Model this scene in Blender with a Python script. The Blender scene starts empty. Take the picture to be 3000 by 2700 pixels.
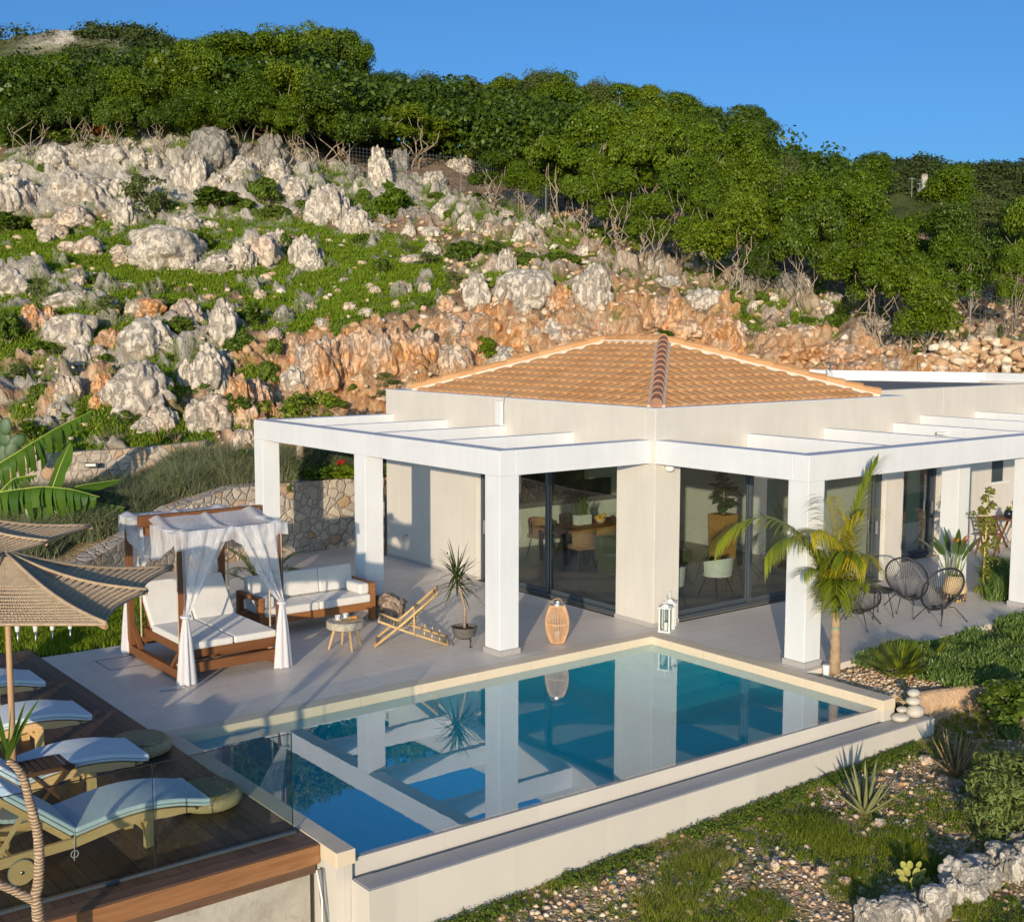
import bpy, math, random
import numpy as np
from mathutils import Vector, Matrix, noise as mnoise
random.seed(7)
RNG = np.random.default_rng(11)
SC = bpy.context.scene
ORD = 'first second third fourth fifth sixth seventh eighth ninth tenth eleventh twelfth thirteenth fourteenth fifteenth sixteenth seventeenth eighteenth nineteenth twentieth twenty-first twenty-second twenty-third twenty-fourth twenty-fifth twenty-sixth twenty-seventh twenty-eighth twenty-ninth thirtieth'.split()
COL = SC.collection
PI = math.pi
# ------------------------------------------------------------------ camera
CAM = np.array([-14.4162, -14.6078, 4.9775])
YAW, PITCH, ROLL, FPX, PY = 0.662, -0.104, 0.0018, 3600.49, 1346.43
_f = np.array([math.sin(YAW)*math.cos(PITCH), math.cos(YAW)*math.cos(PITCH), math.sin(PITCH)])
_r0 = np.array([math.cos(YAW), -math.sin(YAW), 0.0])
_u0 = np.cross(_r0, _f)
_r = _r0*math.cos(ROLL) + _u0*math.sin(ROLL)
_u = -_r0*math.sin(ROLL) + _u0*math.cos(ROLL)
def ray(u, v):
    return _f + _r*((u-1500)/FPX) - _u*((v-PY)/FPX)
def at(u, v, depth):                       # point seen at (u, v) of the photograph, depth metres away
    return CAM + ray(u, v)*depth
def pl(u, v, ax, val):                     # ... on the plane axis = val
    d = ray(u, v); return CAM + d*((val-CAM[ax])/d[ax])
def G(u, v, z=0.0): return pl(u, v, 2, z)
def depth_of(p): return float((np.asarray(p, float)-CAM) @ _f)
def project(P):
    d = np.asarray(P, float)-CAM; z = d @ _f
    return 1500+FPX*(d @ _r)/z, PY-FPX*(d @ _u)/z
# ------------------------------------------------------------------ noise
def _hash(ix, iy, iz, seed=0):
    n = (ix.astype(np.int64)*374761393 + iy.astype(np.int64)*668265263 + iz.astype(np.int64)*2147483647 + seed*1274126177) & 0x7fffffff
    n = (n ^ (n >> 13))*1274126177 & 0x7fffffff
    n = (n ^ (n >> 16))*668265263 & 0x7fffffff
    return ((n ^ (n >> 15)) & 0xffff)/65535.0
def vnoise(P, seed=0):
    P = np.asarray(P, float); i = np.floor(P).astype(np.int64); f = P-i; f = f*f*(3-2*f)
    r = 0
    for dx in (0, 1):
        wx = f[..., 0] if dx else 1-f[..., 0]
        for dy in (0, 1):
            wy = f[..., 1] if dy else 1-f[..., 1]
            for dz in (0, 1):
                wz = f[..., 2] if dz else 1-f[..., 2]
                r = r+wx*wy*wz*_hash(i[..., 0]+dx, i[..., 1]+dy, i[..., 2]+dz, seed)
    return r
def fbm(P, oct=4, seed=0, gain=.5):
    P = np.asarray(P, float); a, s, t = 1., 0., 0.
    for k in range(oct):
        s = s+a*vnoise(P*(2.03**k)+17.3*k, seed+k); t += a; a *= gain
    return s/t
def ridged(P, oct=4, seed=0):
    P = np.asarray(P, float); a, s, t = 1., 0., 0.
    for k in range(oct):
        s = s+a*(1-np.abs(2*vnoise(P*(2.1**k)+9.1*k, seed+k)-1)); t += a; a *= .5
    return s/t
def worley(P, seed=0):
    P = np.asarray(P, float); i = np.floor(P).astype(np.int64); best = np.full(P.shape[:-1], 9.); b2 = best.copy()
    for dx in (-1, 0, 1):
        for dy in (-1, 0, 1):
            for dz in (-1, 0, 1):
                c = i+np.array([dx, dy, dz])
                q = np.stack([c[..., k]+_hash(c[..., 0], c[..., 1], c[..., 2], seed+31*k) for k in range(3)], -1)
                d = np.sqrt(((P-q)**2).sum(-1))
                b2 = np.minimum(b2, np.maximum(best, d)); best = np.minimum(best, d)
    return best, b2
def sstep(a, b, x):
    t = np.clip((x-a)/(b-a), 0, 1); return t*t*(3-2*t)
# ------------------------------------------------------------------ mesh builder
ORG = {}
class MB:
    def __init__(s): s.V = []; s.F = []; s.n = 0; s.C = None
    def add(s, V, F):
        V = np.asarray(V, float).reshape(-1, 3)
        b = s.n; s.V.append(V); s.n += len(V)
        for f in F: s.F.append([b+int(i) for i in f])
        return s
    def box(s, x0, x1, y0, y1, z0, z1, M=None):
        V = np.array([[x, y, z] for z in (z0, z1) for y in (y0, y1) for x in (x0, x1)], float)
        if M is not None: V = xf(M, V)
        return s.add(V, [(0, 2, 3, 1), (4, 5, 7, 6), (0, 1, 5, 4), (2, 6, 7, 3), (0, 4, 6, 2), (1, 3, 7, 5)])
    def bar(s, a, b, w, h=None, up=(0, 0, 1)):      # square bar from a to b
        h = h or w; a = np.asarray(a, float); b = np.asarray(b, float); d = b-a; L = np.linalg.norm(d); d = d/L
        x = np.cross(d, up)
        if np.linalg.norm(x) < 1e-4: x = np.cross(d, (0, 1, 0))
        x = x/np.linalg.norm(x); y = np.cross(x, d)
        V = [p+x*i*w/2+y*j*h/2 for p in (a, b) for (i, j) in ((-1, -1), (1, -1), (1, 1), (-1, 1))]
        return s.add(V, [(0, 1, 2, 3), (7, 6, 5, 4), (0, 4, 5, 1), (1, 5, 6, 2), (2, 6, 7, 3), (3, 7, 4, 0)])
    def tube(s, pts, r, n=8, cap=True, closed=False):
        pts = np.asarray(pts, float); m = len(pts); r = np.broadcast_to(np.asarray(r, float), (m,))
        if closed: t = np.roll(pts, -1, 0)-np.roll(pts, 1, 0)
        else: t = np.gradient(pts, axis=0)
        t /= np.linalg.norm(t, axis=1)[:, None]+1e-12
        nrm = np.cross(t[0], (0, 0, 1.))
        if np.linalg.norm(nrm) < 1e-3: nrm = np.cross(t[0], (1., 0, 0))
        nrm /= np.linalg.norm(nrm); V = []
        an = np.arange(n)*2*PI/n
        for k in range(m):
            nrm = nrm-t[k]*(nrm @ t[k]); nrm /= np.linalg.norm(nrm)+1e-12; bn = np.cross(t[k], nrm)
            V.append(pts[k]+r[k]*(np.cos(an)[:, None]*nrm+np.sin(an)[:, None]*bn))
        F = []
        for k in range(m if closed else m-1):
            a, b = k*n, ((k+1) % m)*n
            for j in range(n): F.append((a+j, a+(j+1) % n, b+(j+1) % n, b+j))
        if cap and not closed: F.append(tuple(range(n-1, -1, -1))); F.append(tuple((m-1)*n+j for j in range(n)))
        return s.add(np.concatenate(V), F)
    def lathe(s, prof, n=20, c=(0, 0, 0), sx=1, sy=1):
        an = np.arange(n)*2*PI/n; V = []
        for (r, z) in prof: V.append(np.stack([c[0]+sx*r*np.cos(an), c[1]+sy*r*np.sin(an), np.full(n, c[2]+z)], 1))
        F = [(k*n+j, k*n+(j+1) % n, (k+1)*n+(j+1) % n, (k+1)*n+j) for k in range(len(prof)-1) for j in range(n)]
        F.append(tuple(range(n-1, -1, -1))); F.append(tuple((len(prof)-1)*n+j for j in range(n)))
        return s.add(np.concatenate(V), F)
    def grid(s, A):                                  # A: (m, n, 3)
        A = np.asarray(A, float); m, n = A.shape[:2]
        return s.add(A.reshape(-1, 3), [(i*n+j, i*n+j+1, (i+1)*n+j+1, (i+1)*n+j) for i in range(m-1) for j in range(n-1)])
    def ball(s, c, r, n=12, m=8):
        r = np.broadcast_to(np.asarray(r, float), (3,)); th = np.linspace(0.02, PI-.02, m); ph = np.arange(n)*2*PI/n
        V = np.array([[c[0]+r[0]*math.sin(t)*math.cos(p), c[1]+r[1]*math.sin(t)*math.sin(p), c[2]-r[2]*math.cos(t)] for t in th for p in ph])
        F = [(k*n+j, k*n+(j+1) % n, (k+1)*n+(j+1) % n, (k+1)*n+j) for k in range(m-1) for j in range(n)]
        F.append(tuple(range(n-1, -1, -1))); F.append(tuple((m-1)*n+j for j in range(n)))
        return s.add(V, F)
    def prism(s, poly, z0, z1):
        n = len(poly); V = [(x, y, z0) for x, y in poly]+[(x, y, z1) for x, y in poly]
        return s.add(V, [tuple(range(n-1, -1, -1)), tuple(range(n, 2*n))]+[(i, (i+1) % n, n+(i+1) % n, n+i) for i in range(n)])
    def mesh(s, name, smooth=False):
        V = np.concatenate(s.V) if s.V else np.zeros((0, 3))
        me = bpy.data.meshes.new(name); me.from_pydata(V.tolist(), [], s.F); me.update()
        if smooth: me.shade_smooth()
        return me
    def build(s, name, mat, parent=None, smooth=False, bevel=0, seg=2, local=False, sharp=None):
        org = np.zeros(3)
        if parent is not None:
            org = ORG.get(parent.name, np.zeros(3))
        if not local and parent is not None: s.V = [v-org for v in s.V]
        me = s.mesh(name, smooth); o = bpy.data.objects.new(name, me); COL.objects.link(o)
        if isinstance(mat, (list, tuple)):
            for m_ in mat: me.materials.append(m_)
        elif mat: me.materials.append(mat)
        if parent is not None: o.parent = parent; ORG[o.name] = org
        if bevel:
            b = o.modifiers.new('bevel', 'BEVEL'); b.width = bevel; b.segments = seg; b.limit_method = 'ANGLE'; b.angle_limit = .6
        if sharp: me.set_sharp_from_angle(angle=sharp)
        return o
def xf(M, V):
    M = np.array(M); V = np.asarray(V, float); return V @ M[:3, :3].T + M[:3, 3]
def mat4(loc=(0, 0, 0), rz=0., rx=0., ry=0.):
    return Matrix.Translation(Vector(loc)) @ Matrix.Rotation(rz, 4, 'Z') @ Matrix.Rotation(ry, 4, 'Y') @ Matrix.Rotation(rx, 4, 'X')
def bulk(name, V, F, mat, smooth=False):            # fast mesh from numpy arrays, F all quads or all tris
    me = bpy.data.meshes.new(name); V = np.asarray(V, np.float32); F = np.asarray(F, np.int32); k = F.shape[1]
    me.vertices.add(len(V)); me.vertices.foreach_set('co', V.ravel())
    me.loops.add(F.size); me.loops.foreach_set('vertex_index', F.ravel())
    me.polygons.add(len(F)); me.polygons.foreach_set('loop_start', np.arange(len(F), dtype=np.int32)*k)
    me.update(calc_edges=True); me.validate()
    if smooth: me.shade_smooth()
    if mat: me.materials.append(mat)
    return me
def fattr(me, name, arr):
    a = me.attributes.new(name, 'FLOAT', 'POINT'); a.data.foreach_set('value', np.asarray(arr, np.float32))
def link(name, me, parent=None):
    o = bpy.data.objects.new(name, me); COL.objects.link(o)
    if parent is not None: o.parent = parent; ORG[o.name] = ORG.get(parent.name, np.zeros(3))
    return o
def tag(o, label=None, cat=None, group=None, kind=None):
    if label: o['label'] = label
    if cat: o['category'] = cat
    if group: o['group'] = group
    if kind: o['kind'] = kind
    return o
def thing(name, label, cat, loc=(0, 0, 0), group=None, rz=0.):
    o = bpy.data.objects.new(name, None); COL.objects.link(o); o.location = Vector([float(c) for c in loc]); o.rotation_euler.z = rz
    o.empty_display_size = .2
    ORG[o.name] = np.array(loc, float); return tag(o, label, cat, group)
def copy_tree(o, loc=None, rz=None, scale=None, label=None, parent=None):
    c = o.copy(); COL.objects.link(c)
    if parent is not None: c.parent = parent
    if loc is not None: c.location = Vector([float(q) for q in loc])
    if rz is not None: c.rotation_euler.z = rz
    if scale is not None: c.scale = scale
    if label: c['label'] = label
    for ch in list(o.children): copy_tree(ch, parent=c)
    return c
# ------------------------------------------------------------------ materials
class NT:
    def __init__(s, name):
        s.m = bpy.data.materials.new(name); s.m.use_nodes = True; s.t = s.m.node_tree; s.t.nodes.clear()
        s.out = s.n('ShaderNodeOutputMaterial')
    def n(s, typ, **kw):
        nd = s.t.nodes.new(typ)
        for k, v in kw.items():
            if k.startswith('_'): setattr(nd, k[1:], v)
            else: s.set(nd, k.replace('__', ' '), v)
        return nd
    def set(s, nd, k, v):
        i = nd.inputs[int(k[1:])] if (k[0] == 'i' and k[1:].isdigit()) else nd.inputs[k]
        if isinstance(v, bpy.types.NodeSocket): s.t.links.new(v, i)
        elif isinstance(v, bpy.types.Node): s.t.links.new(v.outputs[0], i)
        else:
            if i.type == 'RGBA' and len(v) == 3: v = (*v, 1)
            i.default_value = v
    def coord(s, kind='Object', scale=1, stretch=None):
        c = s.n('ShaderNodeTexCoord').outputs[kind]
        mp = s.n('ShaderNodeMapping'); s.set(mp, 'Vector', c)
        sc = stretch or (1, 1, 1); s.set(mp, 'Scale', tuple(scale*q for q in sc)); return mp.outputs[0]
    def noise(s, co, scale=5, detail=5, rough=.6, dist=0):
        nd = s.n('ShaderNodeTexNoise'); s.set(nd, 'Vector', co); s.set(nd, 'Scale', scale); s.set(nd, 'Detail', detail); s.set(nd, 'Roughness', rough); s.set(nd, 'Distortion', dist)
        return nd.outputs['Fac']
    def ramp(s, fac, stops, interp='LINEAR'):
        nd = s.n('ShaderNodeValToRGB'); s.set(nd, 'Fac', fac); cr = nd.color_ramp; cr.interpolation = interp
        while len(cr.elements) < len(stops): cr.elements.new(.5)
        for e, (p, c) in zip(cr.elements, stops):
            e.position = p; e.color = (*c, 1) if not np.isscalar(c) else (c, c, c, 1)
        return nd.outputs['Color']
    def mix(s, fac, a, b, mode='MIX'):
        nd = s.n('ShaderNodeMix', _data_type='RGBA', _blend_type=mode)
        s.set(nd, 'i0', fac)
        for k, v in (('i6', a), ('i7', b)): s.set(nd, k, v)
        return nd.outputs[2]
    def math(s, op, a, b=None, clamp=False):
        nd = s.n('ShaderNodeMath', _operation=op, _use_clamp=clamp); s.set(nd, 'i0', a)
        if b is not None: s.set(nd, 'i1', b)
        return nd.outputs[0]
    def bump(s, h, strength=.3, dist=.02, prev=None):
        nd = s.n('ShaderNodeBump'); s.set(nd, 'Height', h); s.set(nd, 'Strength', strength); s.set(nd, 'Distance', dist)
        if prev is not None: s.set(nd, 'Normal', prev)
        return nd.outputs[0]
    def attr(s, name): return s.n('ShaderNodeAttribute', _attribute_name=name).outputs['Fac']
    def island(s): return s.n('ShaderNodeNewGeometry').outputs['Random Per Island']
    def orand(s): return s.n('ShaderNodeObjectInfo').outputs['Random']
    def bsdf(s, color, rough=.6, bump=None, spec=.4, metal=0, **kw):
        p = s.n('ShaderNodeBsdfPrincipled'); s.set(p, 'Base Color', color); s.set(p, 'Roughness', rough)
        s.set(p, 'Specular IOR Level', spec); s.set(p, 'Metallic', metal)
        if bump is not None: s.set(p, 'Normal', bump)
        for k, v in kw.items(): s.set(p, k.replace('_', ' '), v)
        return p.outputs[0]
    def done(s, sh, vol=None):
        s.t.links.new(sh, s.out.inputs['Surface'])
        if vol is not None: s.t.links.new(vol, s.out.inputs['Volume'])
        return s.m
def plain(name, color, rough=.6, var=.12, nscale=6, bump=.1, spec=.4, metal=0, bdist=.01, **kw):
    t = NT(name); co = t.coord('Object'); f = t.noise(co, nscale, 6)
    c = np.array(color)
    col = t.ramp(f, [(.25, tuple(c*(1-var))), (.75, tuple(np.minimum(c*(1+var), 1)))])
    b = t.bump(t.noise(co, nscale*8, 4), bump, bdist) if bump else None
    return t.done(t.bsdf(col, rough, b, spec, metal, **kw))
def leafmat(name, c0, c1, trans=.25, rough=.5, spec=.3, c2=None):
    t = NT(name); r = t.island(); o = t.orand()
    k = t.math('ADD', t.math('MULTIPLY', r, .55), t.math('MULTIPLY', o, .45))
    stops = [(0, c0), (.8, c1)]
    if c2: stops = [(0, c0), (.7, c1), (.97, c2)]
    col = t.ramp(k, stops)
    d = t.bsdf(col, rough, None, spec)
    tr = t.n('ShaderNodeBsdfTranslucent'); t.set(tr, 'Color', t.mix(1., col, (1.0, 1.0, .35), 'MULTIPLY'))
    mx = t.n('ShaderNodeMixShader'); t.set(mx, 'i0', trans); t.set(mx, 'i1', d); t.set(mx, 'i2', tr.outputs[0])
    return t.done(mx.outputs[0])
def woodmat(name, c0, c1, axis=0, scale=1., rough=.6, plank=None):
    t = NT(name); st = [9, 9, 9]; st[axis] = .7
    co = t.coord('Object', scale, tuple(st)); n1 = t.noise(co, 3, 6, .65, .6)
    col = t.ramp(n1, [(.3, c0), (.7, c1)])
    co2 = t.coord('Object', scale); big = t.noise(co2, 1.3, 2)
    col = t.mix(t.math('MULTIPLY', big, .5), col, tuple(np.array(c0)*.6))
    if plank: col = t.mix(t.math('MULTIPLY', t.island(), .55), col, tuple(np.array(c0)*.55))
    return t.done(t.bsdf(col, rough, t.bump(n1, .25, .005), .3))
M = {}
def build_mats():
    # white render of the pergola, beige render of the house
    def render(name, c, var=.05, streak=.06):
        t = NT(name); co = t.coord('Object'); a = t.noise(co, 1.1, 5); b = t.noise(t.coord('Object', 1, (3.5, 3.5, .35)), 2, 6)
        c = np.array(c)
        col = t.ramp(a, [(.3, tuple(c*(1-var))), (.7, tuple(np.minimum(1, c*(1+var))))])
        col = t.mix(t.math('MULTIPLY', t.ramp(b, [(.45, 0.), (.8, 1.)]), streak), col, tuple(c*.55))
        return t.done(t.bsdf(col, .75, t.bump(t.noise(co, 55, 4), .18, .004), .25))
    M['white'] = render('white_render', (.69, .70, .715), .05, .13)
    M['beige'] = render('beige_render', (.62, .58, .52), .05, .14)
    M['roofbase'] = plain('roof_mortar', (.55, .38, .24), .8)
    t = NT('clay_tile'); r = t.island(); co = t.coord('Object')
    col = t.ramp(r, [(0, (.49, .245, .10)), (.5, (.54, .285, .125)), (1, (.58, .32, .15))])
    col = t.mix(t.ramp(t.noise(co, 2.3, 5), [(.5, 0.), (.8, .4)]), col, (.42, .30, .17))
    col = t.mix(t.ramp(t.noise(co, 30, 4), [(.62, 0.), (.75, .35)]), col, (.25, .16, .09))
    M['tile'] = t.done(t.bsdf(col, .75, t.bump(t.noise(co, 60, 4), .3, .004), .25))
    M['hiptile'] = plain('clay_hip_tile', (.33, .165, .10), .75, .25, 4)
    M['mortar'] = plain('pale_mortar', (.62, .52, .42), .85, .12, 9, .3)
    M['roofgrey'] = plain('roof_screed', (.20, .19, .175), .8, .3, 1.2, .2)
    # terrace tiles
    def tiles(name, c, mort, bw, rh, sc=1., rough=.42, rot=0):
        t = NT(name); co = t.coord('Object'); mp = t.n('ShaderNodeMapping'); t.set(mp, 'Vector', co); t.set(mp, 'Rotation', (0, 0, rot))
        b = t.n('ShaderNodeTexBrick'); t.set(b, 'Vector', mp.outputs[0]); c = np.array(c)
        t.set(b, 'Color1', tuple(c*.96)); t.set(b, 'Color2', tuple(c*1.03)); t.set(b, 'Mortar', mort)
        t.set(b, 'Scale', 1.); t.set(b, 'Mortar Size', .006); t.set(b, 'Brick Width', bw); t.set(b, 'Row Height', rh); t.set(b, 'Mortar Smooth', .3)
        n = t.noise(t.coord('Object', 1, (1, 5, 1)), 1.6, 7, .65); n2 = t.noise(co, .6, 3)
        col = t.mix(t.ramp(n, [(.3, 0.), (.75, .28)]), b.outputs['Color'], tuple(c*.72))
        col = t.mix(t.ramp(n2, [(.4, 0.), (.75, .25)]), col, tuple(c*1.25))
        rg = t.ramp(n, [(.3, rough-.08), (.8, rough+.14)])
        return t.done(t.bsdf(col, rg, t.bump(t.noise(co, 40, 4), .06, .003), .4))
    M['terrace'] = tiles('terrace_tiles', (.73, .65, .57), (.46, .41, .36), 1.2, .6)
    M['coping'] = tiles('coping_stone', (.72, .60, .44), (.56, .48, .36), 1.0, 1.0, rough=.55)
    M['poolwall'] = tiles('pool_cladding', (.60, .555, .49), (.54, .50, .44), 1.2, .6, rough=.6)
    M['rimstone'] = tiles('rim_stone', (.42, .40, .385), (.30, .29, .28), 1.2, .6, rough=.45)
    # pool basin and water
    t = NT('pool_lining'); co = t.coord('Object')
    b = t.n('ShaderNodeTexBrick'); t.set(b, 'Vector', co); t.set(b, 'Color1', (.26, .88, .95)); t.set(b, 'Color2', (.30, .90, .97)); t.set(b, 'Mortar', (.24, .80, .88))
    t.set(b, 'Scale', 1.); t.set(b, 'Mortar Size', .004); t.set(b, 'Brick Width', .6); t.set(b, 'Row Height', .3)
    M['lining'] = t.done(t.bsdf(t.mix(.25, b.outputs['Color'], t.ramp(t.noise(co, 9, 6), [(.3, (.22, .78, .86)), (.7, (.32, .92, .97))])), .5))
    t = NT('pool_water'); co = t.coord('Object')
    bp = t.bump(t.noise(co, 1.6, 3), .018, .02, t.bump(t.noise(co, 9, 2), .004, .01))
    g = t.n('ShaderNodeBsdfPrincipled'); t.set(g, 'Base Color', (1, 1, 1)); t.set(g, 'Transmission Weight', 1.); t.set(g, 'IOR', 1.33); t.set(g, 'Roughness', 0.); t.set(g, 'Normal', bp)
    t.set(g, 'Coat Weight', 1.); t.set(g, 'Coat IOR', 1.65); t.set(g, 'Coat Roughness', 0.); t.set(g, 'Coat Normal', bp)
    va = t.n('ShaderNodeVolumeAbsorption'); t.set(va, 'Color', (.002, .905, .955)); t.set(va, 'Density', 1.1)
    M['water'] = t.done(g.outputs[0], va.outputs[0])
    # glass
    def glass(name, tint, ior=1.5, boost=1.0, rough=0.):
        t = NT(name); lw = t.n('ShaderNodeLayerWeight'); t.set(lw, 'Blend', .5); f0 = ((ior-1)/(ior+1))**2
        k = t.math('MULTIPLY', t.math('ADD', t.math('MULTIPLY', t.math('POWER', lw.outputs['Facing'], 4.), 1-f0), f0), boost, True)
        tr = t.n('ShaderNodeBsdfTransparent'); t.set(tr, 'Color', tint)
        gl = t.n('ShaderNodeBsdfGlossy'); t.set(gl, 'Roughness', rough)
        mx = t.n('ShaderNodeMixShader'); t.set(mx, 'i0', k); t.set(mx, 'i1', tr.outputs[0]); t.set(mx, 'i2', gl.outputs[0])
        return t.done(mx.outputs[0])
    M['glass'] = glass('window_glass', (.66, .72, .68), 1.5, 2.8)
    M['balglass'] = glass('balustrade_glass', (.82, .87, .85), 1.45, 1.1)
    M['lampglass'] = glass('clear_glass', (.93, .95, .94), 1.45, .9)
    M['frame'] = plain('dark_aluminium', (.055, .068, .08), .4, .1, 3, .02, .5)
    M['steel'] = plain('steel', (.55, .55, .56), .35, .08, 8, .02, .5, .9)
    M['plasticwhite'] = plain('white_plastic', (.72, .72, .70), .45, .05, 5, .02)
    M['black'] = plain('black_metal', (.022, .022, .025), .45, .2, 12, .05)
    M['blackcord'] = plain('black_cord', (.028, .028, .032), .5, .25, 30, .2)
    # woods
    M['wood'] = woodmat('stained_wood', (.16, .062, .022), (.27, .115, .045), 0)
    M['woody'] = woodmat('stained_wood_rail', (.16, .062, .022), (.27, .115, .045), 1)
    M['woodz'] = woodmat('stained_wood_post', (.16, .062, .022), (.27, .115, .045), 2)
    M['sofawood'] = woodmat('sofa_teak', (.27, .105, .032), (.40, .18, .065), 0)
    M['fascia'] = woodmat('fascia_board', (.24, .105, .042), (.40, .20, .09), 0, .8)
    M['pine'] = woodmat('pale_pine', (.74, .44, .19), (.88, .60, .31), 0)
    M['pinelegs'] = woodmat('turned_pine', (.52, .33, .15), (.66, .45, .24), 2)
    M['bamboo'] = plain('bamboo', (.55, .37, .17), .45, .3, 7, .15)
    M['pole'] = woodmat('pole_wood', (.46, .28, .15), (.58, .38, .22), 2)
    M['deck'] = woodmat('deck_boards', (.095, .056, .036), (.17, .108, .072), 1, .9, .5, True)
    M['decktrim'] = woodmat('deck_border', (.11, .062, .040), (.19, .115, .078), 0, .9, .5)
    M['darkwood'] = woodmat('dark_slats', (.10, .045, .022), (.19, .095, .05), 0)
    M['bistro'] = woodmat('bistro_wood', (.13, .055, .03), (.24, .11, .06), 2)
    # textiles
    def cloth(name, c, var=.05, weave=260, rough=.9):
        t = NT(name); co = t.coord('Object'); c = np.array(c)
        col = t.ramp(t.noise(co, 3, 4), [(.3, tuple(c*(1-var))), (.7, tuple(np.minimum(1, c*(1+var))))])
        fold = t.bump(t.noise(co, 5, 3), .35, .02)
        return t.done(t.bsdf(col, rough, t.bump(t.noise(co, weave, 2), .15, .002, fold), .15, Sheen_Weight=.2))
    M['cushion'] = cloth('ivory_cushion', (.70, .67, .63))
    M['mattress'] = cloth('white_mattress', (.68, .78, .86))
    M['piping'] = cloth('grey_piping', (.30, .34, .38))
    t = NT('sheer_cotton'); co = t.coord('Object')
    d = t.n('ShaderNodeBsdfDiffuse'); t.set(d, 'Color', (.92, .92, .94)); tl = t.n('ShaderNodeBsdfTranslucent'); t.set(tl, 'Color', (.92, .92, .94)); tp = t.n('ShaderNodeBsdfTransparent')
    a = t.n('ShaderNodeMixShader'); t.set(a, 'i0', .45); t.set(a, 'i1', d.outputs[0]); t.set(a, 'i2', tl.outputs[0])
    w = t.ramp(t.noise(t.coord('Object', 1, (1, 1, .08)), 38, 2), [(.35, .14), (.7, .42)])
    mx = t.n('ShaderNodeMixShader'); t.set(mx, 'i0', w); t.set(mx, 'i1', a.outputs[0]); t.set(mx, 'i2', tp.outputs[0])
    M['sheer'] = t.done(mx.outputs[0])
    t = NT('white_cotton'); d = t.n('ShaderNodeBsdfDiffuse'); t.set(d, 'Color', (.82, .81, .84)); tl = t.n('ShaderNodeBsdfTranslucent'); t.set(tl, 'Color', (.80, .80, .84))
    a = t.n('ShaderNodeMixShader'); t.set(a, 'i0', .3); t.set(a, 'i1', d.outputs[0]); t.set(a, 'i2', tl.outputs[0]); M['cotton'] = t.done(a.outputs[0])
    M['rope'] = plain('natural_rope', (.50, .39, .27), .85, .25, 25, .4)
    M['macrame'] = plain('macrame_rope', (.44, .325, .21), .85, .2, 18, .4)
    M['wicker'] = plain('seagrass_weave', (.60, .45, .24), .8, .3, 40, .6)
    M['wickerlight'] = plain('straw_weave', (.58, .43, .24), .8, .25, 40, .6)
    M['rattan'] = plain('rattan_cane', (.62, .37, .20), .55, .2, 12, .2)
    t = NT('pouf_weave'); co = t.coord('Object'); w = t.n('ShaderNodeTexWave', _wave_type='RINGS', _rings_direction='Z'); t.set(w, 'Vector', co); t.set(w, 'Scale', 14.); t.set(w, 'Distortion', 1.2); t.set(w, 'Detail', 3.)
    M['pouf'] = t.done(t.bsdf(t.ramp(w.outputs['Fac'], [(.2, (.30, .225, .12)), (.8, (.62, .48, .28))]), .8, t.bump(w.outputs['Fac'], .7, .01), .2))
    t = NT('table_mosaic'); co = t.coord('Object'); v = t.n('ShaderNodeTexVoronoi', _feature='DISTANCE_TO_EDGE'); t.set(v, 'Vector', co); t.set(v, 'Scale', 55.)
    M['mosaic'] = t.done(t.bsdf(t.ramp(v.outputs['Distance'], [(.05, (.30, .26, .20)), (.25, (.66, .60, .48))]), .6, t.bump(v.outputs['Distance'], .6, .008), .3))
    # stone
    def stonewall(name, sc, warm=0., orange=.25):
        t = NT(name); co = t.coord('Object'); dn = t.n('ShaderNodeTexNoise'); t.set(dn, 'Vector', co); t.set(dn, 'Scale', 2.5); t.set(dn, 'Detail', 3.)
        wv = t.n('ShaderNodeVectorMath', _operation='ADD'); sv = t.n('ShaderNodeVectorMath', _operation='SCALE'); t.set(sv, 'i0', dn.outputs['Color']); t.set(sv, 'Scale', .28)
        t.set(wv, 'i0', co); t.set(wv, 'i1', sv.outputs[0])
        v = t.n('ShaderNodeTexVoronoi', _feature='DISTANCE_TO_EDGE'); t.set(v, 'Vector', wv.outputs[0]); t.set(v, 'Scale', sc)
        v2 = t.n('ShaderNodeTexVoronoi'); t.set(v2, 'Vector', wv.outputs[0]); t.set(v2, 'Scale', sc)
        sep = t.n('ShaderNodeSeparateColor'); t.set(sep, 'Color', v2.outputs['Color'])
        st = t.ramp(sep.outputs[0], [(0, (.36, .315, .265)), (.5, (.46, .41, .35)), (.8, (.54, .46, .37)), (1, (.42, .27, .16))])
        st = t.mix(t.ramp(t.noise(co, 11, 6, .7), [(.45, 0.), (.75, .6)]), st, (.34, .22, .13))
        joint = t.ramp(v.outputs['Distance'], [(.008, 1.), (.026, 0.)])
        col = t.mix(t.math('MULTIPLY', joint, .6), st, (.24, .19, .15))
        h = t.math('ADD', t.ramp(v.outputs['Distance'], [(0., 0.), (.12, 1.)]), t.math('MULTIPLY', t.noise(co, 22, 6), .5))
        return t.done(t.bsdf(col, .85, t.bump(h, .8, .035), .2))
    M['stonewall'] = stonewall('fieldstone_masonry', 4.6)
    M['lowwall'] = plain('orange_limestone', (.60, .40, .24), .85, .3, 4, .8, .2, bdist=.04)
    t = NT('limestone'); co = t.coord('Object'); geo = t.n('ShaderNodeNewGeometry'); wp = geo.outputs['Position']
    a = t.noise(wp, .9, 6, .6); bq = t.noise(wp, 5, 7, .7); cr = t.noise(t.n('ShaderNodeMapping', Vector=wp, Scale=(2.0, 2.0, 1.1)).outputs[0], 2.6, 7, .72, .7)
    col = t.ramp(bq, [(.25, (.50, .44, .365)), (.55, (.72, .65, .55)), (.8, (.80, .745, .655))])
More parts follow.
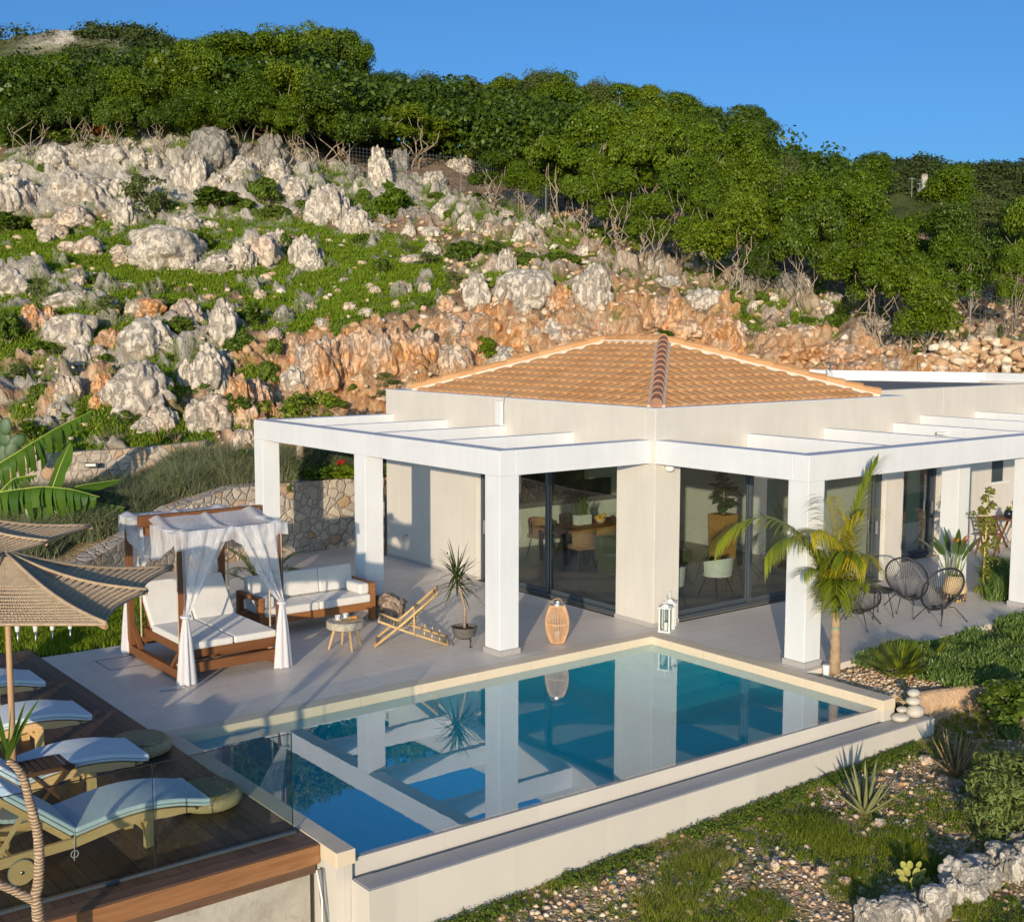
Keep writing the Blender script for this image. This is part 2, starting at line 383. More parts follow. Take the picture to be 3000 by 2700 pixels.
    om = t.n('ShaderNodeAttribute', _attribute_type='INSTANCER', _attribute_name='tint'); oc = t.n('ShaderNodeObjectInfo')
    ocs = t.n('ShaderNodeSeparateColor'); t.set(ocs, 'Color', oc.outputs['Color'])
    om_ = t.math('MULTIPLY', ocs.outputs[0], t.ramp(a, [(.30, 0.), (.62, 1.)]))
    col = t.mix(om_, col, t.ramp(bq, [(.3, (.62, .24, .075)), (.6, (.84, .46, .21)), (.8, (.85, .66, .45))]))
    col = t.mix(t.math('MULTIPLY', ocs.outputs[1], .8), col, (.13, .125, .12))
    crk = t.ramp(cr, [(.30, 1.), (.43, 0.)])
    col = t.mix(t.math('MULTIPLY', crk, .42), col, (.22, .165, .11))
    lich = t.ramp(t.noise(wp, 1.7, 6, .75), [(.62, 0.), (.74, .35)]); col = t.mix(lich, col, (.22, .25, .10))
    hb = t.math('ADD', t.math('MULTIPLY', t.ramp(cr, [(.25, 0.), (.5, 1.)]), 1.1), bq)
    M['rock'] = t.done(t.bsdf(col, .9, t.bump(hb, .95, .12), .15))
    # hillside
    t = NT('hillside'); wp = t.n('ShaderNodeNewGeometry').outputs['Position']
    gr, og, so = t.attr('grass'), t.attr('orange'), t.attr('soil')
    a = t.noise(wp, .5, 6, .6); bq = t.noise(wp, 4.5, 8, .72); fine = t.noise(wp, 22, 5, .7)
    cr = t.noise(t.n('ShaderNodeMapping', Vector=wp, Scale=(1.6, 1.6, .55)).outputs[0], 2.4, 8, .74, .8)
    rock = t.ramp(bq, [(.25, (.50, .44, .37)), (.55, (.72, .65, .55)), (.8, (.82, .76, .67))])
    org = t.ramp(bq, [(.28, (.60, .215, .06)), (.48, (.84, .42, .17)), (.6, (.85, .56, .32)), (.8, (.86, .72, .54))])
    rock = t.mix(t.math('MULTIPLY', og, t.ramp(a, [(.28, .35), (.6, 1.)])), rock, org)
    rock = t.mix(t.math('MULTIPLY', t.ramp(cr, [(.32, 1.), (.46, 0.)]), .6), rock, (.18, .11, .06))
    soil = t.ramp(fine, [(.3, (.20, .10, .045)), (.55, (.36, .22, .12)), (.72, (.58, .46, .33))])
    gs = t.ramp(t.math('ADD', t.math('MULTIPLY', fine, .5), t.math('MULTIPLY', bq, .5)), [(.3, (.05, .10, .012)), (.5, (.115, .19, .020)), (.7, (.22, .25, .05))])
    col = t.mix(so, rock, soil); col = t.mix(gr, col, gs)
    h = t.math('ADD', t.math('MULTIPLY', t.ramp(cr, [(.25, 0.), (.55, 1.)]), .9), t.math('ADD', bq, t.math('MULTIPLY', fine, .35)))
    M['hill'] = t.done(t.bsdf(col, .92, t.bump(h, .9, .16), .12))
    # garden soil
    t = NT('garden_soil'); wp = t.n('ShaderNodeNewGeometry').outputs['Position']
    v = t.n('ShaderNodeTexVoronoi'); t.set(v, 'Vector', wp); t.set(v, 'Scale', 17.); v2 = t.n('ShaderNodeTexVoronoi'); t.set(v2, 'Vector', wp); t.set(v2, 'Scale', 46.)
    a = t.noise(wp, 1.1, 5, .6); sep = t.n('ShaderNodeSeparateColor'); t.set(sep, 'Color', v.outputs['Color']); sep2 = t.n('ShaderNodeSeparateColor'); t.set(sep2, 'Color', v2.outputs['Color'])
    peb = t.ramp(sep.outputs[0], [(0, (.34, .20, .11)), (.45, (.54, .37, .23)), (1, (.70, .57, .43))])
    pe2 = t.ramp(sep2.outputs[0], [(0, (.22, .12, .06)), (.5, (.42, .26, .15)), (1, (.62, .47, .33))])
    col = t.mix(t.ramp(sep.outputs[1], [(.45, 0.), (.5, 1.)]), peb, pe2)
    col = t.mix(t.ramp(a, [(.46, 0.), (.66, .7)]), col, (.20, .21, .05))
    h = t.math('ADD', t.math('MULTIPLY', v.outputs['Distance'], -1.), t.math('MULTIPLY', v2.outputs['Distance'], -.5))
    M['soil'] = t.done(t.bsdf(col, .95, t.bump(h, .8, .03), .1))
    M['lawnsoil'] = plain('lawn_soil', (.035, .06, .012), .95, .4, 5, .5)
    M['farhill'] = None
    t = NT('far_hillside'); wp = t.n('ShaderNodeNewGeometry').outputs['Position']; n = t.noise(wp, .12, 8, .7); n2 = t.noise(wp, .5, 6, .7)
    gre = t.ramp(n2, [(.3, (.045, .065, .015)), (.7, (.115, .13, .04))]); roc = t.ramp(n2, [(.35, (.22, .19, .13)), (.6, (.62, .55, .46))])
    M['farhill'] = t.done(t.bsdf(t.mix(t.attr('rock'), gre, roc), .95, t.bump(n2, .8, 1.2), .1))
    M['pebble'] = plain('pale_pebble', (.56, .51, .43), .65, .1, 6, .15)
    t = NT('gravel_stone'); r = t.island(); bq = t.noise(t.n('ShaderNodeNewGeometry').outputs['Position'], 20, 5)
    col = t.ramp(r, [(0, (.48, .28, .15)), (.4, (.66, .47, .30)), (.75, (.78, .63, .46)), (1, (.82, .75, .64))])
    M['gravel'] = t.done(t.bsdf(t.mix(t.math('MULTIPLY', bq, .5), col, (.28, .18, .11)), .9, t.bump(bq, .5, .02), .15))
    M['concrete'] = None
    t = NT('rough_concrete'); co = t.coord('Object'); n = t.noise(co, 1.4, 7, .65); n2 = t.noise(co, 8, 7, .7, .5)
    col = t.ramp(n, [(.3, (.30, .27, .22)), (.6, (.47, .435, .37)), (.8, (.54, .50, .44))]); col = t.mix(t.ramp(n2, [(.55, 0.), (.7, .45)]), col, (.24, .20, .15))
    M['concrete'] = t.done(t.bsdf(col, .9, t.bump(n2, .5, .03), .15))
    # foliage
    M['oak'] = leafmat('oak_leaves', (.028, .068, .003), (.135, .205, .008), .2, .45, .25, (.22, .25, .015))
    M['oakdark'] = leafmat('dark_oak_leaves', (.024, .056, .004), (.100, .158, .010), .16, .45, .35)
    M['olive'] = leafmat('grey_green_leaves', (.060, .088, .018), (.15, .18, .05), .2)
    M['shrub'] = leafmat('shrub_leaves', (.06, .12, .010), (.17, .24, .03), .25)
    M['bracken'] = leafmat('rust_leaves', (.20, .070, .014), (.38, .15, .03), .2)
    M['grass'] = leafmat('grass_blades', (.09, .18, .006), (.24, .32, .02), .3, .55, .2)
    M['drygrass'] = leafmat('garden_grass', (.095, .155, .008), (.26, .30, .03), .3, .55, .2, (.50, .38, .14))
    M['ice'] = leafmat('succulent_leaves', (.045, .10, .018), (.125, .20, .04), .12, .4, .4, (.17, .21, .06))
    M['banana'] = leafmat('banana_leaf', (.045, .115, .008), (.12, .22, .016), .35, .35, .5)
    M['palm'] = leafmat('palm_leaflets', (.085, .145, .008), (.27, .31, .022), .3, .4, .4)
    M['palmgold'] = leafmat('yellow_palm_leaflets', (.34, .32, .015), (.55, .44, .025), .35, .4, .4)
    M['fan'] = leafmat('fan_palm_blades', (.095, .15, .014), (.25, .29, .026), .3, .4, .35)
    M['aloe'] = leafmat('aloe_leaves', (.15, .17, .07), (.26, .26, .11), .08, .45, .4)
    M['aloered'] = leafmat('sunburnt_aloe_leaves', (.20, .15, .075), (.36, .25, .13), .08, .45, .4)
    M['lavender'] = leafmat('lavender_stems', (.085, .115, .065), (.20, .225, .13), .25, .7, .15, (.30, .27, .15))
    M['cactus'] = plain('cactus_pad', (.30, .29, .06), .55, .2, 12, .3)
    M['pear'] = plain('pear_pad', (.06, .11, .045), .5, .2, 6, .2)
    M['darkleaf'] = leafmat('dark_glossy_leaves', (.012, .035, .008), (.035, .085, .015), .15, .3, .5)
    M['dracaena'] = leafmat('dracaena_leaves', (.030, .055, .012), (.10, .13, .03), .2, .4, .4)
    M['flower'] = plain('orange_flower', (.80, .25, .03), .5, .2, 9)
    M['redflower'] = plain('red_flower', (.55, .02, .02), .5, .2, 9)
    t = NT('bark'); co = t.coord('Object', 1, (1, 1, .3)); n = t.noise(co, 9, 7, .7)
    M['bark'] = t.done(t.bsdf(t.ramp(n, [(.3, (.17, .13, .09)), (.55, (.37, .30, .22)), (.75, (.52, .44, .33))]), .9, t.bump(n, .7, .03), .15))
    t = NT('ringed_bark'); co = t.coord('Object'); w = t.n('ShaderNodeTexWave', _bands_direction='Z'); t.set(w, 'Vector', co); t.set(w, 'Scale', 11.); t.set(w, 'Distortion', 5.); t.set(w, 'Detail', 4.)
    n = t.noise(co, 14, 6)
    M['ringbark'] = t.done(t.bsdf(t.ramp(t.math('MULTIPLY', t.math('ADD', w.outputs['Fac'], n), .5), [(.25, (.24, .145, .09)), (.5, (.44, .31, .20)), (.75, (.60, .47, .34))]), .85, t.bump(w.outputs['Fac'], .8, .015), .15))
    M['palmbark'] = plain('palm_bark', (.42, .29, .18), .9, .35, 7, .8, .15, bdist=.03)
    M['stem'] = plain('green_stem', (.16, .20, .05), .6, .2, 9)
    M['terracotta'] = plain('pot_clay', (.62, .38, .18), .7, .15, 9)
    M['potgrey'] = plain('dark_pot', (.12, .11, .10), .55, .3, 9, .3)
    M['potsoil'] = plain('pot_soil', (.10, .055, .03), .95, .4, 20, .6)
    M['ochre'] = plain('ochre_planter', (.42, .22, .045), .6, .12, 4, .1)
    M['tan'] = cloth('tan_leather', (.30, .175, .085)); M['greenfab'] = cloth('olive_fabric', (.085, .095, .05))
    M['intwall'] = plain('interior_plaster', (.62, .61, .56), .8, .05, 2, .05); M['intfloor'] = plain('interior_floor', (.25, .235, .215), .4, .1, 1.2, .03)
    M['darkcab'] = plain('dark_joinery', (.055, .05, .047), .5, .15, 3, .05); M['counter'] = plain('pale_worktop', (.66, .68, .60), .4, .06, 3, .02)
    M['china'] = plain('white_china', (.75, .75, .73), .25, .03, 6, 0); M['chinapat'] = plain('dark_china_pattern', (.03, .03, .04), .3)
    M['pastry'] = plain('croissant', (.62, .30, .08), .6, .3, 20, .4)
    M['navy'] = plain('navy_glaze', (.015, .02, .035), .2, .2, 6, 0); M['band'] = None
    t = NT('woven_band'); co = t.coord('Object'); s_ = t.n('ShaderNodeTexVoronoi'); t.set(s_, 'Vector', t.coord('Object', 1, (45, 45, 25))); t.set(s_, 'Scale', 1.)
    hs = t.n('ShaderNodeSeparateColor'); t.set(hs, 'Color', s_.outputs['Color'])
    M['band'] = t.done(t.bsdf(t.ramp(hs.outputs[0], [(0, (.02, .02, .025)), (.5, (.03, .04, .10)), (.62, (.45, .10, .05)), (.75, (.55, .42, .08)), (.9, (.5, .5, .5))], 'CONSTANT'), .8))
    t = NT('tropical_print'); co = t.coord('Object'); v = t.n('ShaderNodeTexVoronoi'); t.set(v, 'Vector', co); t.set(v, 'Scale', 8.)
    hs = t.n('ShaderNodeSeparateColor'); t.set(hs, 'Color', v.outputs['Color'])
    c_ = t.ramp(hs.outputs[0], [(0, (.72, .69, .62)), (.35, (.10, .20, .05)), (.6, (.72, .69, .62)), (.7, (.62, .20, .10)), (.82, (.72, .69, .62)), (.92, (.25, .32, .08))], 'CONSTANT')
    M['print'] = t.done(t.bsdf(t.mix(t.ramp(v.outputs['Distance'], [(.35, 0.), (.42, 1.)]), c_, (.72, .69, .62)), .85))
    M['led'] = plain('lamp_diffuser', (.80, .78, .70), .4, .02, 3, 0)
    M['candle'] = plain('candle_wax', (.82, .80, .74), .5, .03, 5, 0)
    M['pipe'] = plain('grey_conduit', (.22, .23, .23), .5)
    M['wire'] = plain('fence_wire', (.42, .43, .42), .4, .1, 5, 0, .5, .8)
    M['fruit'] = plain('fruit', (.62, .34, .03), .45, .5, 12)
    M['brass'] = plain('tray_wood', (.50, .33, .15), .5)
build_mats()
# ------------------------------------------------------------------ hillside: rows of (v, depth) for columns u of the photograph
HU = np.array([-900, -300, 0, 300, 600, 800, 1100, 1500, 1900, 2300, 2700, 3000, 3600, 4200], float)
HV = np.array([  # r-2      r-1 foot    cliff foot  cliff top   grass       ridge foot  ridge top   wood        crest       beyond
 [(1560, 29.5), (1420, 30.4), (1260, 33), (950, 38), (760, 45), (640, 50), (470, 55), (400, 70), (350, 85), (520, 120)],
 [(1560, 29.5), (1420, 30.4), (1260, 33), (950, 38), (760, 45), (640, 50), (470, 55), (400, 70), (350, 85), (520, 120)],
 [(1560, 29.4), (1325, 30.3), (1200, 32.3), (940, 37.5), (760, 45), (640, 50), (470, 55), (400, 70), (345, 85), (520, 120)],
 [(1560, 29.4), (1315, 30.4), (1170, 32.5), (930, 37.5), (780, 45), (640, 50), (395, 56), (375, 70), (335, 85), (520, 120)],
 [(1500, 29.6), (1330, 30.8), (1170, 33.2), (960, 37), (800, 44), (640, 50), (400, 56), (360, 70), (325, 85), (500, 120)],
 [(1460, 28.6), (1385, 29.4), (1190, 33.5), (1000, 35.5), (850, 42), (650, 50), (430, 56), (350, 70), (305, 85), (500, 120)],
 [(1450, 28.6), (1380, 29.4), (1120, 35), (915, 37), (770, 44), (640, 52), (500, 58), (440, 72), (410, 85), (560, 120)],
 [(1470, 33), (1300, 34), (1100, 36.5), (840, 39), (720, 46), (620, 52), (550, 58), (475, 72), (440, 86), (600, 120)],
 [(1440, 33.5), (1250, 34.5), (1030, 37), (850, 39.5), (780, 45), (690, 50), (615, 56), (530, 72), (480, 86), (680, 120)],
 [(1420, 34), (1230, 35), (1070, 37.2), (960, 39), (850, 43.5), (770, 48), (700, 54), (640, 68), (600, 80), (800, 110)],
 [(1420, 34), (1230, 35), (1090, 37), (1010, 39), (920, 42.5), (860, 46), (790, 52), (735, 64), (705, 76), (900, 105)],
 [(1420, 34), (1230, 35), (1100, 37), (1040, 39), (960, 42), (900, 45), (840, 50), (800, 62), (780, 74), (960, 100)],
 [(1420, 34), (1230, 35), (1100, 37), (1040, 39), (980, 42), (920, 45), (880, 50), (850, 62), (840, 74), (1000, 100)],
 [(1420, 34), (1230, 35), (1100, 37), (1040, 39), (980, 42), (920, 45), (880, 50), (850, 62), (840, 74), (1000, 100)]], float)
for _k in (7, 8, 9): HV[:, _k, 1] = HV[:, 6, 1]+(HV[:, _k, 1]-HV[:, 6, 1])*.42
def hcol(u):
    u = min(max(u, HU[0]), HU[-1]); k = int(np.clip(np.searchsorted(HU, u)-1, 0, len(HU)-2)); t = (u-HU[k])/(HU[k+1]-HU[k]); t = t*t*(3-2*t)*.5+t*.5
    return HV[k]*(1-t)+HV[k+1]*t
def hill_at(u, v):
    c = hcol(u); vs, ds = c[:9, 0], c[:9, 1]
    return at(u, v, float(np.interp(-v, -vs, ds)))
def inpoly(x, y, poly):
    r = np.zeros(np.shape(x), bool); n = len(poly); j = n-1
    for i in range(n):
        xi, yi = poly[i]; xj, yj = poly[j]
        r ^= ((yi > y) != (yj > y)) & (x < (xj-xi)*(y-yi)/((yj-yi) or 1e-9)+xi); j = i
    return r
D_ = 1.4837                                           # the polygons below are in 2022-px photograph coordinates
CLIFF = [(470, 700), (520, 655), (640, 645), (760, 650), (820, 625), (900, 640), (960, 610), (1090, 640), (1150, 570), (1240, 575), (1300, 590), (1400, 590), (1470, 670), (1600, 650), (1700, 690), (2060, 735), (2060, 860), (470, 905)]
LEFTROCK = [(-400, 520), (30, 520), (150, 545), (330, 580), (450, 590), (490, 650), (520, 760), (510, 900), (400, 890), (-400, 900)]
UPPER = [(-400, 300), (0, 310), (80, 280), (250, 265), (420, 240), (560, 280), (700, 330), (900, 380), (1080, 420), (1200, 460), (1190, 510), (980, 455), (850, 450), (740, 445), (600, 430), (380, 440), (250, 425), (100, 430), (-400, 430)]
BOULD = [(230, 430), (380, 430), (450, 440), (560, 425), (640, 460), (635, 535), (560, 530), (400, 545), (270, 520)]
GRASSY = [(-400, 430), (100, 435), (250, 440), (600, 440), (860, 480), (900, 560), (830, 610), (660, 650), (500, 655), (470, 590), (330, 575), (150, 540), (-400, 510)]
SOILY = [(840, 445), (1180, 455), (1500, 520), (1700, 600), (2100, 680), (2100, 760), (1700, 690), (1480, 660), (1400, 600), (1200, 590), (1080, 600), (930, 600), (900, 540)]
def soft(u, v, poly, w):
    x, y = u/D_, v/D_
    jx = (fbm(np.stack([x/37, y/37, x*0], -1), 4, 3)-.5)*2*w; jy = (fbm(np.stack([x/37, y/37, x*0+9], -1), 4, 5)-.5)*2*w
    return inpoly(x+jx, y+jy, poly).astype(float)
def build_hill():
    us = np.arange(-900, 4210, 8.0); s0 = np.concatenate([np.linspace(0, 6, 215, endpoint=False), np.linspace(6, 9, 40)])
    C = np.array([hcol(u) for u in us]); k = np.clip(s0.astype(int), 0, 8); t = (s0-k)
    A = C[:, k, :]*(1-t)[None, :, None]+C[:, k+1, :]*t[None, :, None]      # (nu, ns, 2)
    V_, D = A[..., 0].T, A[..., 1].T; U_ = np.broadcast_to(us, V_.shape)
    P = CAM+(_f+_r*((U_-1500)/FPX)[..., None]-_u*((V_-PY)/FPX)[..., None])*D[..., None]
    cl = soft(U_, V_, CLIFF, 26); lr = soft(U_, V_, LEFTROCK, 30); up = soft(U_, V_, UPPER, 26); bo = soft(U_, V_, BOULD, 30); gz = soft(U_, V_, GRASSY, 26); sz = soft(U_, V_, SOILY, 26)
    n1 = fbm(P*.45, 5, 2); n2 = fbm(P*1.7, 4, 7)
    grass = np.clip(gz*sstep(.34, .44, n2*.6+n1*.4)*(1-bo*.5)+lr*sstep(.455, .54, n1*.5+n2*.5)+up*sstep(.51, .58, n2*.6+n1*.4)*.85+sz*sstep(.46, .54, n1*.5+n2*.5)*.85+cl*sstep(.60, .66, n1*.6+n2*.4)*.8+bo*sstep(.47, .54, n2)*.8, 0, 1)
    fade = sstep(300, 700, V_)
    soil = np.clip(sz*sstep(.40, .52, n2)*.9+(1-np.clip(cl+lr+up+gz+sz+bo, 0, 1))*.85+cl*sstep(.66, .74, fbm(P*1.1+5, 4, 8))*.4+lr*sstep(.62, .7, fbm(P*1.1+5, 4, 8))*.7, 0, 1)
    orange = np.clip(cl*1.0+lr*sstep(900, 1150, V_)*sstep(.42, .56, fbm(P*.7+4, 4, 9))*.9+sz*.35, 0, 1)
    rockm = np.clip(1-grass-soil*.7, 0, 1)
    # displacement
    Q = P*np.array([1, 1, .75]); rg = ridged(Q*.55, 5, 3); wo, w2 = worley(Q*.75+fbm(P*.8, 3, 4)[..., None]*.9, 5); ck = w2-wo
    wo3, w23 = worley(P*np.array([2.2, 2.2, 1.7])+fbm(P*2, 3, 4)[..., None]*.8, 8)
    disp = rockm*((rg-.55)*1.2+np.minimum(ck, .45)*1.25-.35+np.minimum(w23-wo3, .35)*.6+(fbm(P*5, 3, 5)-.5)*.18)+(1-rockm)*((n2-.5)*.35+(fbm(P*4, 3, 6)-.5)*.12)
    back = sstep(5.6, 6.6, s0)[:, None]; disp = disp*(1-back)+back*(n1-.5)*2.0
    keep = sstep(.25, 1.15, s0)[:, None]; disp = disp*keep
    du, dvv = np.gradient(P, axis=1), np.gradient(P, axis=0); N = np.cross(du, dvv); N /= np.linalg.norm(N, axis=-1)[..., None]+1e-9
    N[N[..., 2] < 0] *= -1; N = N*.7+np.array([-_f[0], -_f[1], .9])*.5; N /= np.linalg.norm(N, axis=-1)[..., None]
    P2 = P+N*disp[..., None]
    m, n = P2.shape[:2]; idx = np.arange(m*n).reshape(m, n)
    F = np.stack([idx[:-1, :-1], idx[:-1, 1:], idx[1:, 1:], idx[1:, :-1]], -1).reshape(-1, 4)
    me = bulk('hillside', P2.reshape(-1, 3), F, M['hill'], True)
    fattr(me, 'grass', grass.ravel()); fattr(me, 'orange', orange.ravel()); fattr(me, 'soil', soil.ravel())
    tag(link('hillside', me), kind='structure')
    return dict(P=P2, U=U_, V=V_, grass=grass, soil=soil, N=N, rock=rockm, cl=cl)
HILL = build_hill()
_HG = HILL['P']
def scatter(weight, n, umin=-250, umax=3250, smax=None, seed=1):
    g = np.random.default_rng(seed); W = weight.copy(); U_ = HILL['U']; W[(U_ < umin) | (U_ > umax)] = 0
    if smax: W[smax:] = 0
    # weight by ground area
    P = HILL['P']; ar = np.linalg.norm(np.cross(np.gradient(P, axis=1), np.gradient(P, axis=0)), axis=-1); W = (W*ar).ravel(); W /= W.sum()
    k = g.choice(W.size, n, p=W); i, j = np.unravel_index(k, weight.shape)
    i2 = np.minimum(i+1, P.shape[0]-1); j2 = np.minimum(j+1, P.shape[1]-1); a, b = g.random((n, 1)), g.random((n, 1))
    return P[i, j]*(1-a)*(1-b)+P[i2, j]*a*(1-b)+P[i, j2]*(1-a)*b+P[i2, j2]*a*b
# ------------------------------------------------------------------ stones, grass as bulk meshes
ICO = None
def ico_unit(sub):
    import bmesh
    bm = bmesh.new(); bmesh.ops.create_icosphere(bm, subdivisions=sub, radius=1.0)
    V = np.array([v.co[:] for v in bm.verts]); F = np.array([[v.index for v in f.verts] for f in bm.faces]); bm.free(); return V, F
def stones_mesh(name, P, size, mat, seed=2, sub=1, flat=(.55, .9)):
    g = np.random.default_rng(seed); V0, F0 = ico_unit(sub); n = len(P)
    size = np.broadcast_to(size, (n,)); sc = np.stack([g.uniform(.75, 1.3, n), g.uniform(.75, 1.3, n), g.uniform(*flat, n)], 1)*size[:, None]
    jit = 1+g.uniform(-.42, .36, (n, len(V0), 1)); an = g.uniform(0, 2*PI, n); c, s = np.cos(an), np.sin(an)
    W = V0[None]*jit*sc[:, None, :]; W = np.stack([W[..., 0]*c[:, None]-W[..., 1]*s[:, None], W[..., 0]*s[:, None]+W[..., 1]*c[:, None], W[..., 2]], -1)
    W += np.asarray(P)[:, None, :]+np.array([0, 0, 1])*(size*.25)[:, None, None]
    F = (F0[None]+(np.arange(n)*len(V0))[:, None, None]).reshape(-1, 3)
    return bulk(name, W.reshape(-1, 3), F, mat, False)
def blades_mesh(name, P, h, w, mat, per=5, spread=.1, seed=3, lean=.45, up=None):
    g = np.random.default_rng(seed); P = np.repeat(np.asarray(P), per, 0); n = len(P); h = np.repeat(np.broadcast_to(h, (n//per,)), per)*g.uniform(.6, 1.25, n)
    P = P+np.concatenate([g.normal(0, spread, (n, 2)), np.zeros((n, 1))], 1); an = g.uniform(0, 2*PI, n)
    side = np.stack([np.cos(an), np.sin(an), 0*an], 1)*w/2; ln = g.uniform(0, 2*PI, n); tip = np.stack([np.cos(ln), np.sin(ln), 0*ln], 1)*(h*g.uniform(0, lean, n)*1.6)[:, None]; tip[:, 2] = h
    mid = tip*np.array([.35, .35, .6])
    V = np.stack([P-side, P+side, P+mid+side*.7, P+tip, P+mid-side*.7], 1).reshape(-1, 3); b = (np.arange(n)*5)[:, None]
    F = np.concatenate([b+np.array([0, 1, 2]), b+np.array([0, 2, 4]), b+np.array([4, 2, 3])], 0)
    return bulk(name, V, F, mat, False)
def hill_cover():
    gw = HILL['grass']**2; P = scatter(gw*(HILL['V'] > 420), 42000, smax=215, seed=5)
    tag(link('hill_grass', blades_mesh('hill_grass', P, .10, .03, M['grass'], 4, .12, 6, .7)), kind='stuff')
    rw = np.clip(HILL['soil']+.35*HILL['rock']*HILL['cl']+.15*HILL['grass'], 0, 1)*(HILL['V'] > 500)
    P = scatter(rw, 4600, smax=200, seed=8); g = np.random.default_rng(4)
    tag(link('loose_stones', stones_mesh('loose_stones', P, .04+.15*g.random(len(P))**3.2, M['gravel'], 9)), kind='stuff')
hill_cover()
# ------------------------------------------------------------------ rocks
def rock_mesh(k, kind):
    V, F = ico_unit(5); g = np.random.default_rng(100+k); off = g.uniform(0, 50, 3)
    st = {'peak': (1, 1, .8), 'slab': (1, 1, 1), 'ball': (1, 1, .9), 'flute': (1.25, 1.25, .5)}[kind]
    Q = V*np.array(st)+off
    d = (fbm(Q*1.1, 3, k)-.5)*.7
    wo, w2 = worley(Q*(1.7 if kind != 'slab' else 1.2)+(fbm(Q*2, 2, k+3)-.5)[:, None]*.7, k); d += (np.minimum(w2-wo, .45)-.2)*(.62 if kind in ('peak', 'flute') else .45)
    d += (ridged(Q*2.6, 4, k+5)-.6)*(.34 if kind != 'slab' else .16)+(fbm(Q*8, 3, k+7)-.5)*.13
    W = V*(1+d)[:, None]
    if kind == 'peak': z = np.clip((W[:, 2]+.6)/1.6, 0, 1); W[:, :2] *= (1.1-.5*z)[:, None]
    if kind == 'flute': z = np.clip((W[:, 2]+.6)/1.6, 0, 1); W[:, :2] *= (1.0-.16*z)[:, None]
    if kind == 'slab': W[:, 2] = np.where(W[:, 2] > .55, .55+(W[:, 2]-.55)*.35, W[:, 2])
    # unit box: x, y within +-.5, z from -.35 to 1
    W[:, 0] /= np.ptp(W[:, 0]); W[:, 1] /= np.ptp(W[:, 1]); W[:, 2] = (W[:, 2]-W[:, 2].min())/np.ptp(W[:, 2])*1.35-.35
    me = bulk('rock_'+kind, W, F, M['rock'], True); return me
ROCKS = {kd: [rock_mesh(i+10*j, kd) for i in range(3)] for j, kd in enumerate(('peak', 'slab', 'ball', 'flute'))}
ZA = lambda x, y: (x/2.022, y/2.022)
ZB = lambda x, y: (900+x/2.022, 100+y/2.022)
ZC = lambda x, y: (x/2.5275, 700+y/2.5275)
ZD = lambda x, y: (700+x/1.838, 600+y/1.838)
ZE = lambda x, y: (1900+x/1.838, 200+y/1.838)
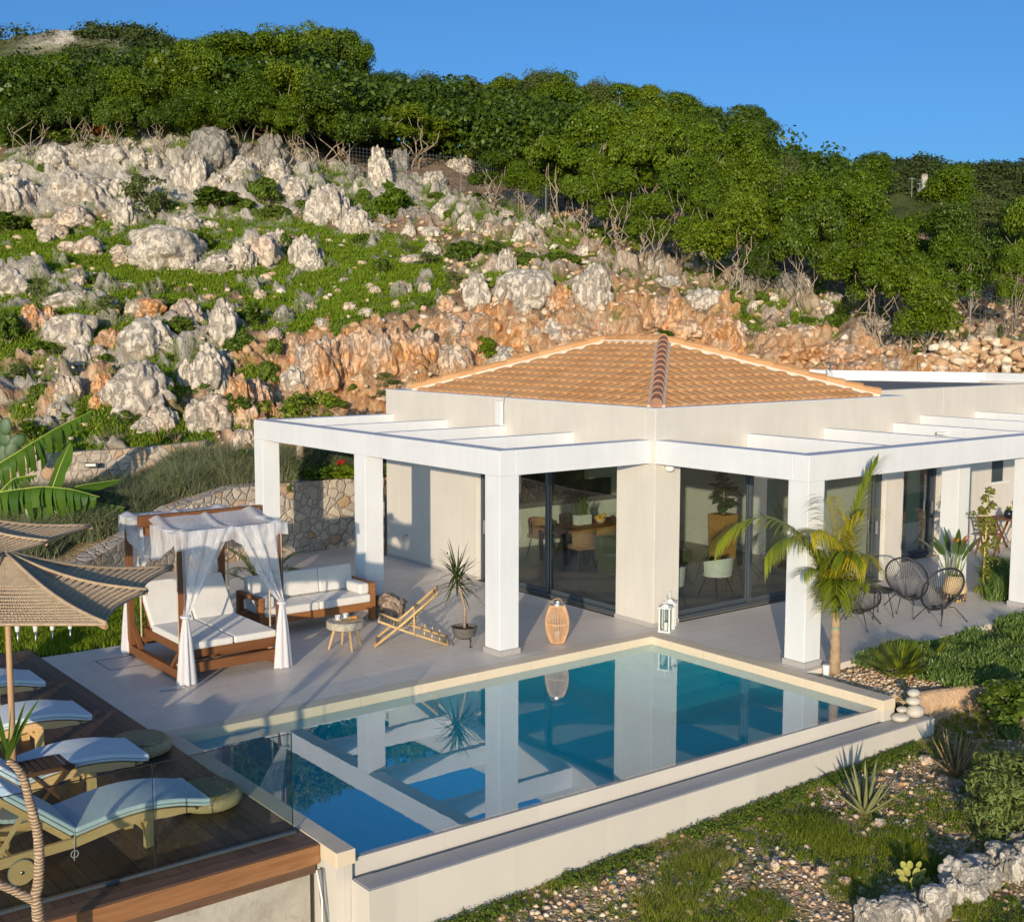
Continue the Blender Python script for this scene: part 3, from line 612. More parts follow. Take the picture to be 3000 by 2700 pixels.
# per zoomed view of the photograph: centre x, foot y, width, height, kind (p peak, s slab, b ball, f fluted), tint (w white, o orange, d dark, shade put into the rock colour, m warm)
ROCKLIST = [
 (ZA, 2.022, [(320,990,175,160,'p','w'),(475,960,130,100,'p','w'),(650,970,220,140,'f','w'),(400,1140,210,175,'f','w'),(520,1185,230,170,'f','w'),(760,860,80,70,'b','w'),(60,1040,190,105,'b','w'),(30,1260,190,260,'f','w'),(160,1190,150,160,'f','w'),(790,1110,160,90,'b','w'),(830,970,130,110,'f','w'),(910,980,80,80,'b','w'),(1085,1120,120,200,'f','w'),(1165,1110,75,250,'f','w'),(1265,1000,75,65,'b','w'),(1280,1110,105,105,'f','w'),(1420,1070,160,170,'p','w'),(1500,1000,130,90,'b','w'),(1600,960,160,190,'b','d'),(1230,990,250,260,'s','d'),(1650,1060,125,155,'p','w'),(1740,1170,120,140,'f','w'),(1920,1320,210,250,'f','w'),(1990,1270,100,180,'f','w'),(1450,920,140,90,'s','d'),(830,740,70,90,'p','d'),(930,650,80,50,'b','w'),(1300,760,60,80,'b','w'),(690,1140,90,110,'f','w'),
  (430,1330,190,145,'p','m'),(270,1350,180,75,'s','m'),(310,1400,150,85,'s','m'),(940,1580,410,265,'s','w'),(1090,1350,160,110,'f','w'),(1250,1345,85,55,'b','w'),(1280,1600,220,115,'f','w'),(1420,1590,140,185,'f','w'),(1560,1560,210,185,'s','m'),(1640,1470,115,135,'f','w'),(1800,1560,135,195,'f','w'),(1860,1600,95,95,'p','w'),(520,1500,140,125,'p','m'),(400,1480,120,65,'s','m'),(720,1550,115,70,'b','m'),(260,1425,100,65,'s','m'),(560,1225,110,55,'s','m'),(70,1620,140,65,'b','m'),(1070,1590,140,95,'b','w'),(740,1330,130,190,'f','w'),(830,1300,110,120,'f','w')]),
 (ZB, 2.022, [(150,1110,150,230,'f','w'),(440,905,95,265,'f','w'),(550,810,95,150,'f','d'),(750,910,140,120,'b','w'),(900,800,160,95,'b','w'),(980,770,110,65,'b','w'),(290,1175,140,175,'f','w'),(400,1175,95,75,'p','w'),(600,1180,65,75,'p','w'),(790,1090,95,105,'f','w'),(950,1165,110,135,'p','w'),(1290,1225,130,135,'f','w'),(1330,1095,95,95,'b','d'),(1350,1010,65,95,'f','w'),(1720,1120,75,95,'b','d'),(740,1300,95,95,'p','w'),(620,1345,115,55,'s','m'),(1190,1395,105,145,'f','w'),(1000,1600,115,220,'f','w'),(1290,1610,310,240,'s','w'),(1500,1630,170,170,'f','o'),(1690,1620,200,290,'f','w'),(820,1605,95,75,'b','m'),(1630,1300,75,65,'b','w'),(20,1390,90,140,'f','w'),(620,1090,90,80,'p','d'),(740,1190,110,70,'b','w'),(1080,1190,90,70,'b','w'),(1400,1150,90,110,'b','w'),(1180,1090,80,60,'b','w'),(270,830,110,70,'f','d')]),
 (ZC, 2.5275, [(70,405,210,225,'p','w'),(230,645,210,185,'b','o'),(500,505,360,140,'s','w'),(370,595,95,125,'p','o'),(520,770,310,240,'s','w'),(570,920,150,195,'f','w'),(810,795,175,155,'p','o'),(710,875,125,115,'p','m'),(1060,830,310,290,'p','w'),(1010,1265,430,400,'p','w'),(1060,575,260,160,'s','o'),(1360,605,225,195,'p','m'),(1640,745,190,335,'f','w'),(1540,1105,280,365,'f','w'),(1560,1405,260,300,'f','m'),(490,1215,200,235,'b','m'),(770,1145,115,185,'f','o'),(690,1255,75,125,'f','o'),(800,1245,55,135,'f','o'),(450,1005,135,125,'b','w'),(1370,1085,95,225,'f','w'),(1200,1395,170,205,'f','m'),(1790,1360,230,400,'f','o'),(1910,1310,200,310,'f','o'),(1790,1705,175,135,'b','m'),(1800,1545,180,160,'b','m'),(420,1315,130,120,'f','m'),(1070,1405,160,115,'p','w'),(640,305,160,85,'b','w'),(560,345,140,95,'b','m'),(830,365,160,75,'b','w'),(880,125,135,105,'b','m'),(1580,700,120,90,'b','w'),(1650,900,110,120,'f','w'),(960,360,90,55,'b','w'),(250,420,90,50,'b','m'),(640,420,100,60,'b','w'),(330,760,70,50,'b','m'),(60,920,70,50,'b','w')]),
 (ZD, 1.838, [(340,860,110,180,'f','o'),(450,970,230,290,'f','o'),(560,940,130,260,'f','o'),(290,1010,140,170,'f','m'),(700,900,230,290,'f','o'),(820,880,160,250,'f','o'),(960,865,180,230,'f','o'),(1150,910,190,170,'s','m'),(1100,705,210,135,'f','o'),(1290,690,160,135,'f','o'),(1420,865,195,125,'p','w'),(1550,725,160,115,'f','o'),(1810,760,230,135,'f','o'),(600,565,65,55,'b','m'),(680,585,80,45,'b','m'),(440,645,55,50,'b','w'),(1110,560,95,85,'b','o'),(890,470,85,75,'b','m'),(1000,465,75,65,'b','m'),(190,705,65,65,'p','m'),(380,565,75,65,'p','m'),(1690,700,150,110,'f','o'),(1240,800,150,120,'f','o'),(570,410,60,30,'b','w'),(730,470,60,45,'s','m'),(110,500,60,60,'b','m')]),
 (ZE, 1.838, [(40,1105,105,115,'p','w'),(190,1015,120,125,'f','d'),(110,1175,130,75,'b','w'),(310,1005,75,75,'p','w'),(520,1185,195,175,'b','d'),(770,1225,175,155,'b','d'),(840,1225,85,155,'p','w'),(310,1295,190,135,'f','w'),(430,1505,160,180,'f','o'),(80,1380,160,190,'f','o'),(200,1430,140,110,'f','o'),(560,1290,55,45,'b','w'),(1230,1425,185,95,'b','w'),(950,1315,75,85,'b','w'),(690,1565,220,100,'f','o'),(810,1445,210,85,'f','o'),(1010,1565,240,115,'f','o'),(1300,1625,180,95,'f','m'),(1460,1450,80,60,'b','w'),(300,900,80,90,'b','d'),(1000,1250,90,60,'b','w'),(1160,1640,150,80,'f','o'),(1560,1640,150,70,'b','m'),(680,1250,60,50,'b','w'),(1180,1300,80,50,'b','d')])]
KN = {'p': 'peak', 's': 'slab', 'b': 'ball', 'f': 'flute'}
TN = {'w': (.1, 0, 0), 'm': (.35, 0, 0), 'o': (1.0, 0, 0), 'd': (.0, .75, 0)}
def zone(u, v):
    x, y = u/D_, v/D_
    if x < 520 and y > 545: return 'on the rugged bank above the stone wall'
    if y > 600: return 'in the orange cut face behind the villa'
    if x > 1400: return 'on the stony slope under the right-hand trees'
    if y < 445: return 'in the rock band under the trees'
    if x < 660: return 'beside the green meadow'
    if x > 900: return 'on the ledge above the tiled roof'
    return 'lying in the sloping meadow'
def build_rocks():
    g = np.random.default_rng(21); items = []
    for Z, sc, lst in ROCKLIST:
        for (cx, cy, w, h, kd, ti) in lst:
            u, v = Z(cx, cy); P = hill_at(u, v+6); d = depth_of(P); items.append((u, v, P, w/sc/FPX*d, h/sc/FPX*d, kd, ti, d))
    shape = {'p': 'pointed', 's': 'flat-faced', 'b': 'rounded', 'f': 'fluted'}; tone = {'w': 'grey', 'm': 'cream', 'o': 'orange', 'd': 'dark'}
    lab = []
    for it in items:
        sz = it[3]*it[4]; s = 'huge' if sz > 7 else 'large' if sz > 2.6 else 'middling' if sz > .9 else 'small'
        lab.append(f"{s} {tone[it[6]]} {shape[it[5]]} limestone rock {zone(it[0], it[1])}")
    from collections import Counter
    cnt = Counter(lab)
    for k, (u, v, P, w, h, kd, ti, d) in enumerate(items):
        me = ROCKS[KN[kd]][int(g.integers(3))]
        o = link('rock', me); o.location = Vector((P+_f*np.array([1, 1, 0])*w*.22-np.array([0, 0, .05*h])).tolist()); o.rotation_euler = (g.uniform(-.12, .12), g.uniform(-.12, .12), g.uniform(0, 6.28))
        k_ = 1.5 if kd in 'pf' else 1.25; o.scale = (w*k_, w*k_*g.uniform(.8, 1.1), h*1.04); o.color = (*TN[ti], 1)
        L = lab[k]
        if cnt[L] > 1:        # say what it stands by: its nearest larger neighbour
            best = min((j for j in range(len(items)) if j != k and lab[j] != L), key=lambda j: np.hypot(items[j][0]-u, items[j][1]-v))
            b = items[best]; side = ('just left of' if u < b[0]-20 else 'just right of' if u > b[0]+20 else 'directly above' if v < b[1] else 'directly below')
            zn = {'on the rugged bank above the stone wall': 'on the bank', 'in the orange cut face behind the villa': 'in the cut face', 'on the stony slope under the right-hand trees': 'on the stony slope', 'in the rock band under the trees': 'in the rock band', 'beside the green meadow': 'by the meadow', 'on the ledge above the tiled roof': 'on the ledge', 'lying in the sloping meadow': 'in the meadow'}[zone(u, v)]
            L2 = L.split(' limestone')[0]; bs = lab[best].split(' limestone')[0]
            L = f"{L2} rock {zn} {side} a {bs.replace(' limestone', '')} one"
        tag(o, L, 'rock', 'limestone rocks on the hillside')
build_rocks()
# ------------------------------------------------------------------ trees and shrubs
def leaf_cloud(name, centers, radii, per, size, mat, seed=1, up=.35, shell=.55, asp=.62, squash=.8):
    """leaf-sized faces spread through the outer part of many clumps"""
    g = np.random.default_rng(seed); n = len(centers)*per
    c = np.repeat(np.asarray(centers, float), per, 0); r = np.repeat(np.broadcast_to(radii, (len(centers),)), per)
    d = g.normal(size=(n, 3)); d /= np.linalg.norm(d, axis=1)[:, None]; flip = (d[:, 2] < 0) & (g.random(n) < .55); d[flip, 2] *= -1
    rr = r*(shell+(1-shell)*g.random(n)**.6)*(.62+.85*vnoise(c*.6+d*1.9, seed))*np.where(g.random(n) < .04, 1.3, 1.); p = c+d*rr[:, None]*np.array([1, 1, squash])
    nn = d+g.normal(0, .55, (n, 3))+np.array([0, 0, up]); nn /= np.linalg.norm(nn, axis=1)[:, None]
    t = np.cross(nn, g.normal(size=(n, 3))); t /= np.linalg.norm(t, axis=1)[:, None]; b = np.cross(nn, t)
    s = size*g.uniform(.6, 1.35, n)[:, None]
    V = np.stack([p-t*s, p-b*s*asp+nn*s*.12, p+t*s, p+b*s*asp+nn*s*.12], 1).reshape(-1, 3)
    F = np.arange(n*4).reshape(n, 4)
    return bulk(name, V, F, mat, False)
def crown_clumps(g, rx, rz, zc, n, rc):
    C = []; nl = int(g.integers(6, 9)); lob = []
    for k in range(nl):
        a = k*2*PI/nl+g.uniform(-.4, .4); e = g.uniform(-.75, .6) if k < nl-2 else g.uniform(.9, 1.5); q = g.uniform(.5, .68)
        lob.append((np.array([math.cos(a)*math.cos(e)*rx*q, math.sin(a)*math.cos(e)*rx*q, zc+math.sin(e)*rz*q]), g.uniform(.34, .50)))
    while len(C) < n:
        c, s = lob[int(g.integers(nl))]; d = g.normal(size=3); d /= np.linalg.norm(d)
        if d[2] < -.3: continue
        C.append(c+d*np.array([rx*s, rx*s, rz*s*.8])*g.uniform(.75, 1.05))
    return np.array(C), g.uniform(.5, 1.2, n)*rc
def limb(mb, a, b, r0, r1, g, wob=.08, n=6):
    t = np.linspace(0, 1, n)[:, None]; a, b = np.array(a), np.array(b); L = np.linalg.norm(b-a)
    P = a*(1-t)+b*t; P[1:-1] += g.normal(0, wob*L, (n-2, 3))*np.array([1, 1, .35]); mb.tube(P, np.linspace(r0, r1, n), 6); return P
TREEKIND = {}
def make_tree_kind(key, H, rx, cb, mat, seed, nc=60, per=165, leaf=.05, stems=2, rc=.2, trunk_r=.062, deep=.76):
    nc, per, rc = int(nc*.9), int(per*2.1), rc*.62
    """tree of height H: trunks to crown base cb*H, crown radius rx"""
    g = np.random.default_rng(seed); rz = (1-cb)*H*.5; zc = cb*H+rz
    C, R = crown_clumps(g, rx, rz, zc, nc, rc*H)
    cm = leaf_cloud('crown', C, R, per, leaf, mat, seed, shell=deep)
    mb = MB()
    for k in range(stems):
        a0 = g.uniform(0, 6.28); base = np.array([math.cos(a0)*.1, math.sin(a0)*.1, -.3])*(stems > 1)+np.array([0, 0, -.25*(stems == 1)])
        top = np.array([math.cos(a0)*rx*.35, math.sin(a0)*rx*.35, cb*H*1.02]); P = limb(mb, base, top, trunk_r*H/4, trunk_r*.62*H/4, g, .07, 8)
        for q in range(4):
            a1 = a0+g.uniform(-1.4, 1.4); e = np.array([math.cos(a1)*rx*g.uniform(.4, .8), math.sin(a1)*rx*g.uniform(.4, .8), cb*H+rz*g.uniform(.7, 1.5)])
            P2 = limb(mb, P[g.integers(6, 8)], e, trunk_r*.5*H/4, .012, g, .09, 6)
    tm = mb.mesh('trunk', True); tm.materials.append(M['bark'])
    co = np.zeros(len(cm.vertices)*3); cm.vertices.foreach_get('co', co); co = co.reshape(-1, 3); TREEKIND[key] = (cm, tm, float(np.percentile(co[:, 2], 99.7)), float(np.percentile(np.hypot(co[:, 0], co[:, 1]), 96)))
make_tree_kind('round', 4., 1.7, .17, M['oak'], 1, 70, 190)
make_tree_kind('round2', 4., 1.55, .10, M['oak'], 2, 66, 190)
make_tree_kind('umbrella', 4., 1.9, .20, M['oak'], 3, 62, 190, stems=3, rc=.16)
make_tree_kind('tall', 4.5, 1.25, .1, M['oak'], 4, 64, 190, rc=.16, stems=1)
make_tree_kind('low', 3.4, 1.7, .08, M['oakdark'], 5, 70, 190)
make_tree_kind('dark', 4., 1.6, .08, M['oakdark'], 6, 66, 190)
make_tree_kind('grey', 4., 1.6, .12, M['olive'], 7, 60, 180, leaf=.045)
make_tree_kind('thin', 4.5, 1.25, .18, M['oak'], 8, 40, 150, stems=2, rc=.15)
# centre x, foot y, top y, width (2022-px photograph coordinates), kind
TREES = [(10,300,112,120,'dark'),(62,292,110,130,'round'),(120,275,112,120,'round2'),(196,282,140,110,'dark'),(250,285,128,130,'round'),(305,270,178,95,'round'),(336,262,112,120,'round2'),(398,262,72,130,'round'),(452,250,62,140,'tall'),(395,300,165,110,'round'),(482,322,138,130,'round2'),(540,240,58,150,'round'),(598,232,50,150,'round2'),(655,238,56,130,'dark'),(706,250,84,95,'round'),(590,300,128,150,'round'),(640,350,165,170,'low'),(562,335,190,110,'umbrella'),(690,330,190,120,'round2'),(720,280,150,100,'dark'),(150,300,165,90,'low'),(240,315,190,90,'low'),(340,310,200,110,'low'),(60,320,180,120,'low'),
 (772,275,148,120,'dark'),(845,262,142,120,'grey'),(915,268,150,120,'grey'),(985,262,150,120,'round'),(1048,258,138,95,'grey'),(1082,280,140,110,'grey'),(810,338,208,160,'umbrella'),(925,335,222,120,'umbrella'),(1005,330,238,110,'round2'),(1070,312,160,130,'round'),(1130,300,140,120,'round2'),(1185,298,158,110,'grey'),(1242,300,165,120,'round'),(1070,365,245,130,'thin'),(985,425,298,120,'thin'),(880,300,190,120,'dark'),(960,300,200,120,'round'),(1120,345,210,130,'dark'),(1180,350,225,130,'round'),
 (1135,465,225,180,'umbrella'),(1100,430,290,110,'umbrella'),(1212,435,200,150,'round'),(1300,320,170,120,'round2'),(1352,325,182,110,'round'),(1402,340,212,100,'grey'),(1290,500,222,170,'umbrella'),(1268,405,205,140,'round'),(1372,470,238,150,'umbrella'),(1335,525,330,130,'umbrella'),(1480,352,206,110,'dark'),(1445,420,240,130,'round'),(1330,400,220,140,'round'),(1462,500,275,140,'round2'),(1232,520,330,120,'thin'),(1175,500,300,120,'umbrella'),(1290,545,380,110,'thin'),(1400,560,360,120,'umbrella'),(1050,440,310,110,'round2'),(1395,500,300,120,'round2'),
 (1440,590,372,150,'round2'),(1512,425,268,110,'dark'),(1560,475,305,110,'grey'),(1592,575,335,140,'tall'),(1605,625,400,140,'low'),(1612,430,300,90,'dark'),(1660,430,305,90,'round'),(1718,430,300,95,'tall'),(1690,575,330,150,'round'),(1725,640,430,170,'round2'),(1745,690,480,150,'umbrella'),(1845,700,455,160,'umbrella'),(1890,640,400,140,'dark'),(1872,500,322,110,'tall'),(1925,560,385,130,'grey'),(1985,600,395,110,'dark'),(2014,670,385,110,'thin'),(1815,730,520,140,'round'),(1955,560,430,110,'grey'),(1540,560,400,110,'round2'),(1640,560,420,120,'dark'),(1790,580,420,130,'round'),(2050,640,380,130,'dark'),(1990,690,480,70,'thin'),(1500,590,450,90,'dark'),(1905,540,420,110,'round')]
TREELABEL = {'round': 'round leafy green evergreen oak', 'round2': 'dense bushy green evergreen oak', 'umbrella': 'umbrella-crowned oak on bare pale forked trunks', 'tall': 'tall narrow green oak', 'low': 'low bush-like oak leafy to the ground', 'dark': 'dark green shaded oak', 'grey': 'dull grey-green oak', 'thin': 'slender oak with thin bare stems'}
def build_trees():
    g = np.random.default_rng(33)
    order = sorted(range(len(TREES)), key=lambda i: TREES[i][0]); rank = {}
    for i in order: rank.setdefault(TREES[i][4], []).append(i)
    for k, (cx, fy, ty, w, kd) in enumerate(TREES):
        u, v = cx*D_, fy*D_; P = hill_at(u, v); d = depth_of(P)
        cm, tm, H, rx = TREEKIND[kd]
        h = (fy-ty)*D_/FPX*d; wd = w*D_/FPX*d
        y = fy; where = ('on the skyline' if ty < 165 or (cx > 1480 and ty < 320) else 'in front above the rocks' if fy > 320 and cx < 1000 else 'edging the stony slope' if fy > 460 else 'inside the wood')
        side = ('far left' if cx < 220 else 'left' if cx < 520 else 'left of centre' if cx < 760 else 'centre' if cx < 1120 else 'right of centre' if cx < 1400 else 'right' if cx < 1750 else 'far right')
        n = rank[kd].index(k)+1
        kl = TREELABEL[kd]
        L = f"{kl} {where}, {ORD[n-1]} such from left"
        t = thing('oak_tree', L, 'tree', P, 'evergreen oaks on the hill', g.uniform(0, 6.28))
        sxy = wd/(2*rx)*1.04; sz = h/H*.97; t.scale = (sxy, sxy, sz)
        link('crown', cm, t); link('trunk', tm, t)
build_trees()
def forest_fill():
    """closed canopy behind the single trees, up to the crest"""
    g = np.random.default_rng(3); C = []; R = []
    H = HILL; n = 420
    w = ((H['V'] < 560) & (H['V'] > 300)).astype(float)*((H['U'] > 520) | (H['V'] > 362)); s0 = np.concatenate([np.linspace(0, 6, 215, endpoint=False), np.linspace(6, 9, 40)])
    w *= ((s0 > 6.1) & (s0 < 7.9))[:, None]
    P = scatter(w, n, -300, 2300, seed=12)
    for p in P:
        for q in range(5): C.append(p+np.array([g.normal(0, .9), g.normal(0, .9), g.uniform(.8, 3.0)])); R.append(g.uniform(.55, 1.0))
    w = (H['V'] < 900).astype(float)*((s0 > 6.1) & (s0 < 8.05))[:, None]; P = scatter(w, 60, 2150, 2440, seed=13)
    for p in P:
        for q in range(5): C.append(p+np.array([g.normal(0, .9), g.normal(0, .9), g.uniform(.5, 2.6)])); R.append(g.uniform(.55, 1.0))
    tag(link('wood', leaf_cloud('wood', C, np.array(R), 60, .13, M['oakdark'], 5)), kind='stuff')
forest_fill()
# ------------------------------------------------------------------ shrubs
SHK = {}
def make_shrub_kind(key, mat, seed, nc=26, per=150, leaf=.05, rz=.45, stemmat='bark', asp=.5):
    g = np.random.default_rng(seed); C = []; R = []
    for k in range(nc):
        a = g.uniform(0, 6.28); r = g.random()**.5*.36; C.append((math.cos(a)*r, math.sin(a)*r, g.uniform(.15, .8)*(1-r*.9)*rz/.45)); R.append(g.uniform(.10, .19))
    cm = leaf_cloud('foliage', C, np.array(R), per, leaf, mat, seed, asp=asp); mb = MB()
    for k in range(7): limb(mb, (0, 0, -.1), C[k], .018, .006, g, .08, 5)
    sm = mb.mesh('stem', True); sm.materials.append(M[stemmat]); SHK[key] = (cm, sm)
make_shrub_kind('green', M['shrub'], 1); make_shrub_kind('dark', M['oakdark'], 2); make_shrub_kind('grey', M['olive'], 3, leaf=.04); make_shrub_kind('rust', M['bracken'], 4); make_shrub_kind('bright', M['oak'], 5); make_shrub_kind('wispy', M['olive'], 6, 18, 90, .035)
SHRUBS = [(ZA, 2.022, [(890,1290,330,330,'wispy'),(1280,1240,330,150,'dark'),(1570,1200,210,190,'green'),(1450,1260,130,110,'green'),(430,860,300,120,'green'),(490,750,380,80,'rust'),(600,800,160,110,'rust'),(80,900,230,260,'dark'),(1190,1500,130,170,'bright'),(1620,1300,180,110,'green'),(1780,1250,110,90,'green'),(100,1120,110,80,'green'),(270,1030,110,90,'green'),(610,1190,80,70,'bright'),(60,1370,250,130,'dark'),(1680,1480,90,130,'green'),(860,1420,55,60,'green')]),
 (ZB, 2.022, [(510,1090,220,260,'bright'),(850,1120,80,110,'bright'),(330,1250,130,90,'green'),(440,1410,130,110,'green'),(720,1370,190,110,'wispy'),(920,1350,220,160,'green'),(1090,1330,190,140,'green'),(1300,1390,170,130,'green'),(1500,1380,240,120,'green'),(880,1490,160,120,'wispy'),(680,1610,100,80,'green'),(600,1290,110,80,'wispy'),(830,1540,110,80,'green'),(330,1000,90,110,'green'),(1200,1130,90,70,'dark'),(370,1110,110,150,'green'),(990,1000,120,70,'dark'),(780,980,140,60,'green'),(1560,1010,90,80,'bright'),(1160,1520,90,70,'green')]),
 (ZC, 2.5275, [(60,760,260,290,'green'),(330,520,240,300,'wispy'),(830,570,280,210,'wispy'),(1330,700,280,170,'green'),(1250,1260,190,260,'bright'),(300,860,210,150,'bright'),(430,870,160,110,'grey'),(300,1210,190,190,'green'),(120,1060,290,190,'wispy'),(920,1370,210,160,'green'),(470,1340,170,110,'bright'),(1500,1130,180,110,'green'),(1790,870,260,200,'dark'),(1860,640,210,200,'dark'),(250,1480,260,170,'dark'),(690,860,90,60,'green'),(780,900,120,80,'green'),(620,1320,130,110,'bright'),(1120,390,180,110,'wispy'),(720,330,130,90,'dark'),(660,650,120,60,'green'),(1230,520,180,110,'dark'),(1120,1230,110,110,'bright')]),
 (ZD, 1.838, [(1310,830,160,160,'bright'),(810,980,200,110,'wispy'),(1120,560,90,60,'green'),(980,540,90,70,'green'),(690,1090,110,70,'green'),(620,1000,100,60,'green'),(1420,450,70,60,'green'),(1110,470,90,60,'green'),(960,740,80,130,'green'),(520,1090,130,70,'green'),(190,800,110,110,'green'),(150,960,120,160,'green'),(770,1040,120,70,'wispy'),(1130,730,60,40,'green'),(1090,940,90,60,'wispy')]),
 (ZE, 1.838, [(470,1340,130,90,'green'),(990,1390,160,90,'green'),(1040,1340,80,60,'dark'),(600,1260,110,80,'green'),(420,1270,80,70,'green'),(1380,1420,90,70,'green'),(1180,1340,110,60,'bright'),(60,1450,150,60,'green'),(850,1370,90,50,'green'),(1720,1570,100,60,'green'),(1900,1600,160,90,'dark'),(1490,1560,110,70,'bright'),(920,1610,45,40,'bright'),(720,1420,110,50,'green'),(230,1080,90,50,'green'),(1090,1470,110,50,'green')])]
SHLAB = {'green': 'leafy green shrub', 'dark': 'dense dark green shrub', 'grey': 'grey-green shrub', 'rust': 'rust-brown bracken clump', 'bright': 'bright green bushy shrub', 'wispy': 'wispy grey-green shrub'}
def build_shrubs():
    g = np.random.default_rng(8); cnt = {}
    for Z, sc, lst in SHRUBS:
        for (cx, cy, w, h, kd) in lst:
            u, v = Z(cx, cy); P = hill_at(u, v); d = depth_of(P); w_ = w/sc/FPX*d; h_ = h/sc/FPX*d
            key = (kd, zone(u, v)); cnt.setdefault(key, []).append((u, v, P, w_, h_, kd))
    for (kd, zn), lst in cnt.items():
        lst.sort(key=lambda q: q[0])
        for i, (u, v, P, w_, h_, kd) in enumerate(lst):
            L = f"{SHLAB[kd]} {zn}"
            if len(lst) > 1: L += f", {ORD[i]} from left"
            t = thing('shrub', L, 'shrub', P-np.array([0, 0, .05]), 'shrubs on the hillside', g.uniform(0, 6.28)); t.scale = (w_*1.1, w_*1.1, h_*1.1)
            link('foliage', SHK[kd][0], t); link('stem', SHK[kd][1], t)
build_shrubs()
# ------------------------------------------------------------------ far hills, ground, wire fence, dry stone wall
def far_hill(name, prof, depth0, depth1, rockfn, seed, label):
    us = np.array([p[0] for p in prof], float); top = np.array([p[1] for p in prof], float)
    uu = np.linspace(us[0], us[-1], 130); tv = np.interp(uu, us, top); ss = np.linspace(0, 1, 60); P = []
    for s in ss:
        d = depth0+(depth1-depth0)*s; vb = 1050; v = vb+(tv-vb)*s**.75
        P.append([at(a, b, d) for a, b in zip(uu, v)])
    for s in np.linspace(.05, 1, 12): P.append([at(a, b, depth1)+_f*np.array([1, 1, 0])*depth1*.5*s-np.array([0, 0, depth1*.12*s*s]) for a, b in zip(uu, tv)])
    P = np.array(P); n = fbm(P*.045, 5, seed); P[..., 2] += (n-.5)*depth1*.035+(fbm(P*.2, 3, seed+2)-.5)*depth1*.012
    m, k = P.shape[:2]; idx = np.arange(m*k).reshape(m, k); F = np.stack([idx[:-1, :-1], idx[:-1, 1:], idx[1:, 1:], idx[1:, :-1]], -1).reshape(-1, 4)
    me = bulk(name, P.reshape(-1, 3), F, M['farhill'], True); U = np.broadcast_to(uu, (m, k)); rk = rockfn(U, P, n); fattr(me, 'rock', rk.ravel()); tag(link(name, me), kind='structure')
    g = np.random.default_rng(seed); W = (1-.75*rk).ravel()*sstep(.38, .5, fbm(P*.09, 4, seed+5)).ravel(); W[60*k:] = 0; W[:50*k] = 0; W /= W.sum(); q = g.choice(W.size, 1500, p=W); C = P.reshape(-1, 3)[q]+g.normal(0, .8, (1500, 3))*np.array([1, 1, .1]); sc = depth1/200.
    tag(link('scrub', leaf_cloud('scrub', C+np.array([0, 0, .2*sc]), g.uniform(.8, 2.2, 1500)*sc, 70, .26*sc, M['farleaf'], seed)), kind='stuff')
M['farleaf'] = leafmat('far_leaves', (.030, .050, .014), (.075, .10, .03), .15, .7, .1)
far_hill('mountain', [(-700, 260), (-300, 140), (-120, 108), (0, 110), (130, 98), (230, 84), (290, 88), (380, 98), (450, 116), (510, 142), (620, 240), (800, 380)], 130, 230, lambda U, P, n: np.clip(sstep(.41, .50, n)*np.exp(-((U-230)/140)**2)*1.3, 0, 1), 4, 'm')
far_hill('distant_hill', [(2200, 640), (2500, 520), (2640, 492), (2700, 500), (2760, 512), (2850, 508), (2940, 506), (3060, 502), (3400, 470), (3800, 520)], 190, 420, lambda U, P, n: np.clip(sstep(.66, .72, n)*.7, 0, 1), 9, 'd')
def big_ground():
    mb = MB(); mb.add([(-900, -900, -6), (1400, -900, -6), (1400, 1400, -6), (-900, 1400, -6)], [(0, 1, 2, 3)]); o = mb.build('ground', M['soil']); tag(o, kind='structure')
big_ground()
def wire_fence(name, label, pts, h, post_at=()):
    """pts: ground points of a mesh fence"""
    t = thing(name, label, 'fence', pts[0]); pts = np.array(pts, float); mb = MB(); seg = np.linalg.norm(np.diff(pts, axis=0), axis=1); L = np.concatenate([[0], np.cumsum(seg)])
    f = lambda s: np.array([np.interp(s, L, pts[:, k]) for k in range(3)])
    for s in np.arange(0, L[-1], .16): p = f(s); mb.bar(p, p+np.array([0, 0, h]), .007)
    for z in np.arange(0.05, h+.01, .16): mb.tube([f(s)+np.array([0, 0, z]) for s in np.arange(0, L[-1]+.3, .6)], .0045, 4)
    mb.build('wire_mesh', M['wire'], t)
    for s in np.arange(0.02, L[-1], 2.6):
        p = f(s); mb = MB(); mb.tube([p-np.array([0, 0, .3]), p+np.array([0, 0, h+.1])], .018, 8); mb.build('post', M['pipe' if 'rusty' in label else 'steel'], t)
def hp(x, y): return hill_at(x*D_, y*D_)
wire_fence('wire_fence', 'rusty wire mesh fence between the oaks above the rock band', [hp(690, 365), hp(760, 372), hp(830, 378), hp(905, 385), hp(1000, 415), hp(1060, 450), hp(1095, 462)], 1.75)
wire_fence('wire_fence', 'grey wire mesh fence on the tumbled stone wall under the right-hand trees', [hp(1912, 690), hp(1960, 700), hp(2030, 715), hp(2120, 725)], 1.9)
def rubble_wall():
    g = np.random.default_rng(6); P = []; Sz = []
    a = [hp(1795, 735), hp(1850, 728), hp(1912, 722), hp(1960, 735), hp(2030, 748), hp(2120, 760)]
    for k in range(len(a)-1):
        for q in range(70):
            t = g.random(); p = a[k]*(1-t)+a[k+1]*t; hh = g.random()**1.2
            P.append(p+np.array([g.normal(0, .35)*(1-hh*.6), g.normal(0, .35)*(1-hh*.6), hh*(.95 if k > 1 else .35+.3*k)])); Sz.append(g.uniform(.1, .22))
    o = link('dry_stone_wall', stones_mesh('dry_stone_wall', P, np.array(Sz), M['gravel'], 4, 2)); tag(o, 'tumbled dry stone wall of pale rubble below the right-hand wire fence', 'wall')
rubble_wall()
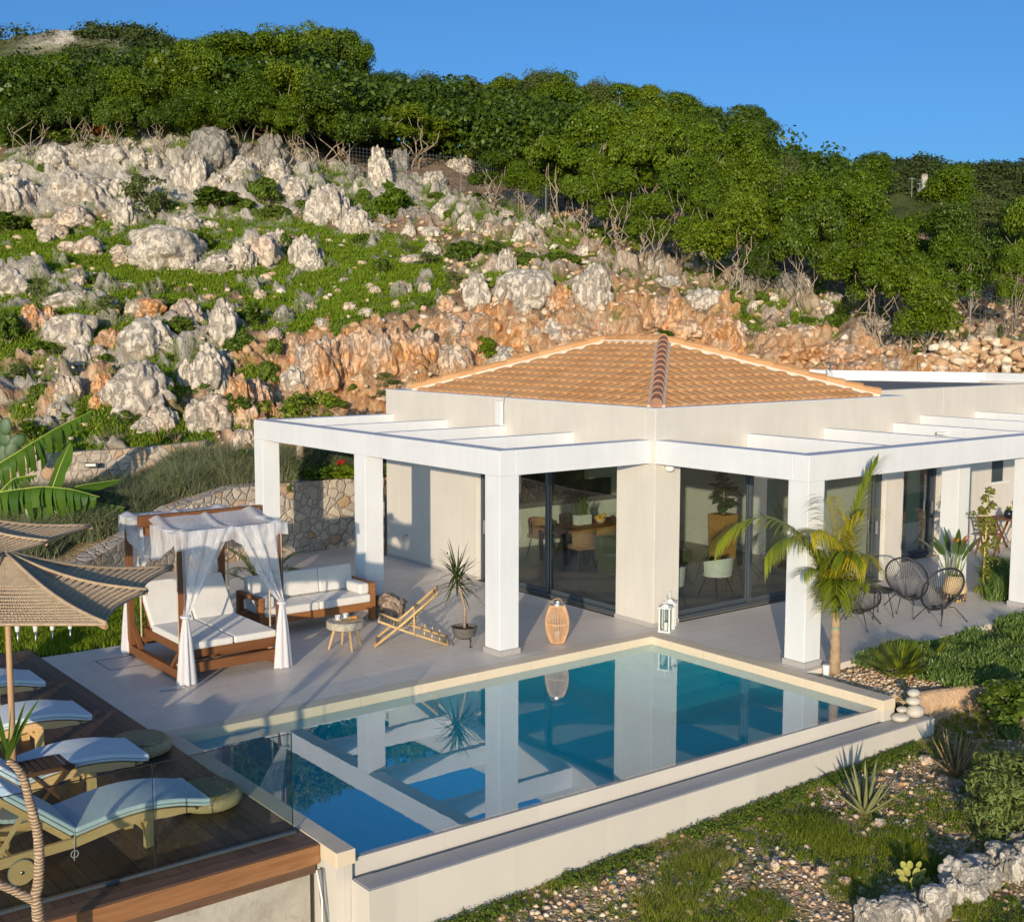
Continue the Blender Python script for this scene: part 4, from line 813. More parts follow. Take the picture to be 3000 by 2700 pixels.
def utility_poles():
    for (u, v, vb, L) in ((2672, 520, 548, 'slim grey utility pole on the distant wooded hill, left of the thicker pair'), (2695, 535, 570, 'grey utility pole with a transformer box on the distant hill'), (2702, 524, 566, 'thin pale mast right beside the transformer pole on the distant hill')):
        d = 240; a, b = at(u, vb, d), at(u, v, d); t = thing('utility_pole', L, 'pole', a); mb = MB(); mb.tube([a-np.array([0, 0, 2]), b], .07, 6); mb.build('shaft', M['pipe'], t)
        mb = MB(); mb.bar(b-_r*.6-np.array([0, 0, .25]), b+_r*.6-np.array([0, 0, .25]), .09); mb.build('crossarm', M['pipe'], t)
        if 'transformer' in L and 'with' in L: mb = MB(); mb.box(a[0]-.35, a[0]+.35, a[1]-.3, a[1]+.3, a[2]+.4, a[2]+1.1); mb.build('transformer_box', M['pipe'], t)
    for (u, v, w, h, L) in ((2708, 513, 16, 9, 'tiny cream house with a low tiled roof on the distant hilltop'),):
        d = 300; p = at(u, v, d); w_ = w/FPX*d; h_ = h/FPX*d; t = thing('house', L, 'house', p-np.array([0, 0, h_])); ax = _r0
        mb = MB(); mb.box(-w_/2, w_/2, -w_/3, w_/3, -3, h_*.7, mat4(p-np.array([0, 0, h_*.7]), -YAW)); mb.build('wall', M['concrete'], t)
        mb = MB(); V = xf(mat4(p, -YAW), [(-w_*.55, -w_*.38, 0), (w_*.55, -w_*.38, 0), (w_*.55, w_*.38, 0), (-w_*.55, w_*.38, 0), (-w_*.3, 0, h_*.5), (w_*.3, 0, h_*.5)]); mb.add(V, [(0, 1, 5, 4), (2, 3, 4, 5), (1, 2, 5), (3, 0, 4), (0, 3, 2, 1)]); mb.build('roof', M['hiptile'], t)
        mb = MB()
        for q in (-.3, 0, .3): mb.box(q*w_-w_*.05, q*w_+w_*.05, -w_/3-.06, -w_/3+.02, h_*.15, h_*.5, mat4(p-np.array([0, 0, h_*.7]), -YAW))
        mb.build('window', M['frame'], t)
utility_poles()
# ------------------------------------------------------------------ ground slabs round the villa
def slab(name, rects, mat, z1, z0, kind='structure'):
    mb = MB()
    for (a, b, c, d) in rects: mb.box(a, b, c, d, z0, z1)
    return tag(mb.build(name, mat), kind=kind)
LX, LY, HW = 7.0, 8.41, 3.69
slab('terrace_floor', [(-8.794, -.19, -.195, 4.33), (-5.2, -.19, 4.33, 9.9), (-.19, 0, -.19, 9.9), (0, 7.0, -3.33, 0), (-.19, 0, -3.33, -.19), (7.0, 16, -1.75, 1.0)], M['terrace'], 0, -.14)
slab('terrace_footing', [(.0, 7.0, -3.30, -3.0), (6.9, 16, -1.72, -1.5)], M['coping'], -.143, -.6)
# ------------------------------------------------------------------ villa
V = thing('villa', 'white and beige single storey villa with a hipped clay tile roof and sliding glass doors', 'villa', (0, 0, 0))
DT = 2.76
mb = MB()                       # main block: outer walls with door openings, parapet
w = .25
mb.box(0, .6, 0, .94, 0, DT); mb.box(0, w, 5.04, LY, 0, DT); mb.box(6.43, LX, 0, w, 0, DT)
mb.box(0, LX, 0, w, DT, HW); mb.box(0, w, w, LY, DT, HW); mb.box(LX-w, LX, w, LY, 0, HW); mb.box(w, LX-w, LY-w, LY, 0, HW)
mb.build('wall', M['beige'], V, bevel=.008)
for q in ((-.012, .612, -.012, .952), (-.012, 0, 5.04, LY), (6.43, LX, -.012, 0)): mb = MB(); mb.box(*q, 0, .07); mb.build('skirting', M['rimstone'], V)
mb = MB(); mb.box(-.01, LX+.01, -.01, w, HW+.001, HW+.02); mb.box(-.01, w, w, LY+.01, HW+.001, HW+.02); mb.box(LX-w, LX+.01, w, LY+.01, HW+.001, HW+.02); mb.box(w, LX-w, LY-w, LY+.01, HW+.001, HW+.02); mb.build('coping', M['white'], V)
mb = MB(); mb.box(w, LX-w, w, LY-w, 2.85, 3.0); mb.build('ceiling', M['intwall'], V)
mb = MB(); mb.box(w, LX-w, w, LY-w, -.14, .003); mb.build('floor', M['intfloor'], V)
mb = MB(); mb.box(w+.003, w+.06, 5.04, LY-w-.003, .004, 2.848); mb.box(w+.06, LX-w-.003, LY-w-.06, LY-w-.003, .004, 2.848); mb.box(LX-w-.06, LX-w-.003, w+.01, LY-w-.06, .004, 2.848); mb.build('inner_lining', M['intwall'], V)
# wing to the right, set back
WX, WY, WH = 7.0, 1.0, 3.76
mb = MB(); mb.box(LX, 9.86, WY, WY+w, DT-.3, WH); mb.box(LX, 8.5, WY, WY+w, 0, DT-.3); mb.box(9.86, 14.5, WY, WY+w, 0, WH); mb.box(LX+.0, LX+.25, WY+w, 8.4, HW+.03, WH); mb.box(14.25, 14.5, WY+w, 2.8, 0, WH); mb.build('wing_wall', M['beige'], V, bevel=.008)
mb = MB(); mb.prism([(LX+.26, WY+w), (14.25, WY+w), (14.25, 2.8), (12.3, 6.7), (10.9, 8.3), (LX+.26, 8.3)], WH-.16, WH-.06); mb.build('flat_roof', M['roofgrey'], V)
mb = MB()
for a, b in (((14.42, WY+w), (14.42, 2.75)), ((14.40, 2.75), (12.4, 6.75)), ((12.4, 6.75), (10.95, 8.4)), ((10.95, 8.4), (7.3, 8.4))): mb.bar((*a, WH+.04), (*b, WH+.04), .18, .32)
mb.build('roof_kerb', M['white'], V)
# hipped tile roof
A0, A1, B0, B1, ZE_, ZR = .26, 6.42, .26, 7.68, HW-.02, 4.73
MX = (A0+A1)/2; RY0, RY1 = 3.2, 4.9
mb = MB(); mb.add([(A0, B0, ZE_), (A1, B0, ZE_), (A1, B1, ZE_), (A0, B1, ZE_), (MX, RY0, ZR-.03), (MX, RY1, ZR-.03)], [(0, 1, 4), (1, 2, 5, 4), (2, 3, 5), (3, 0, 4, 5)])
roof = mb.build('roof', M['roofbase'], V)
def roof_tiles():
    mb = MB(); g = np.random.default_rng(2)
    faces = [((A0, B0), (A1, B0), (MX, RY0), (MX, RY0)), ((A0, B1), (A0, B0), (MX, RY0), (MX, RY1)), ((A1, B0), (A1, B1), (MX, RY1), (MX, RY0)), ((A1, B1), (A0, B1), (MX, RY1), (MX, RY1))]
    an = np.linspace(0, PI, 7)
    for (e0, e1, r1, r0) in faces:
        e0, e1, r0, r1 = [np.array(q, float) for q in (e0, e1, r0, r1)]
        ex = (e1-e0); L = np.linalg.norm(ex); ex = ex/L; ny = np.array([-ex[1], ex[0]]); run = float((r0-e0) @ ny); rise = ZR-ZE_; sl = math.hypot(run, rise)
        s = np.array([*(ny*run/sl), rise/sl]); x3 = np.array([*ex, 0]); nz = np.cross(x3, s)
        a0 = float((r0-e0) @ ex); a1 = float((r1-e0) @ ex); lo, hi = min(a0, a1), max(a0, a1)
        tw, tl = .245, .31; nr = int(sl/tl)+1
        for j in range(nr):
            y0 = j*tl-.03; y1 = min(y0+tl+.05, sl)
            f = max(0, min(1, (y0+.2)/sl)); xa, xb = lo*f+.04, L-(L-hi)*f-.04
            k0 = int(math.ceil(xa/tw)); k1 = int(xb/tw)
            for k in range(k0, k1+1):
                xc = k*tw+g.normal(0, .004); base = np.array([*e0, ZE_])
                P = []
                for (yy, rad, lift) in ((y0, .113, .03), (y0+.03, .117, .038), (y1, .10, .010)):
                    for a in an: P.append(base+x3*(xc+rad*math.cos(a))+s*yy+nz*(lift+rad*.58*math.sin(a)))
                n = len(an); F = [(q*n+i, q*n+i+1, (q+1)*n+i+1, (q+1)*n+i) for q in range(2) for i in range(n-1)]
                P.append(base+x3*xc+s*(y0+.01)+nz*.01); F += [(i+1, i, 3*n) for i in range(n-1)]
                mb.add(P, F)
    mb.build('roof_tiles', M['tile'], roof, smooth=False)
    hips = [((A0, B0, ZE_), (MX, RY0, ZR)), ((A1, B0, ZE_), (MX, RY0, ZR)), ((A0, B1, ZE_), (MX, RY1, ZR)), ((A1, B1, ZE_), (MX, RY1, ZR)), ((MX, RY0, ZR), (MX, RY1, ZR))]
    mm = MB()
    for a, b in hips:
        mh = MB()
        a, b = np.array(a), np.array(b); d = b-a; L = np.linalg.norm(d); d /= L; n = max(int(L/.34), 2); up = np.array([0, 0, 1.]); up -= d*(up @ d); up /= np.linalg.norm(up)
        for i in range(n):
            p0 = a+d*(i*L/n-.02)+up*.10; p1 = a+d*((i+1)*L/n+.03)+up*.085
            mh.tube([p0, p0+d*.03, p1], [.112, .115, .088], 10, True)
        mm.bar(a+up*.035, b+up*.035, .30 if a[0] < 1 and a[1] < 1 else .36, .09, up); mh.build('hip_tiles', M['hiptile' if a[0] < 1 and a[1] < 1 else 'tile'], roof, smooth=False)
    mm.build('hip_mortar', M['mortar'], roof)
roof_tiles()
# sliding doors: frame, panes, handles
def sliding(name, axis, c, a, b, nleaf, z1=DT, recess=.16, flip=1, stack=None, label=None):
    """axis 0: door in plane x = c from y=a..b; axis 1: plane y = c from x=a..b"""
    def bx(mb, s0, s1, t0, t1, z0, z_1):
        if axis == 0: mb.box(c+t0, c+t1, s0, s1, z0, z_1)
        else: mb.box(s0, s1, c+t0, c+t1, z0, z_1)
    mb = MB(); r = recess
    bx(mb, a, b, r-.06, r+.09, 0.004, .07); bx(mb, a, b, r-.06, r+.09, z1-.07, z1-.002); bx(mb, a+.002, a+.075, r-.06, r+.09, .07, z1-.07); bx(mb, b-.075, b-.002, r-.06, r+.09, .07, z1-.07)
    d = mb.build(name, M['frame'], V, bevel=.004)
    if label: d['label'] = label
    e = np.linspace(a+.075, b-.075, nleaf+1)
    for i in range(nleaf):
        s0, s1 = e[i]+(-.03 if i else 0), e[i+1]+(.03 if i < nleaf-1 else 0); t = r-.035 if i % 2 else r+.02; m2 = MB(); q = .075
        bx(m2, s0, s0+q, t, t+.04, .07, z1-.07); bx(m2, s1-q, s1, t, t+.04, .07, z1-.07); bx(m2, s0+q, s1-q, t, t+.04, .07, .15); bx(m2, s0+q, s1-q, t, t+.04, z1-.14, z1-.07)
        m2.build('leaf_frame', M['frame'], d, bevel=.003)
        m3 = MB(); m3.add(([(c+t+.02, s0+q, .15), (c+t+.02, s1-q, .15), (c+t+.02, s1-q, z1-.14), (c+t+.02, s0+q, z1-.14)] if axis == 0 else [(s0+q, c+t+.02, .15), (s1-q, c+t+.02, .15), (s1-q, c+t+.02, z1-.14), (s0+q, c+t+.02, z1-.14)]), [(0, 1, 2, 3)]); m3.build('pane', M['glass'], d)
    m4 = MB(); hx = e[-1]-.04 if stack != 'a' else e[0]+.04
    bx(m4, hx-.014, hx+.014, r-.075, r-.03, .95, 1.22); m4.build('handle', M['steel'], d, bevel=.005)
    return d
sliding('sliding_door', 0, 0, .94, 5.04, 2, label='wide two-leaf glass door facing the pool and sofa')
sliding('sliding_door', 1, 0, .6, 6.43, 3, label='three-leaf glass door behind the black cord chairs')
sliding('sliding_door', 1, WY, 8.5, 9.86, 1, DT-.3, label='narrow single glass door in the set-back wing')
# wing window
def wing_window():
    x0, x1, z0, z1 = 12.05, 12.5, 1.42, 2.15
    p, q = pl(2904, 1412, 1, WY), pl(2934, 1350, 1, WY); x0, x1, z0 = p[0], q[0]+.05, p[2]; z1 = z0+.75
    mb = MB(); mb.box(x0, x0+.05, WY-.02, WY+.02, z0, z1); mb.box(x1-.05, x1, WY-.02, WY+.02, z0, z1); mb.box(x0+.05, x1-.05, WY-.02, WY+.02, z0, z0+.05); mb.box(x0+.05, x1-.05, WY-.02, WY+.02, z1-.05, z1); d = mb.build('window', M['frame'], V)
    mb = MB(); mb.box(x0+.05, x1-.05, WY-.012, WY-.006, z0+.05, z1-.05); mb.build('pane', M['frame'], d)
    mb = MB(); mb.box(x0-.03, x1+.25, WY-.05, WY-.022, z0-.05, z0-.002); mb.build('sill', M['white'], d)
wing_window()
# fittings on the facade
mb = MB(); p = pl(1467, 1210, 0, 0); mb.box(-.07, -.001, p[1]-.11, p[1]+.11, p[2]-.24, p[2]+.24); o = mb.build('antenna_box', M['plasticwhite'], V, bevel=.02); mb = MB(); mb.tube([(-.03, p[1]-.13, p[2]-.2), (-.03, p[1]-.13, p[2]+.2), (-.02, p[1]-.16, p[2]+.36), (.1, p[1]-.2, p[2]+.42)], .008, 6); mb.build('cable', M['pipe'], o)
mb = MB(); p = pl(1950, 1370, 1, 0); mb.ball((p[0], -.09, p[2]), (.07, .1, .06)); mb.box(p[0]-.03, p[0]+.03, -.06, -.001, p[2]-.03, p[2]+.03); mb.build('outdoor_camera', M['plasticwhite'], V, True)
mb = MB(); p = pl(1313, 1620, 0, 0); mb.box(-.014, -.001, p[1]-.045, p[1]+.045, p[2]-.06, p[2]+.06); o = mb.build('wall_socket', M['plasticwhite'], V, bevel=.006); mb = MB(); mb.box(-.017, -.0142, p[1]-.022, p[1]+.022, p[2]-.03, p[2]+.03); mb.build('socket_cover', M['frame'], o)
mb = MB(); p = pl(1195, 1568, 0, 0); mb.tube([(0, p[1], p[2]), (-.1, p[1], p[2]), (-.12, p[1]+.02, p[2]-.07)], .014, 8); mb.tube([(-.06, p[1]-.04, p[2]+.03), (-.06, p[1]+.04, p[2]+.03)], .01, 6); mb.build('garden_tap', M['steel'], V, True)
# ------------------------------------------------------------------ pergolas
H, HB, CW = 3.18, 2.787, .375
def column(root, x, y):
    mb = MB(); mb.box(x, x+CW, y, y+CW, .085, HB); c = mb.build('column', M['white'], root, bevel=.008)
    mb = MB(); mb.box(x-.022, x+CW+.022, y-.022, y+CW+.022, .0, .085); mb.build('plinth', M['rimstone'], c, bevel=.004)
PX, PY0, PY1 = -3.19, .10, 8.38
P1 = thing('pergola', 'white pergola on square columns over the sofa terrace left of the villa corner', 'pergola', (PX, PY0, 0), 'white pergolas')
for y in (PY0, 4.03, PY1-CW): column(P1, PX, y)
mb = MB(); mb.box(PX, PX+.30, PY0, PY1, HB, H); mb.build('edge_beam', M['white'], P1, bevel=.008)
for y, tk in ((PY0, .28), (2.06, .15), (4.04, .15), (6.03, .15), (PY1-.30, .30)):
    mb = MB(); mb.box(PX+.303, -.003, y, y+tk, HB if tk > .2 else HB+.02, H-.002 if tk > .2 else H-.004); mb.build('cross_beam', M['white'], P1, bevel=.006)
P2 = thing('pergola', 'white pergola on square columns over the black cord chairs right of the villa corner', 'pergola', (0, -3.19, 0), 'white pergolas')
column(P2, -.01, -3.19); column(P2, 6.44, -1.6); column(P2, 6.40, -3.10)
mb = MB(); mb.box(-.01, 17, -3.19, -2.89, HB, H); mb.build('edge_beam', M['white'], P2, bevel=.008)
mb = MB(); mb.box(-.01, .28, -2.887, -.003, HB, H-.001); mb.build('cross_beam', M['white'], P2, bevel=.006)
for x in (2.26, 4.41, 6.59): mb = MB(); mb.box(x, x+.15, -2.887, -.003, HB+.02, H-.004); mb.build('cross_beam', M['white'], P2, bevel=.006)
for x in (9.0, 11.15, 13.3): mb = MB(); mb.box(x, x+.15, -2.887, WY-.003, HB+.02, H-.004); mb.build('cross_beam', M['white'], P2, bevel=.006)
mb = MB(); p = pl(2770, 1276, 0, 6.59); mb.box(6.47, 6.588, p[1]-.05, p[1]+.12, 3.02, 3.08); mb.build('spotlight', M['plasticwhite'], P2, bevel=.01)
# ------------------------------------------------------------------ pool
PL, PR, PB = -8.58, -.47, -.45            # water edges left, right, back
yl, yr = -4.535, -4.775                     # overflow edge, left and right end
WZ = -.115
pool = thing('swimming_pool', 'rectangular overflow swimming pool of clear teal water beside the villa corner', 'pool', (-4.5, -2.6, -.5))
def pool_parts():
    bz = -1.55
    mb = MB()                                                    # basin: floor and four sides, inward
    c = [(PL-.01, PB+.01), (PR+.01, PB+.01), (PR+.01, yr+.012), (PL-.01, yl+.012)]
    mb.add([(x, y, bz) for x, y in c]+[(x, y, -.004) for x, y in c[:2]]+[(x, y, WZ-.012) for x, y in c[2:]], [(3, 2, 1, 0), (0, 1, 5, 4), (1, 2, 6, 5), (2, 3, 7, 6), (3, 0, 4, 7)]); mb.build('basin', M['lining'], pool)
    mb = MB()                                                    # steps in the house corner
    for i in range(4):
        a, b, a0, b0, zt = .65+.36*i, 1.1+.36*i, .65+.36*(i-1), 1.1+.36*(i-1), -.22-.25*i
        if i == 0: mb.box(PR-a, PR+.006, PB-b, PB+.006, bz+.004, zt)
        else: mb.box(PR-a, PR-a0, PB-b, PB+.006, bz+.004, zt); mb.box(PR-a0, PR+.006, PB-b, PB-b0, bz+.004, zt)
    mb.build('step', M['lining'], pool)
    mb = MB(); c = [(PL-.03, PB+.03), (PR+.03, PB+.03), (PR+.03, yr-.03), (PL-.03, yl-.03)]
    mb.add([(x, y, bz-.03) for x, y in c]+[(x, y, WZ) for x, y in c], [(3, 2, 1, 0)[::-1][::-1], (4, 5, 6, 7)[::-1], (0, 1, 5, 4), (1, 2, 6, 5), (2, 3, 7, 6), (3, 0, 4, 7)])
    import bmesh
    o = mb.build('water', M['water'], pool); bm = bmesh.new(); bm.from_mesh(o.data); bmesh.ops.recalc_face_normals(bm, faces=bm.faces); bm.to_mesh(o.data); bm.free()
    # copings
    mb = MB(); mb.box(PL-.02, -.195, PB, -.195, -.14, .012); mb.box(PR, -.195, -4.91, PB, -.14, .011); mb.build('coping', M['coping'], pool, bevel=.006)
    mb = MB(); mb.box(-8.79, PL, -4.67, -.2, -.14, .010); mb.build('coping', M['coping'], pool, bevel=.006)
    mb = MB(); mb.box(PR+.034, -.2, -4.90, PB, -1.6, -.141); mb.box(PL-.205, PL-.034, -4.66, -.3, -1.6, -.141); mb.box(PL, -.2, PB+.034, -.2, -1.6, -.141); mb.build('pool_shell', M['poolwall'], pool)
    # overflow wall
    mb = MB(); a = np.array([PL, yl, 0]); b = np.array([PR, yr, 0])
    def slabp(pts, z0, z1): mb.prism([tuple(q) for q in pts], z0, z1)
    slabp([(PL, yl+.01), (PL, yl-.06), (PR, yr-.06), (PR, yr+.01)], -1.6, WZ-.008); mb.build('overflow_wall', M['poolwall'], pool)
    mb = MB(); slabp([(-8.61, yl-.062), (-8.61, yl-.44), (.22, yr-.44), (.22, yr-.062)], -1.6, -.50); mb.build('gutter', M['rimstone'], pool)
    mb = MB(); slabp([(-8.61, yl-.15), (-8.61, yl-.44), (.22, yr-.44), (.22, yr-.15)], -.498, -.285); slabp([(-.30, yr-.14), (-.30, yr-.149), (.22, yr-.149), (.22, yr-.14)], -.498, -.285); slabp([(-8.61, yl-.14), (-8.61, yl-.149), (-8.4, yl-.149), (-8.4, yl-.14)], -.498, -.285); mb.build('gutter_rim', M['rimstone'], pool, bevel=.004)
    mb = MB(); slabp([(-8.63, yl-.44), (-8.63, yl-.462), (.242, yr-.462), (.242, yr-.44)], -1.7, -.289); slabp([(-8.632, yl-.14), (-8.632, yl-.44), (-8.612, yl-.44), (-8.612, yl-.14)], -1.7, -.289); slabp([(.222, yr-.13), (.222, yr-.44), (.242, yr-.44), (.242, yr-.13)], -1.7, -.289); mb.build('outer_cladding', M['poolwall'], pool)
    for (u, v) in ((785, 2151), (1280, 2050), (1716, 1957)):
        p = pl(u, v, 1, PB-.01); mb = MB(); cz = p[2] if p[2] > -1.2 else -.6; cz = -.42
        mb.tube([(p[0], PB+.004, cz), (p[0], PB-.03, cz)], .095, 20); mb.build('underwater_lamp', M['led'], pool, True, sharp=.6)
pool_parts()
def floor_grate():
    p = G(1085, 2365, -1.546); mb = MB(); p = (-6.9, -3.6)
    for i in range(8): mb.box(p[0]-.2, p[0]+.2, p[1]-.2+i*.05, p[1]-.17+i*.05, -1.545, -1.53)
    mb.build('floor_drain', M['frame'], pool)
floor_grate()
# ------------------------------------------------------------------ timber deck
DK = thing('timber_deck', 'raised deck of dark brown boards with a lighter fascia beside the pool', 'deck', (-10.5, 0, -.2))
def deck():
    g = np.random.default_rng(4); mb = MB(); x = -8.76-.2
    mb2 = MB(); mb2.box(-8.79-.2, -8.795, -4.15, 4.9, -.04, .004); mb2.box(-18, -8.795, -4.33, -4.155, -.04, .005); mb2.build('border_board', M['decktrim'], DK, bevel=.004)
    while x > -18:
        for (a, b) in ((-4.15, 0.15), (.156, 4.9)): mb.box(x-.138, x, a+g.uniform(0, .004), b, -.035, .002+g.uniform(-.0015, .0015))
        x -= .144
    mb.build('board', M['deck'], DK)
    mb = MB(); mb.box(-18, -8.80, -4.362, -4.333, -.19, .0); mb.build('fascia', M['fascia'], DK, bevel=.004)
    mb = MB(); mb.box(-18, -8.82, -4.31, 4.85, -.3, -.04); mb.build('joists', M['decktrim'], DK)
deck()
mb = MB(); mb.box(-18, -8.88, -4.30, -4.05, -4, -.195); tag(mb.build('concrete_wall', M['concrete']), 'rough cast concrete retaining wall under the deck fascia', 'wall')
def pipes():
    t = thing('drain_pipes', 'bundle of grey and white conduits running down at the pool corner', 'pipes', (-8.83, -4.45, -.9))
    for k, (dx, m_, r) in enumerate(((0, 'pipe', .022), (.05, 'pipe', .014), (-.03, 'plasticwhite', .01))):
        mb = MB(); mb.tube([(-8.84+dx, -4.42, -.22), (-8.84+dx*.6, -4.46-.02*k, -.5), (-8.83+dx, -4.50, -.75), (-8.75+dx*1.5, -4.62, -1.0), (-8.7+dx*2, -4.8, -1.35)], r, 8); mb.build('conduit', M[m_], t, True)
pipes()
# glass balustrade
GY = -3.98
def balustrade():
    t = thing('glass_balustrade', 'frameless glass balustrade along the front edge of the timber deck', 'balustrade', (-11, GY, 0))
    mb = MB(); mb.box(-17, -8.86, GY-.022, GY+.022, .006, .035); mb.build('base_rail', M['frame'], t, bevel=.004)
    e = [-8.88, -10.30, -11.72, -13.14, -14.56, -15.98]
    for a, b in zip(e[:-1], e[1:]): mb = MB(); mb.box(b+.012, a-.012, GY-.007, GY+.007, .04, 1.03); o = mb.build('glass_panel', M['balglass'], t); mb = MB(); mb.box(b+.012, a-.012, GY-.0075, GY+.0075, 1.031, 1.036); mb.build('polished_edge', M['black'], o); mb = MB(); mb.box(a-.0115, a-.0075, GY-.0075, GY+.0075, .04, 1.041); mb.build('joint_strip', M['black'], o)
balustrade()
# ------------------------------------------------------------------ stone walls, lawn
def walls():
    t = [( .9, 9.95, 1.6), (-1.0, 10.0, 1.59), (-2.9, 10.0, 1.58), (-4.4, 9.7, 1.3), (-5.6, 9.0, .92), (-6.8, 8.1, .66), (-8.2, 7.2, .55), (-10.2, 6.6, .55), (-13, 6.3, .5)]
    mb = MB(); n = len(t); P = np.array(t); d = np.gradient(P[:, :2], axis=0); nn = np.stack([-d[:, 1], d[:, 0]], 1); nn /= np.linalg.norm(nn, axis=1)[:, None]
    A = P[:, :2]; B = A-nn*.4
    V_ = [(*A[i], -.3) for i in range(n)]+[(*A[i], P[i, 2]) for i in range(n)]+[(*B[i], P[i, 2]+.02) for i in range(n)]+[(*B[i], -.3) for i in range(n)]
    F = [(k*n+i, k*n+i+1, (k+1)*n+i+1, (k+1)*n+i) for k in range(3) for i in range(n-1)]+[(0, n, 2*n, 3*n)]; mb.add(V_, F)
    tag(mb.build('stone_wall', M['stonewall']), 'curved fieldstone wall closing the sofa terrace behind the daybed', 'wall')
    us = [(-260, 1345, 29.3), (0, 1338, 29.4), (130, 1331, 29.5), (250, 1322, 29.7), (330, 1318, 29.9), (440, 1309, 30.2), (600, 1292, 30.7)]
    T = np.array([at(*q) for q in us]); Bk = T+_f*np.array([1, 1, 0])*.45; mb = MB(); n = len(T); lo = T.copy(); lo[:, 2] -= 1.6; lb = Bk.copy(); lb[:, 2] -= 1.6
    mb.add(np.concatenate([lo, T, Bk, lb]), [(k*n+i, k*n+i+1, (k+1)*n+i+1, (k+1)*n+i) for k in range(3) for i in range(n-1)]+[(n-1, 2*n-1, 3*n-1, 4*n-1)])
    w_ = mb.build('stone_wall', M['stonewall']); tag(w_, 'grey fieldstone terrace wall with a small lamp, under the rocky bank', 'wall')
    p = at(270, 1362, 29.6); ax = (T[4]-T[2]); ax[2] = 0; ax /= np.linalg.norm(ax); mb = MB(); mb.bar(p-ax*.15-_f*.05, p+ax*.15-_f*.05, .12, .1); L = mb.build('wall_lamp', M['black']); tag(L, 'small black wall lamp with a pale face on the grey stone wall', 'lamp')
    mb = MB(); mb.bar(p-ax*.115-_f*.115, p+ax*.115-_f*.115, .012, .06); c = mb.build('diffuser', M['led'], L); c.parent = L
walls()
def bank():
    """earth bank between the two stone walls"""
    us = np.linspace(-400, 900, 60); ss = np.linspace(0, 1, 14); P = []
    base = [(.9, 10.3), (-1.0, 10.3), (-2.9, 10.3), (-4.4, 10.0), (-5.7, 9.35), (-6.95, 8.45), (-8.3, 7.55), (-10.3, 6.95), (-13, 6.7)]
    bz = [1.5, 1.5, 1.5, 1.24, .86, .6, .48, .42, .40]; b = np.array([(*q, z) for q, z in zip(base, bz)]); L = np.concatenate([[0], np.cumsum(np.linalg.norm(np.diff(b[:, :2], axis=0), axis=1))]); bb = np.array([[np.interp(s, L, b[:, k]) for k in range(3)] for s in np.linspace(L[-1], 0, 60)])
    top = [at(u, np.interp(u, [-400, 0, 300, 440, 600, 700, 900], [1500, 1490, 1470, 1440, 1400, 1400, 1400]), np.interp(u, [-400, 0, 600, 900], [29.2, 29.3, 30.6, 29.5])) for u in us]
    for s in ss: P.append([b0*(1-s)+np.array(t0)*s+np.array([0, 0, .25*math.sin(s*PI)]) for b0, t0 in zip(bb, top)])
    P = np.array(P); P[..., 2] += (fbm(P*1.3, 3, 3)-.5)*.2; mb = MB(); mb.grid(P); tag(mb.build('earth_bank', M['soil'], smooth=True), kind='structure'); return P
BANK = bank()
slab('lawn', [(-14, -5.202, 4.34, 9.6)], M['lawnsoil'], -.02, -.3)
def lawn_grass():
    g = np.random.default_rng(2); n = 5200; P = np.stack([g.uniform(-10.6, -5.25, n), g.uniform(4.42, 8.6, n), np.full(n, -.03)], 1); P = P[(P[:, 1]-4.4 < 4.6-.45*np.abs(P[:, 0]+5.2)) & ((P[:, 0] > -8.7) | (P[:, 1] > 5.05))]
    tag(link('lawn_grass', blades_mesh('lawn_grass', P, .10, .014, M['grass'], 9, .05, 3)), kind='stuff')
lawn_grass()
